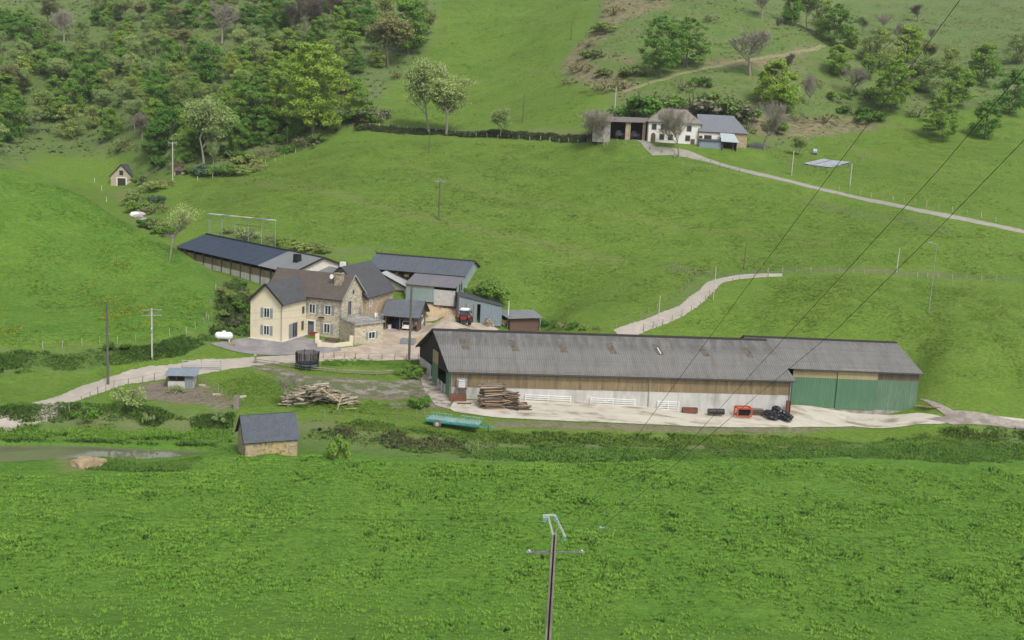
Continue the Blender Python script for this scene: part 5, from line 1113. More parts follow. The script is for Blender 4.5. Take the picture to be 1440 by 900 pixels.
def main_pole():
    Y = 37.0; q = lambda px, py, dy=0: at_y(px, py, Y+dy)
    top = q(779.5, 751); base = q(771, 900); ax = top[0]; g = gz(ax, Y)
    t = thing('power_pole', 'weathered slotted concrete power pole with angled steel bracket in the near field', 'power pole', (ax, Y, g)); o = np.array([ax, Y, g]); h = top[2]-g
    m = MB()
    def tap(x0, x1, y0, y1, k=1.0):
        z0, z1 = -1, h; f = 1.7; m.add([(x0*f, y0*f, z0), (x1*f, y0*f, z0), (x1*f, y1*f, z0), (x0*f, y1*f, z0), (x0, y0, z1), (x1, y0, z1), (x1, y1, z1), (x0, y1, z1)], [(3, 2, 1, 0), (4, 5, 6, 7), (0, 1, 5, 4), (1, 2, 6, 5), (2, 3, 7, 6), (3, 0, 4, 7)])
    PC = M('weathered_pole_concrete', (.30, .265, .225), .95, .25, 2.2, col2=(.13, .115, .10), s2=1.2, thr=(.45, .7), stretch=(1, 1, .3), bump=.3, bscale=10)
    tap(-.095, -.032, -.12, .12); tap(.032, .095, -.12, .12); m.build('post', PC, t)
    m = MB(); tap(-.03, .03, -.02, .10); m.build('web', M('pole_web', (.07, .06, .05), .95, .3, 3), t)
    A = lambda *s: np.array(q(*s))-o
    ST = M('pale_galvanised', (.50, .54, .52), .5, .12, 6, metal=.3)
    m = MB(); m.beam(A(763.3, 725), A(780, 724), .05, .06); m.beam(A(780, 724), A(794.4, 754.5, -.2), .05, .06); m.beam(A(771, 725.5), A(777.8, 752.5), .07, .07); m.beam(A(779, 752), A(786.7, 740, -.1), .03, .03); m.build('head_bracket', ST, t)
    for px, py, n in ((765.3, 727, 3), (781, 726, 3), (794.2, 753, 3), (767.5, 727, 2)):
        b = MB(); c = A(px, py, -.1 if px < 790 else -.2); pr = []
        for k in range(n): pr += [(k*.07, .02), (k*.07+.02, .065), (k*.07+.045, .065), (k*.07+.065, .02)]
        b.lathe(c, (0, 0, -1), pr, 10); b.build('insulator', INSU, t)
    m = MB(); m.beam(A(741, 777), A(776, 775.5), .045, .05); m.beam(A(778, 776), A(819, 777), .045, .05); m.beam(A(745, 779), A(776, 777.5, -.12), .03, .03); m.build('crossarm', M('dull_steel', (.22, .22, .21), .5, .2, 5, metal=.4), t)
    for px in (744, 818): m = MB(); c = A(px, 775.5); m.lathe(c, (0, 0, 1), [(0, .03), (.03, .06), (.08, .03)], 8).beam(c+np.array([-.1, 0, -.02]), c+np.array([.1, 0, -.02]), .06, .05); m.build('end_fitting', GALV, t)
    W = lambda pts: [tuple(at_y(*p)) for p in pts]
    wire('dark overhead wire running up right, leftmost of the three across the picture', W([(794, 759, 36.8), (905, 600, 34), (1060, 390, 30), (1319, 42, 23), (1620, -370, 16)]), .0068, .0)
    wire('dark overhead wire running up right, middle one of the three', W([(781, 733, 36.9), (962, 630, 35), (1060, 522, 32), (1190, 381, 28), (1319, 240, 24), (1650, -150, 16)]), .0068, 0)
    wire('dark overhead wire running up right, lowest of the three', W([(846, 742, 36), (945, 657, 34.5), (1060, 560, 32), (1180, 460, 29), (1319, 322, 25), (1650, -20, 17)]), .0068, 0)
    c = at_y(846, 742, 36); o2 = MB().lathe((-.1, 0, 0), (1, 0, 0), [(0, .02), (.03, .05), (.08, .05), (.12, .02), (.2, .05)], 8).build('strain_insulator', INSU, None, loc=tuple(c)); tag(o2, 'small glass insulator hanging on the wire right of the near pole head', 'insulator')
    wire('thin pale wire crossing the near field left of the near pole', W([(766, 735, 37), (600, 732, 38.5), (300, 728, 41), (-100, 724, 45)]), .005)
    wire('thin wire between the near pole head and the hanging insulator', W([(782, 735, 37), (815, 740, 36.4), (846, 742, 36)]), .005)
    wire('thin pale wire crossing the near field right of the hanging insulator', W([(846, 742, 36), (1100, 752, 38), (1440, 765, 41)]), .004)
def poles_and_fences():
    P151 = pole('wooden_pole', 'tall dark wooden pole beside the road left of the hen house', 'utility pole', 152, 541, 425, .19, POSTW, 'bracket', ptop=151)[1]
    pole('concrete_pole', 'pale concrete pole with double crossarms below the flowery hill', 'utility pole', 214, 505, 434, .15, CPOLE, 'tee', ptop=217)
    P577 = pole('wooden_pole', 'tall wooden pole by the road in front of the carport', 'utility pole', 575, 510, 403, .2, POSTW, ptop=579)[1]
    pole('concrete_pole', 'grey pole with crossarm standing alone in the middle of the big hill field', 'utility pole', 617, 309, 254, .19, POSTW, 'arm', ptop=620)
    pole('concrete_pole', 'pale pole with cross top at the foot of the left wood', 'utility pole', 243, 257, 200, .19, CPOLE, 'arm', ptop=245)
    pole('street_lamp', 'tall thin lamp pole at the right edge of the field above the green barn', 'street lamp', 1306, 440, 343, .07, GREYPIPE, 'lamp', ptop=1311)
    for a, b, c, r, m, l in ((404, 207, 176, .14, POSTW, 'short wooden pole at the lower right edge of the left wood'), (603, 215, 178, .12, POSTW, 'thin pole before the pale trees on the terrace hedge'), (735, 172, 133, .15, POSTW, 'dark pole on the steep field above the hedge terrace'),
                          (803, 56, 32, .16, POSTW, 'small distant pole high on the steep field edge'), (864, 162, 122, .17, CPOLE, 'pale wooden pole behind the distant open barn'), (1113, 247, 212, .13, CPOLE, 'pale pole beside the lane left of the tarpaulins'), (1195, 262, 230, .13, CPOLE, 'pale pole at the right end of the tarpaulin knoll'),
                          (925, 461, 416, .09, CPOLE, 'thin white pole at the lower end of the hill road'), (1003, 422, 375, .09, CPOLE, 'thin pale pole at the bend of the hill road'), (1046, 378, 345, .1, POSTW, 'faint wooden pole above the top of the hill road'), (1261, 382, 350, .12, CPOLE, 'thin pale pole in the hill field at the right'), (714, 460, 423, .08, WHITEP, 'thin white pole between the firewood and the low log shed')):
        pole('slim_pole', l, 'pole', a, b, c, r, m, ptop=a+1.5)
    for k in range(2): wire(('upper', 'lower')[k]+' thin cable sagging across the house front between two wooden poles', [tuple(P151-np.array([0, 0, .3+.7*k])), tuple(P577-np.array([0, 0, .3+.9*k]))], .012, 2.3+.2*k, n=24)
    wire('thin cable leaving the roadside wooden pole to the left', [tuple(P151-np.array([0, 0, .3])), (P151[0]-45, P151[1]-3, P151[2]-2)], .012, 1, n=12)
    wire('thin cable leaving the roadside wooden pole to the left, lower one', [tuple(P151-np.array([0, 0, 4])), (P151[0]-45, P151[1]-3, P151[2]-5)], .012, 1, n=12)
    fence('roadside_fence', 'post and wire fence along the near side of the road by the hen run', [(80, 588), (115, 571), (160, 548), (200, 541), (235, 533)], 1.6, 1.2)
    fence('hen_run_fence', 'row of thin posts along the right side of the hen run', [(268, 530), (290, 544), (312, 557), (332, 566)], 1.3, 1.15)
    fence('lawn_fence', 'low post and wire fence between the lawn and the yard road', [(455, 504), (500, 505), (555, 506), (588, 506)], 1.7, .95, r=.07)
    fence('rail_fence', 'long low grey rail fence curving along the front of the lawn', [(359, 511), (385, 514), (430, 521), (480, 526), (530, 528), (562, 526)], 2.4, .8, rail=.12, wires=(.35, .75))
    for px, py in ((361, 510), ): pass
    fence('field_post_line', 'loose line of thin fence posts on the bank above the ditch', [(456, 588), (500, 592), (540, 596), (575, 594), (597, 585)], 1.6, 1.2, r=.045)
    fence('terrace_fence', 'line of pale fence posts along the hedge terrace above the big field', [(520, 178), (560, 181), (600, 184), (640, 190), (700, 195), (760, 198), (840, 201)], 3.0, 1.1, r=.09, m=PALEW2)
    fence('lane_fence', 'fence posts along the lower side of the farm lane', [(830, 201), (880, 206), (930, 215), (985, 229), (1040, 242)], 3.0, 1.1, r=.09)
    fence('lane_side_fence', 'pale posts along the upper side of the farm lane at the right', [(1180, 268), (1240, 279), (1319, 294), (1400, 312)], 2.5, 1.0, r=.09, m=PALEW2)
    fence('hill_road_fence', 'post fence along the right side of the hill road', [(905, 466), (945, 453), (985, 432), (1010, 408), (1040, 394), (1080, 389)], 2.0, 1.1, r=.06)
    fence('hill_road_fence', 'post fence along the left side of the hill road', [(866, 462), (900, 448), (935, 428), (965, 408), (978, 390)], 2.0, 1.1, r=.06)
    fence('hill_fence', 'long fence of small posts crossing the hill field right of the road', [(1080, 384), (1140, 383), (1200, 385), (1260, 387), (1319, 391), (1400, 396)], 2.2, 1.0, r=.06, m=PALEW2)
    fence('meadow_fence', 'short fence piece climbing left from the hill road bend', [(925, 376), (945, 378), (978, 386), (1000, 388)], 2.0, 1.1)
    fence('wood_edge_fence', 'old posts along the lower edge of the left wood', [(278, 254), (320, 248), (360, 236), (400, 222), (430, 208)], 3.0, 1.3, r=.09, m=PALEW2)
    fence('hill_foot_fence', 'posts along the foot of the flowery left hill', [(60, 490), (115, 486), (165, 483), (215, 478), (262, 470), (287, 455), (296, 430), (303, 408)], 2.6, 1.1, r=.06, m=PALEW2)
    fence('knoll_fence', 'fence around the tarpaulin knoll above the lane', [(1075, 212), (1090, 222), (1108, 230), (1125, 236), (1150, 239), (1190, 236), (1212, 226), (1216, 218), (1180, 215), (1120, 213)], 2.0, 1.0, r=.07)
    for px, py, l in ((150, 284, 'nearest small white stake beside the mown valley track'), (143, 268, 'middle small white stake beside the mown valley track'), (133, 257, 'farthest small white stake beside the mown valley track')):
        g = G(px, py, ymin=222); t = thing('marker_stake', l, 'stake', g); thing_part('shaft', MB().tube((0, 0, -.2), (0, 0, 1.3), .05), WHITEP, t); thing_part('cap', MB().tube((0, 0, 1.3), (0, 0, 1.42), .07), GREYPIPE, t)
    g = G(256, 519.5); t = rail_gate(g[:2], math.radians(9), 'grey tubular gate on the roadside behind the hen house', 5.2, g[2], mt=GALV); 
    g = G(359, 511.5); t = thing('gate_post', 'stout pale gate post at the left end of the rail fence', 'post', g); thing_part('shaft', MB().box(-.14, .14, -.12, .12, -.2, 1.25), GREYW, t); thing_part('cap', MB().box(-.17, .17, -.15, .15, 1.25, 1.32), CONC, t)
    g = G(333, 574); o = MB().prism([(-.35, -.3), (.35, -.25), (.3, .3), (-.3, .3)], -.2, [1.6, 1.9, 1.3, 1.5]).build('tree_stump', GREYW, None, loc=g); tag(o, 'grey broken stump beside the corner of the pond hut roof', 'stump')
    for i, (px, py) in enumerate(((285, 543), (291, 546), (305, 556), (308, 557), (341, 559))):
        g = G(px, py); b = MB(); b.prism([(-.5, -.15), (.5, -.1), (.5, .2), (-.5, .15)], 0, .22); o = b.build('plank_scrap', GREYO if i % 2 else CPOLE, None, loc=g); o.rotation_euler = (0, 0, -.4+.3*i); tag(o, 'small scrap of wood lying in the muddy hen run', 'scrap', 'wood scraps in the hen run')
PALEW2 = M('pale_post_timber', (.36, .33, .27), .9, .25, 4, rand=.5)
def shear(name_label, S):
    for o in bpy.data.objects:
        if o.parent is None and o.get('label') == name_label:
            for c in o.children_recursive:
                M4 = c.matrix_local
                for v in c.data.vertices:
                    p = M4@v.co; p.x -= S*p.y; v.co = M4.inverted()@p
                c.data.update()
# ================================================================ vegetation
def leafmat(name, c1, c2, rand=.35, hue=.03, sub=.3, sc=.35, wn=.7, wu=.6, dk=.25):
    t = NT(name); t.b.inputs['Roughness'].default_value = .7; t.b.inputs['Specular IOR Level'].default_value = .2
    n = t.noise(sc, 4, .7); c = t.mix(t.ramp(n, [(.35, 0), (.68, 1)]), c1, c2)
    n2 = t.noise(2.2, 3, .7); c = t.mix(t.math('MULTIPLY', t.ramp(n2, [(.35, 1), (.6, 0)]), dk), c, tuple(x*.5 for x in c1))
    oi = t.n('ShaderNodeObjectInfo'); h = t.n('ShaderNodeHueSaturation'); t.l(c, h.inputs['Color'])
    t.l(t.math('ADD', t.math('MULTIPLY', oi.outputs['Random'], rand), 1-rand/2), h.inputs['Value'])
    t.l(t.math('ADD', t.math('MULTIPLY', oi.outputs['Random'], -hue), .5+hue/2), h.inputs['Hue'])
    t.color(h.outputs[0])
    g = t.n('ShaderNodeNewGeometry'); sc_ = t.n('ShaderNodeVectorMath', operation='SCALE'); sc_.inputs['Scale'].default_value = wn; t.l(g.outputs['Normal'], sc_.inputs[0])
    ad = t.n('ShaderNodeVectorMath', operation='ADD'); ad.inputs[1].default_value = (0, 0, wu); t.l(sc_.outputs[0], ad.inputs[0]); nm = t.n('ShaderNodeVectorMath', operation='NORMALIZE'); t.l(ad.outputs[0], nm.inputs[0]); t.l(nm.outputs[0], t.b.inputs['Normal'])
    tr = t.n('ShaderNodeBsdfTranslucent'); t.l(h.outputs[0], tr.inputs[0]); mx = t.n('ShaderNodeMixShader'); mx.inputs[0].default_value = sub
    t.l(t.b.outputs[0], mx.inputs[1]); t.l(tr.outputs[0], mx.inputs[2]); t.l(mx.outputs[0], t.out.inputs[0]); return t.m
LF = dict(bright=leafmat('leaf_bright', (.18, .33, .038), (.28, .43, .06)), deep=leafmat('leaf_deep', (.095, .22, .028), (.15, .30, .042)), mid=leafmat('leaf_mid', (.135, .275, .036), (.20, .36, .058)),
          pale=leafmat('leaf_pale', (.28, .39, .12), (.36, .46, .17), sub=.35), brown=leafmat('leaf_brown', (.25, .25, .10), (.30, .35, .11)), olive=leafmat('leaf_olive', (.23, .32, .075), (.30, .40, .105)),
          grey=leafmat('twig_haze', (.12, .135, .075), (.18, .185, .11), sub=.1), blue=leafmat('leaf_blue', (.08, .15, .08), (.13, .21, .12)), yellow=leafmat('leaf_yellow', (.23, .33, .05), (.33, .42, .07)))
def skeleton(rg, h, spread, levels=4, r0=.25, start=.3, twigs=True, fork=3, up=.5):
    """branch segments [(a, b, ra, rb)] ; trunk first"""
    segs = []; tips = []
    def grow(p, d, L, r, lv):
        n = 3; q = p
        for i in range(n):
            d2 = (d+Vector((rg.uniform(-1, 1), rg.uniform(-1, 1), rg.uniform(-.3, .5)))*.16).normalized(); e = q+d2*(L/n); rr = r*(1-.45*(i+1)/n)
            segs.append((q, e, r*(1-.45*i/n), rr, lv)); q = e; d = d2
            if lv > 0 and (lv < levels or i >= 1):
                for _ in range(2 if rg.random() < .6 else 1):
                    u = Vector((rg.uniform(-1, 1), rg.uniform(-1, 1), rg.uniform(-.1, .9)*up+.1)).normalized(); dd = (d*.55+u*.85*spread).normalized(); grow(q, dd, L*rg.uniform(.55, .75), rr*.68, lv-1)
        if lv == 0: tips.append(q)
        elif lv > 0:
            for _ in range(2): 
                u = Vector((rg.uniform(-1, 1), rg.uniform(-1, 1), rg.uniform(.0, 1))).normalized(); grow(q, (d*.7+u*.6*spread).normalized(), L*.62, r*.5, lv-1)
    grow(Vector((0, 0, -.3)), Vector((rg.uniform(-.06, .06), 0, 1)).normalized(), h*start*1.6, r0, levels)
    zm = max(s[1].z for s in segs); k = h/zm
    return [(a*k, b*k, ra, rb, lv) for a, b, ra, rb, lv in segs], [t*k for t in tips]
def seg_mesh(segs, minlv, name, m, parent, rs=1.0):
    b = MB()
    for a, c, ra, rb, lv in segs:
        if lv >= minlv: b.tube(a, c, max(ra*rs, .018), max(rb*rs, .014), 6 if lv > 2 else 3)
    return b.build(name, m, parent)
def leaves(centres, rad, per, size, rg, flat=.6, name='crown', m=None, parent=None, up=.45):
    N = len(centres)*per; C = np.repeat(np.array(centres), per, 0); R = np.repeat(np.array(rad), per)
    d = rg.normal(size=(N, 3)); d /= np.linalg.norm(d, axis=1)[:, None]; rr = rg.random(N)**(.45); P = C+d*(R*rr)[:, None]*np.array([1, 1, flat])
    n = d*.8+rg.normal(size=(N, 3))*.5; n[:, 2] += up; n /= np.linalg.norm(n, axis=1)[:, None]
    t = np.cross(n, rg.normal(size=(N, 3))); t /= np.linalg.norm(t, axis=1)[:, None]; b = np.cross(n, t); s = size*(.6+.8*rg.random(N))[:, None]
    q = np.stack([P-t*s-b*s*.2, P+b*s*.75, P+t*s-b*s*.1, P-b*s*.7], 1)
    V = q.reshape(-1, 3); F = np.arange(len(V)); return npmesh(name, V, F, m, 4, parent)
def crown_tree(kind, seed, h=10, rx=3.8, base=.2, blobs=46, per=170, size=.165, leaf='mid', bark=None, name='broadleaf_tree', rb=(1.05, 1.8), trunk_r=.22, shape=1.0, gaps=0.0, lv=3):
    rg = np.random.default_rng(seed); r2 = random.Random(seed); t = thing(name, None, 'tree', (0, 0, 0))
    segs, tips = skeleton(r2, h*.86, .9, lv, trunk_r, .26); seg_mesh(segs, 3 if lv > 2 else 2, 'trunk', bark or BARKD, t); seg_mesh([s for s in segs if s[4] < (3 if lv > 2 else 2)], 1, 'branches', bark or BARKD, t)
    C = []; R = []
    for i in range(blobs):
        z = r2.random(); zz = base+(1-base)*z; w = math.sin(math.pi*min(1, (z*.74+.2)))**.6 if shape else 1
        a = r2.uniform(0, 6.283); rr = rx*w*(r2.random()**.45)*r2.uniform(.75, 1.1); r = r2.uniform(*rb)*(1.0-.35*z)
        C.append((rr*math.cos(a), rr*math.sin(a), h*zz-r*.5)); R.append(r)
    leaves(C, R, per, size, rg, .62, 'crown', LF[leaf], t)
    t['_h'] = h; return t
def sparse_tree(seed, h, leaf, size=.2, per=16, spread=1.0, bark=None, name='young_leaf_tree', start=.2, lv=4, rad=.55, r0=.2):
    rg = np.random.default_rng(seed); r2 = random.Random(seed); t = thing(name, None, 'tree', (0, 0, 0))
    segs, tips = skeleton(r2, h, spread, lv, r0, start); seg_mesh(segs, lv-1, 'trunk', bark or BAREW, t); seg_mesh([s for s in segs if s[4] < lv-1], 0 if lv < 4 else 1, 'branches', bark or BAREW, t)
    if len(tips) > 420: tips = r2.sample(tips, 420)
    leaves([tuple(p) for p in tips], [rad]*len(tips), per, size, rg, .8, 'crown', LF[leaf], t); t['_h'] = h; return t
def bare_tree(seed, h, spread=1.1, bark=None, start=.2, lv=4, r0=.24, haze=3, name='bare_tree'):
    rg = np.random.default_rng(seed); r2 = random.Random(seed); t = thing(name, None, 'tree', (0, 0, 0)); bark = bark or BAREW
    segs, tips = skeleton(r2, h, spread, lv, r0, start); seg_mesh(segs, lv-1, 'trunk', bark, t); seg_mesh([s for s in segs if s[4] < lv-1], 0, 'branches', bark, t, 1.25)
    if len(tips) > 600: tips = r2.sample(tips, 600)
    # fine twigs: thin slivers round every tip
    N = len(tips)*haze; C = np.repeat(np.array([tuple(p) for p in tips]), haze, 0); d = rg.normal(size=(N, 3)); d[:, 2] += .5; d /= np.linalg.norm(d, axis=1)[:, None]
    L = rg.uniform(.35, .9, N)[:, None]; w = np.cross(d, rg.normal(size=(N, 3))); w /= np.linalg.norm(w, axis=1)[:, None]; A = C-d*.1; B = C+d*L
    V = np.stack([A-w*.022, A+w*.022, B], 1).reshape(-1, 3); npmesh('twigs', V, np.arange(len(V)), bark, 3, t); t['_h'] = h; return t
def bush(seed, leaf, h=2.0, rx=1.6, blobs=16, per=150, size=.10, name='shrub', twig=True):
    rg = np.random.default_rng(seed); r2 = random.Random(seed); t = thing(name, None, 'shrub', (0, 0, 0)); b = MB()
    for i in range(9): a = r2.uniform(0, 6.28); b.tube((0, 0, -.2), (rx*.6*math.cos(a), rx*.6*math.sin(a), h*r2.uniform(.5, .85)), .05, .02, 4)
    b.build('stems', BARKD, t); C = []; R = []
    for i in range(blobs): a = r2.uniform(0, 6.28); q = r2.random()**.5*rx; C.append((q*math.cos(a), q*math.sin(a), h*r2.uniform(.2, .8)*(1-.4*q/rx))); R.append(r2.uniform(.35, .7)*h*.42)
    leaves(C, R, per, size, rg, .8, 'foliage', LF[leaf], t); t['_h'] = h; return t
PROTO = {}
def protos():
    P = PROTO
    P['A'] = [crown_tree('A', 11+i, leaf='bright', blobs=52+6*i, rx=3.5+.3*i, name='broadleaf_tree') for i in range(3)]
    P['B'] = [crown_tree('B', 21+i, leaf='deep', blobs=54, rx=3.4+.3*i, name='dark_leaf_tree', bark=BARKD) for i in range(3)]
    P['M'] = [crown_tree('M', 31+i, leaf='mid', blobs=50, rx=3.4+.3*i, name='broadleaf_tree') for i in range(3)]
    P['O'] = [crown_tree('O', 41+i, leaf='olive', blobs=44, per=130, rx=3.5, name='olive_leaf_tree', size=.15) for i in range(2)]
    P['X'] = [crown_tree('X', 15+i, leaf='bright', blobs=150, per=130, size=.10, rb=(.5, 1.15), rx=3.7, trunk_r=.18, gaps=0) for i in range(2)]
    P['Z'] = [crown_tree('Z', 25+i, leaf='mid', blobs=130, per=120, size=.11, rb=(.5, 1.1), rx=3.9, trunk_r=.18, base=.2) for i in range(2)]
    P['T'] = [sparse_tree(57, 10, 'pale', per=5, size=.12, name='young_tree', rad=.7)]
    P['S'] = [bare_tree(77, 9, .8, BAREW, lv=3, haze=2)]
    P['C'] = [sparse_tree(51+i, 10, 'pale', per=26, size=.14, name='pale_leaf_tree', rad=.8) for i in range(3)]
    P['E'] = [sparse_tree(61+i, 9, 'brown', per=26, size=.13, name='budding_tree', bark=BARKD, rad=.6) for i in range(2)]
    P['W'] = [bare_tree(79, 9, .9, None, haze=1, r0=.15), bare_tree(78, 9, 1.0, None, haze=1, r0=.15)]
    P['D'] = [bare_tree(71+i, 9) for i in range(3)]
    P['K'] = [bare_tree(81+i, 9, 1.3, BARKD, haze=8) for i in range(2)]
    P['Y'] = [crown_tree('Y', 91+i, leaf='yellow', blobs=46, rx=3.6, name='broadleaf_tree') for i in range(2)]
    P['g'] = [bush(101+i, 'mid') for i in range(2)]; P['d'] = [bush(111+i, 'deep') for i in range(2)]; P['o'] = [bush(121+i, 'olive') for i in range(2)]
    P['n'] = [bush(131+i, 'brown', blobs=10, per=50) for i in range(2)]; P['b'] = [bush(141+i, 'blue') for i in range(2)]; P['p'] = [bush(151, 'pale', blobs=10, per=60)]; P['k'] = [bush(161, 'grey', blobs=12, per=70, size=.12)]
    for L in P.values():
        for t in L: t['used'] = 0
LOOK = dict(A='bright green tree', B='dark green tree', M='mid-green tree', O='olive tree', C='pale airy tree', E='brownish budding tree', D='bare grey tree', K='bare dark tree', X='bright green tree', Z='mid-green tree', T='young tree', S='bare sapling', W='bare tree', Y='yellow-green tree',
            g='green bush', d='dark bush', o='olive bush', n='brown bush', b='blue-green bush', p='pale bush', k='leafless bush')
TREES = []
def plant(kind, px, base, top, wx=1.0, label=None, group=None, y=None, sink=0.0, zone=None):
    L = PROTO[kind]; src = L[len(TREES) % len(L)]
    P = at_y(px, base, y) if y else G(px, base)
    if y: P[2] = gz(P[0], P[1])
    T = at_y(px, top, P[1]); h = T[2]-P[2]; s = h/src['_h']
    P[2] -= sink
    if not src['used']: o = src; o['used'] = 1
    else: o = dup(src, P)
    o.location = tuple(P); o.rotation_euler = (0, 0, rnd.uniform(0, 6.28)); o.scale = (s*wx, s*wx, s)
    o['category'] = 'tree' if kind.isupper() else 'bush'
    TREES.append([o, kind, px, base, zone, label, group]); 
    if label: o['label'] = label
    if group: o['group'] = group
    return o
def label_trees():
    """give every unlabelled tree a label that singles it out: look + band + order among its kind"""
    ORD = ['first', 'second', 'third', 'fourth', 'fifth', 'sixth', 'seventh', 'eighth', 'ninth', 'tenth', 'eleventh', 'twelfth', 'thirteenth', 'fourteenth', 'fifteenth', 'sixteenth', 'seventeenth', 'eighteenth', 'nineteenth', 'twentieth']
    cell = {}
    for r in TREES:
        if r[5]: continue
        cell.setdefault((r[1], r[4]), []).append(r)
    for (k, z), L in cell.items():
        L.sort(key=lambda r: r[2])
        for i, r in enumerate(L):
            r[0]['label'] = f'{LOOK[k]} {z}' + ('' if len(L) == 1 else f', {ORD[i]} from the left' if i < 20 else ', far right')
            r[0]['group'] = {'left': 'trees of the left wood', 'righ': 'trees on the right slope'}.get('x', ('trees' if k.isupper() else 'bushes')+' '+z)
    for L in PROTO.values():
        for t in L:
            if not t['used']:
                for c in list(t.children_recursive): bpy.data.objects.remove(c)
                bpy.data.objects.remove(t)
    for o in bpy.data.objects:
        for k in ('_h', 'used'):
            if k in o: del o[k]
def zone_left(px, py):
    row = 'top' if py < 55 else 'upper' if py < 95 else 'middle' if py < 135 else 'lower' if py < 178 else 'bottom'
    col = 'outer left' if px < 115 else 'left' if px < 215 else 'centre' if px < 330 else 'right' if px < 440 else 'outer right'
    return f'in the {row} {col} of the wood'
def zone_right(px, py):
    row = 'high' if py < 60 else 'midway up' if py < 115 else 'low'
    return f'{row} on the slope behind the white farm' if px < 1130 else f'{row} in the right-hand grove'
def wood():
    S = """352 52 5 B 1.1|398 40 -8 B 1.1|237 106 52 M .9|288 122 58 B 1|222 168 110 B .9|233 214 148 B 1|287 232 136 C 1|360 190 108 Z 1.2|392 186 100 Z 1|440 195 60 X 1.1|358 95 50 C 1.1|402 95 38 Y 1.2|326 112 72 Y .9|338 140 98 A 1
132 118 68 M 1.1|170 82 42 A 1.1|212 44 20 B 1|246 44 8 E 1.2|298 26 -8 A 1.2|208 122 82 C 1|258 150 116 O 1.1|190 186 138 C 1.1|184 140 102 O 1.1|122 146 88 B 1|303 140 116 C 1|258 76 40 E 1.2|312 62 0 D 1|135 36 10 B 1|196 30 0 E 1.2|145 168 126 C 1.2
489 80 27 A 1.15|513 52 0 B 1|546 96 18 E 1.2|574 76 -4 A 1.1|602 52 12 E .8|503 104 76 M 1.2|502 170 112 M .9|465 30 -18 K 1|428 60 -12 K .9|456 112 54 Y 1|540 40 -10 O 1.2|480 150 118 E 1.1
150 130 92 O 1.1|205 90 56 O 1|275 100 68 E 1|330 48 8 C 1.1|385 80 46 M 1|268 178 138 O 1|315 196 150 M 1.1|335 214 168 M .9|395 170 126 B 1|415 130 88 M 1|160 60 24 O 1|225 60 22 O 1|268 42 4 M 1|290 88 52 C 1|375 128 92 M 1.1|430 150 112 M 1
100 160 110 M 1.1|80 110 60 B 1.1|60 170 120 O 1.1|40 70 20 M 1.1|90 60 12 D 1.1|20 140 90 E 1|15 190 140 B 1.1|66 40 -5 E 1|-15 100 50 M 1|172 150 116 C 1.1|130 180 145 O 1.1|160 110 76 C 1|246 150 110 O 1|116 70 30 O 1|145 14 -20 O 1.2
318 160 120 A .9|345 120 84 A 1|415 50 4 K .9|440 20 -30 M 1.2|380 14 -28 B 1|500 20 -25 E 1.1|300 232 196 C .7|345 205 165 B .9|370 205 168 M .8|200 160 118 O 1|250 190 150 M 1|218 226 176 M .9|275 215 172 B 1|258 232 190 M .9|415 195 150 M .9
185 110 74 C 1|232 140 104 B .9|270 130 96 O 1.1|300 176 132 M 1|350 170 126 C 1|380 150 112 Y .9|410 96 56 A 1|374 58 18 M 1|150 90 50 O 1|218 78 44 C 1.1|305 100 64 A 1|340 76 40 C 1.1|430 96 58 M 1|456 160 120 B .9|470 88 50 O 1|448 60 22 M 1|200 196 156 D 1
430 34 -4 C 1|275 20 -14 C 1.1|240 10 -24 E 1.1|175 30 -5 C 1.2|330 20 -16 O 1.1|110 130 96 O 1.1""".replace('\n', '|')
    for s in S.split('|'):
        a = s.split(); px, b, t = map(float, a[:3]); plant(a[3], px, b, t, float(a[4]), zone=zone_left(px, b))
    rw = random.Random(12); WP = [(-60, 232), (60, 205), (115, 205), (150, 200), (190, 218), (235, 235), (330, 222), (420, 195), (470, 172), (510, 120), (560, 90), (600, 40), (615, -20), (-60, -20)]; pl = [(r[2], r[3]) for r in TREES]; n_ = 0
    while n_ < 125:
        x, y = rw.uniform(-50, 605), rw.uniform(0, 226)
        if poly_sd(np.array([x]), np.array([y]), WP)[0] > -4: continue
        if min(math.hypot(x-a, (y-b)*1.3) for a, b in pl) < 10.5: continue
        if 115 < x < 190 and y > 150 and rw.random() < .7: continue
        pl.append((x, y)); n_ += 1; hh = rw.uniform(27, 44)*(.75+y/500); plant(rw.choice('MMAOCCYBAMCYAMO'), x, y, y-hh, rw.uniform(.9, 1.25), zone=zone_left(x, y))
    for s in """455 172 150 d 1.6|480 172 148 d 1.5|505 172 150 d 1.4|527 172 152 n 1.2|515 168 140 k 1.3|350 232 214 o 1.5|375 222 206 n 1.5|400 214 200 g 1.3|292 246 224 b 1.2|308 248 228 g 1.2|322 246 226 d 1.1|270 246 230 d 1.3|255 240 222 n 1.3
430 206 186 n 1.4|445 200 184 o 1.4|180 204 190 n 1.6|165 214 200 n 1.3|150 160 146 n 1.6|210 216 198 n 1.3|225 236 214 d 1.2|505 150 132 g 1.2|470 128 112 n 1.3|495 118 104 g 1.2|590 60 44 n 1.2|560 110 96 n 1.2|340 245 228 o 1.3|360 240 224 n 1.3
425 178 164 d 1.4|395 200 186 d 1.3|330 225 205 d 1.4|300 215 198 d 1.4|270 215 198 d 1.3|350 205 190 d 1.3|375 192 176 n 1.3|230 200 184 g 1.3|195 150 136 n 1.5|220 130 116 n 1.5|260 110 98 n 1.5|300 90 76 n 1.5|170 100 88 n 1.5|140 80 68 n 1.5""".replace('\n', '|').split('|'):
        a = s.split(); px, b, t = map(float, a[:3]); plant(a[3], px, b, t, float(a[4]), zone=zone_left(px, b))
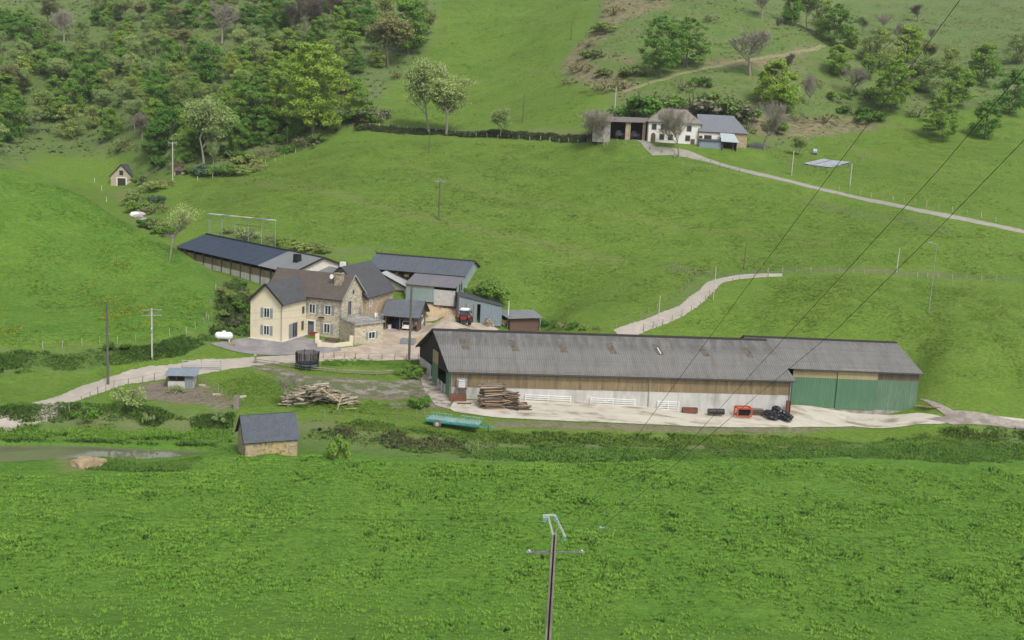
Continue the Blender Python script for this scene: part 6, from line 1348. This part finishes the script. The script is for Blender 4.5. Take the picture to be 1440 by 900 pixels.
def right_trees():
    Z = zone_right
    for s in """1055 106 40 D 1.35|1090 156 82 A 1.1|1172 64 4 Z 1.1|1197 68 38 A 1.1|1237 96 36 O 1.15|1276 88 34 A 1.1|1177 106 62 A 1.1|1197 136 92 D 1.2|1253 158 82 X 1.1|1302 132 72 O 1.1|1322 198 134 Z 1.1|1072 26 -20 D 1|1112 36 -20 B .7|1134 42 -20 C .8|1154 50 -8 O 1|1096 44 26 K .8|1107 102 74 K .7|1138 150 100 D .6
1220 112 78 M 1|1340 150 90 M 1.1|1380 120 60 A 1.2|1420 160 95 M 1.1|1216 84 52 O 1|1262 60 30 D 1|1300 90 60 E 1|1210 50 22 C 1|1240 46 18 D 1.1|1310 60 40 D 1.2|1290 30 6 K 1.1|1335 100 60 O 1|1385 196 140 M 1|1430 90 40 O 1.1|1280 125 92 E 1.1""".replace('\n', '|').split('|'):
        a = s.split(); px, b, t = map(float, a[:3]); plant(a[3], px, b, t, float(a[4]), zone=Z(px, b))
    plant('Z', 928, 108, 22, 1.0, 'large bright dark-green tree with pale trunk, left of the touching pair above the farm'); plant('Z', 966, 96, 24, 1.15, 'wide-crowned green tree, right of the touching pair above the farm')
    plant('W', 1074, 213, 140, .9, 'whitish bare tree right of the distant stone barn'); plant('W', 955, 222, 150, 1.0, 'slender bare tree in front of the white farmhouse beside the lane')
    plant('W', 827, 190, 155, 1.5, 'small wide bare tree at the left end of the open stone barn'); plant('W', 850, 206, 152, 1.35, 'twiggy bare tree before the open stone barn'); plant('C', 1124, 219, 190, 1.2, 'small dark sapling on the knoll before the tarpaulins')
    plant('C', 603, 188, 84, .75, 'tall narrow pale tree on the hedge terrace'); plant('C', 627, 190, 106, 1.15, 'broad pale tree with visible grey limbs on the hedge terrace'); plant('C', 704, 194, 150, .9, 'small pale tree by the posts on the hedge terrace')
    plant('T', 238, 378, 286, .95, 'slender young tree on the crest of the flowery left hill', y=174)
    for s in """912 168 116 d 1.2|890 168 140 g 1.4|950 160 126 o 1.5|975 162 124 k 1.5|1000 160 124 o 1.4|1022 166 132 k 1.3|895 108 88 o 1.5|880 125 106 n 1.5|845 128 108 n 1.5|815 100 84 n 1.6|835 82 66 o 1.5|1040 170 140 g 1.3|1050 188 166 n 1.4|1092 186 160 g 1|878 166 150 g 1.3|850 106 92 o 1.5|800 118 106 n 1.4|825 66 52 n 1.4|850 44 28 o 1.4|862 20 4 n 1.4|960 128 108 n 1.2|985 122 104 d 1.1
1120 170 156 n 1.5|1160 172 156 n 1.5|1200 162 142 d 1.4|1225 172 152 d 1.3|1180 140 124 g 1.5|1140 120 106 n 1.4|1040 60 48 n 1.3|1000 30 18 n 1.4|930 50 38 n 1.2|1290 165 145 n 1.3|1180 100 86 o 1.4|1225 140 118 d 1.3""".replace('\n', '|').split('|'):
        a = s.split(); px, b, t = map(float, a[:3]); plant(a[3], px, b, t, float(a[4]), zone=Z(px, b))
def farm_shrubs():
    zs = 'along the stream below the field barn'
    for s in """200 258 244 o 1.3|215 268 250 o 1.3|228 262 246 n 1.3|188 285 266 o 1.3|200 296 276 g 1.3|214 300 280 n 1.3|205 318 302 d 1.2|222 322 304 o 1.2|232 330 312 d 1.2|190 274 262 p 1.2|222 285 270 b 1.1""".split('|'):
        a = s.split(); px, b, t = map(float, a[:3]); plant(a[3], px, b, t, float(a[4]), zone=zs)
    zs = 'on the bank left of the cream house wing'
    for s in """318 420 404 o 1.1|330 432 416 d 1.2|342 452 438 g 1.1|322 458 444 k 1.1|335 468 454 g 1|345 415 403 n 1.2|308 410 400 n 1.2|338 400 391 g 1.2|312 445 433 o 1.1|330 452 440 k 1|343 436 424 d 1.1""".split('|'):
        a = s.split(); px, b, t = map(float, a[:3]); plant(a[3], px, b, t, float(a[4]), zone=zs)
    zs = 'right of the open-fronted barn'
    for s in "682 414 388 d 1.1|697 420 396 g 1.1|672 410 396 o 1|660 412 400 g 1".split('|'):
        a = s.split(); px, b, t = map(float, a[:3]); plant(a[3], px, b, t, float(a[4]), zone=zs)
    zs = 'behind the long barn ridge'
    for s in "768 462 446 d 1|780 464 444 g .8|792 465 448 n 1|806 466 450 d .8|820 467 454 o 1|840 468 456 n 1".split('|'):
        a = s.split(); px, b, t = map(float, a[:3]); plant(a[3], px, b-4, t, float(a[4]), zone=zs)
    zs = 'on the ridge behind the long livestock shed'
    for s in "420 352 336 o 1.4|440 352 338 n 1.4|400 344 330 g 1.3|380 340 328 n 1.3|350 334 322 n 1.3|320 328 318 o 1.3|455 354 342 o 1.2|345 338 315 p 1.2".split('|'):
        a = s.split(); px, b, t = map(float, a[:3]); plant(a[3], px, b, t, float(a[4]), zone=zs, y=None)
    plant('g', 575, 530, 507, 1.0, 'dense green bush at the right end of the lawn rail fence'); plant('g', 590, 524, 512, 1.1, 'low green bush between the lawn and the barn gable')
    plant('g', 590, 572, 548, .8, 'young bright bush at the left edge of the concrete yard')
    plant('S', 405, 572, 528, .8, 'thin leafless sapling left of the old beam heap'); plant('S', 412, 566, 526, .8, 'second leafless sapling beside the old beam heap')
    plant('p', 662, 638, 612, .5, 'small white-blossomed shrub on the ditch edge below the trailer'); plant('p', 180, 572, 536, .9, 'light green bushy plant in the hen run grass'); plant('p', 310, 596, 576, .8, 'small pale shrub left of the pond hut'); plant('p', 208, 596, 575, .6, 'spindly pale shrub on the bank above the pond'); plant('p', 247, 552, 538, 1.2, 'pale shrub growing against the hen house front')
    plant('g', 118, 590, 566, .9, 'green bush at the roadside left of the hen run')
    plant('g', 472, 648, 600, .45, 'thin green sapling rising from the ditch right of the hut')
    plant('d', 165, 492, 478, 1.5, 'dark bramble clump at the hill foot beside the wooden pole')
def tufts(name, poly, n, size, cols, blades=7, seed=1, h=1.0, dens=None, lean=.5, kindtag='grass', flat=1.0, field=False, soft=2.0, wn=.35):
    """many grass / weed clumps in a picked polygon, one stuff mesh"""
    P = np.array(wpoly(poly)) if isinstance(poly, str) else np.array(poly); rg = np.random.default_rng(seed); x0, y0 = P.min(0); x1, y1 = P.max(0); pts = []
    got = 0
    while got < n:
        q = rg.random((n*2, 2))*[x1-x0, y1-y0]+[x0, y0]; q = q[poly_sd(q[:, 0], q[:, 1], P) < 0]
        sd = -poly_sd(q[:, 0], q[:, 1], P)+(vnoise(q[:, 0], q[:, 1], 2.2)-.42)*soft*1.6; q = q[rg.random(len(q)) < np.clip(sd/soft, 0, 1)]
        if dens is not None: q = q[rg.random(len(q)) < dens(q[:, 0], q[:, 1])]
        if len(q) == 0: break
        pts.append(q); got += len(q)
    Q = np.concatenate(pts)[:n]; zf = fieldz if field else height; Z = zf(Q[:, 0], Q[:, 1]); n = len(Q); S = size*rg.uniform(.5, 1.5, n)*(.55+.9*vnoise(Q[:, 0], Q[:, 1], 3.5))
    C = np.repeat(np.c_[Q, Z], blades, 0); s = np.repeat(S, blades); N = n*blades; a = rg.random(N)*6.283; r = rg.random(N)**.5*s*.55*flat
    B = C+np.c_[np.cos(a)*r, np.sin(a)*r, np.full(N, -.05)]; a2 = a+rg.normal(size=N)*.7; w = s*.16; T = B+np.c_[np.cos(a2)*s*lean*rg.random(N), np.sin(a2)*s*lean*rg.random(N), s*h*rg.uniform(.5, 1.1, N)]
    pd = np.c_[-np.sin(a2)*w, np.cos(a2)*w, np.zeros(N)]; mid = B*.45+T*.55
    V = np.stack([B-pd*.6, B+pd*.6, mid+pd, T, mid-pd], 1).reshape(-1, 3)
    m = bpy.data.materials.get(name+'_mat') or leafmat(name+'_mat', cols[0], cols[1], 0, 0, .3, cols[2] if len(cols) > 2 else .25, wn, 1.0, .0)
    o = npmesh(name, V, np.arange(len(V)), m, 5); return tag(o, kind='stuff')
def grass():
    F1 = ((.13, .285, .032), (.21, .38, .05), .12)
    bnd = [(-52, 66), (-85, 119), (-60, 112), (-45, 112), (-36, 115), (-28, 117), (-10, 121), (20, 124.5), (60, 126), (95, 127), (70, 74), (60, 62), (0, 58)]
    def d1(x, y):
        return np.clip(.2+1.6*mound(x, y)/.45*.6, .1, 1)
    tufts('field_grass', bnd, 80000, .26, F1, 6, 1, .68, d1, .7, field=True, wn=.6)
    tufts('field_clumps', bnd, 1200, .40, ((.08, .19, .03), (.12, .25, .04), .3), 9, 2, .8, d1, .6, field=True)
    # ditch banks
    dk = ((.095, .21, .032), (.17, .30, .05), .4)
    tufts('bank_undergrowth', '430,598 560,612 690,625 900,628 1110,628 1319,622 1460,620 1460,650 1319,654 1110,654 900,654 690,648 560,634 430,618', 18000, .30, dk, 7, 3, .8, None, .5)
    tufts('bank_bramble', '430,596 640,616 700,640 560,632 430,612', 700, .4, ((.15, .13, .07), (.14, .18, .06), .8), 9, 9, .8)
    tufts('bank_grass', '430,585 600,598 690,606 900,611 1110,611 1319,604 1460,604 1460,622 1319,626 1110,630 900,632 690,626 560,612 430,600', 14000, .32, ((.12, .23, .03), (.19, .29, .05), .4), 7, 4, .8)
    tufts('hen_bank_growth', '-40,568 60,566 115,566 200,570 330,580 336,600 250,600 115,592 -40,596', 11000, .27, dk, 7, 5, .8)
    tufts('terrace_grass', '-40,598 115,596 325,604 328,622 215,620 -40,614', 6000, .3, F1, 7, 6, .8)
    tufts('pond_rim_growth', '-40,616 115,617 215,621 310,622 330,640 420,650 420,660 300,662 200,664 115,660 115,645 150,646 200,650 262,645 303,638 312,631 215,627 115,622 -40,622', 12000, .3, dk, 7, 7, .8, lambda x, y: np.where(pond_mask(x, y) > .05, 0, 1.0))
    tufts('hill_foot_growth', '-60,492 115,490 215,486 290,470 320,478 262,498 200,512 115,520 -60,526', 9000, .28, dk, 7, 8, .8)
    tufts('house_bank_growth', '296,470 300,440 312,404 330,392 345,400 350,440 345,472 325,476', 4500, .42, ((.09, .18, .035), (.16, .24, .06), .6), 8, 10, .8)
    tufts('lawn_grass', '360,520 430,516 570,520 600,512 590,506 455,506 450,516', 3000, .22, F1, 6, 11, .7)
    tufts('yard_verge_grass', '260,560 345,520 395,532 440,548 500,562 590,566 590,585 560,590 430,580 330,572', 3500, .2, ((.14, .25, .032), (.19, .29, .045), .2), 7, 12, .7)
    # sheath on the pastures
    hl = ((.155, .25, .036), (.20, .285, .05), .10)
    tufts('pasture_grass', '270,250 400,222 480,198 620,196 760,202 850,206 960,228 1130,266 1319,306 1460,335 1460,400 1319,388 1080,382 980,392 930,430 870,455 760,445 700,415 520,352 440,350 380,330 250,290', 50000, .26, hl, 5, 13, .5, None, .9, flat=1.4, wn=.12)
    tufts('steep_pasture_grass', '540,176 560,120 610,60 625,-10 860,-10 800,75 790,105 850,140 840,176 700,176 620,180', 14000, .34, ((.14, .25, .034), (.18, .29, .045), .1), 5, 14, .45, None, .9, flat=1.4, wn=.12)
    tufts('right_pasture_grass', '1080,205 1150,190 1240,172 1330,172 1460,170 1460,310 1319,292 1200,268 1100,244', 9000, .28, hl, 5, 15, .45, None, .9, flat=1.4, wn=.12)
    tufts('paddock_grass', '1080,392 1319,398 1460,405 1460,570 1300,545 1290,480 1060,470 900,462 990,440', 16000, .22, hl, 5, 16, .45, None, .9, flat=1.4, wn=.12)
    tufts('flower_hill_grass', '-60,250 60,255 115,275 200,326 250,356 300,392 300,440 288,462 215,478 115,486 -60,486', 24000, .22, ((.115, .26, .03), (.17, .32, .042), .12), 5, 17, .4, None, .8, wn=.2)
    tufts('yellow_flowers', '-60,300 115,300 200,350 250,375 285,400 280,440 215,470 115,478 -60,480', 2200, .24, ((.36, .36, .03), (.50, .46, .04), .5), 5, 18, .5, lambda x, y: np.clip(np.sin(x*.3+y*.2)+np.sin(x*.8-y*.5), 0, 1)*.5, .8)
    rgh = ((.11, .19, .042), (.18, .235, .07), .25)
    tufts('wood_floor_growth', '-200,225 60,214 115,222 150,214 190,232 240,247 330,232 420,205 470,187 530,172 520,158 560,110 612,50 620,-40 300,-60 -200,-60', 26000, .7, rgh, 7, 19, .6, wn=.2)
    tufts('bracken_slope', '862,-20 838,30 800,72 788,102 812,120 860,133 855,160 880,170 1000,160 1060,195 1085,212 1150,195 1230,182 1262,160 1330,160 1460,150 1460,-20', 22000, .5, ((.125, .20, .045), (.20, .215, .09), .3), 6, 20, .5, wn=.15)
    tufts('terrace_hedge', '500,176 560,178 620,184 700,184 760,186 840,190 850,200 760,198 690,194 600,190 500,186', 5000, .7, ((.055, .10, .03), (.12, .16, .05), .4), 8, 21, .7)
# ================================================================ light, camera
def finish():
    hz = MB().box(-1100, 1100, -110, 1350, -9, 420).build('haze', None); hm = bpy.data.materials.new('air'); hm.use_nodes = True; h_ = hm.node_tree; h_.nodes.remove(h_.nodes['Principled BSDF'])
    pv = h_.nodes.new('ShaderNodeVolumePrincipled'); pv.inputs['Color'].default_value = (.93, .95, 1, 1); pv.inputs['Density'].default_value = HAZE; pv.inputs['Anisotropy'].default_value = .2
    h_.links.new(pv.outputs[0], h_.nodes['Material Output'].inputs['Volume']); hz.data.materials.append(hm); tag(hz, kind='stuff')
    w = bpy.data.worlds.new('World'); SC.world = w; w.use_nodes = True; nt = w.node_tree; bg = nt.nodes['Background']
    sk = nt.nodes.new('ShaderNodeTexSky'); sk.sky_type = 'NISHITA'; sk.sun_disc = False; EL, AZ = math.radians(52), math.radians(150)
    sk.sun_elevation = EL; sk.sun_rotation = AZ; sk.air_density = 1.0; sk.dust_density = 3.0; sk.ozone_density = 1.0
    hs = nt.nodes.new('ShaderNodeHueSaturation'); hs.inputs['Saturation'].default_value = .35
    nt.links.new(sk.outputs[0], hs.inputs['Color']); nt.links.new(hs.outputs[0], bg.inputs[0]); bg.inputs[1].default_value = .13
    sd = bpy.data.lights.new('sun', 'SUN'); sd.energy = 1.5; sd.angle = math.radians(14); sd.color = (1, .96, .9); so = link(bpy.data.objects.new('sun', sd))
    # sky texture: rotation 0 = +Y, clockwise seen from above
    dirv = Vector((math.sin(AZ)*math.cos(EL), math.cos(AZ)*math.cos(EL), math.sin(EL))); so.rotation_euler = dirv.to_track_quat('Z', 'Y').to_euler(); so.location = (0, 0, 200)
    cd = bpy.data.cameras.new('camera'); co = link(bpy.data.objects.new('camera', cd)); cd.sensor_width = 36; cd.sensor_fit = 'HORIZONTAL'; cd.lens = 36*FP/1440; cd.clip_end = 5000
    co.matrix_world = Matrix(((RT[0], UP[0], -FW[0], CAM[0]), (RT[1], UP[1], -FW[1], CAM[1]), (RT[2], UP[2], -FW[2], CAM[2]), (0, 0, 0, 1)))
    SC.camera = co
    vs = SC.view_settings; SC.display_settings.display_device = 'sRGB'; vs.view_transform = 'Standard'; vs.look = 'None'; vs.exposure = EXPOSURE; vs.gamma = 1
    SC.render.resolution_x = 1024; SC.render.resolution_y = 640
    try: SC.cycles.max_bounces = 6; SC.cycles.transparent_max_bounces = 8; SC.cycles.use_denoising = True
    except Exception: pass
EXPOSURE = .6
HAZE = .00012
PADS.append((*at_z(430, 468, 3)[:2], math.radians(-18), 11, 7, 2.9, 4))
PADS.append((*at_y(965, 196, 266)[:2], 0, 16, 7, 35.2, 5))
PADS.append((*at_z(885, 545, -.6)[:2], 0.02, 0, 0, 0, .01))
PADS.append((*at_z(562, 458, 2.7)[:2], math.radians(-12), 4.5, 5, 2.65, 3))
ground = ground_mesh()
hay_field(ground.data.materials[0])
ROAD = M('gravel_road', (.37, .33, .28), .95, .12, 1.2, col2=(.33, .30, .25), s2=.5, bump=.2, bscale=12)
YARD = M('yard_concrete', (.46, .425, .355), .95, .12, .9, col2=(.22, .18, .13), s2=.38, thr=(.50, .66), stretch=(.6, 1.6, 1), bump=.1)
DIRTY = M('farm_track', (.34, .27, .19), .95, .2, 1.0, col2=(.27, .22, .16), s2=.5)
TAR = M('grey_tarmac', (.20, .19, .19), .95, .12, 1.5, col2=(.27, .25, .23), s2=.4)
GRAV = M('grey_gravel', (.30, .27, .235), .95, .25, 2.5, col2=(.2, .17, .14), s2=.5)
strip('farm_road', [(-60, 612), (20, 588), (80, 566), (115, 552), (160, 537), (230, 524), (300, 514), (360, 508), (430, 503), (500, 501)], 4.3, ROAD)
strip('hill_road', [(868, 470), (890, 463), (930, 448), (965, 432), (990, 412), (1005, 398), (1035, 390), (1062, 387.8), (1100, 386.5)], 3.6, ROAD, wfun=lambda u: 3.5-1.9*u*u*u)
strip('farm_lane', [(862, 189), (880, 195), (910, 204), (945, 213), (985, 223), (1030, 236), (1080, 248), (1130, 260), (1180, 272), (1240, 285), (1319, 301), (1440, 326)], 2.1, M('pale_lane', (.27, .26, .22), .95, .15, 1), lift=.15, step=1.5)
strip('upland_track', [(868, 130), (900, 121), (930, 112), (970, 101), (1010, 93), (1050, 84), (1100, 78), (1140, 70), (1158, 64)], 1.8, M('upland_path', (.20, .20, .095), .95, .25, 1.2), lift=.12, step=1.5)
patch('yard_ground', '440,506 446,495 480,490 500,488 536,480 538,456 575,450 600,440 610,446 640,446 640,452 690,457 702,464 640,464 606,490 602,505 585,507 530,508', M('yard_sand', (.40, .345, .28), .95, .14, 1.1, col2=(.33, .26, .19), s2=.5), .08)
patch('upper_yard', '560,425 590,422 612,426 640,424 646,436 640,446 620,452 600,452 590,440 562,436', M('track_sand', (.44, .33, .21), .95, .15, 1), .08)
patch('house_forecourt', '296,484 330,478 345,476 396,480 425,475 446,478 476,480 480,494 448,498 400,500 350,498 320,492', TAR, .09)
patch('concrete_yard', '640,563 632,575 640,580 700,588 800,593 900,597 1000,601 1110,602 1200,600 1290,597 1319,597 1440,600 1440,590 1330,588 1290,581 1200,576 1110,570 1110,580 900,570', YARD, .08)
patch('barn_entrance', '588,520 604,520 634,562 632,576 612,570 596,548', M('entrance_concrete', (.38, .34, .29), .95, .2, 1.2, col2=(.16, .13, .10), s2=.7), .06)
patch('parking_gravel', '340,511 362,514 390,519 430,530 480,535 560,536 602,532 606,552 570,556 520,557 470,552 430,540 390,528 360,518', M('churned_gravel', (.23, .205, .175), .95, .3, 1.5, col2=(.10, .12, .05), s2=.55, thr=(.42, .52)), .04)
patch('side_lane', '1290,561 1340,578 1440,596 1440,606 1340,598 1300,590 1330,586', GRAV, .1)
bm = MB(); P = PX; bm.prism([tuple(p) for p in P], -2.75, -2.62)
WAT = NT('pond_water'); WAT.b.inputs['Base Color'].default_value = (.13, .135, .08, 1); WAT.b.inputs['Roughness'].default_value = .03; WAT.b.inputs['Specular IOR Level'].default_value = .8; WAT.bump(WAT.noise(1.5, 3), .04, .05)
xs = [(p[0]-P[:, 0].mean(), p[1]-P[:, 1].mean()) for p in P]; c = P.mean(0); poly = [(c[0]+x*1.03, c[1]+y*1.25) for x, y in xs]
bm = MB(); bm.prism(poly, -3.0, -2.72); tag(bm.build('pond_water', WAT.m), kind='structure')
big_barn(); green_barn(); farmhouse(); carport(); teal_barn(); long_shed(); small_sheds(); hut(); hen_house(); field_barn(); far_farm()
N1, BA, BL, BW = None, None, None, None
_b = [o for o in bpy.data.objects if o.get('label', '').startswith('long grey-roofed barn')][0]
shear(_b['label'], .25); shear('tall green sheet-clad barn with grey ribbed roof joined to the long barn', .25)
yard_things(np.array(_b.location), _b.rotation_euler.z, float(np.hypot(*(at_z(1108, 584, -1.2)-at_z(632, 561, 0))[:2])))
tractor(); trailer(); sand_heap(); trampoline(); gas_tank(); beam_pile(); firewood(); banner_cage(); far_things(); main_pole(); poles_and_fences()
protos(); wood(); right_trees(); farm_shrubs(); label_trees(); grass()
finish()
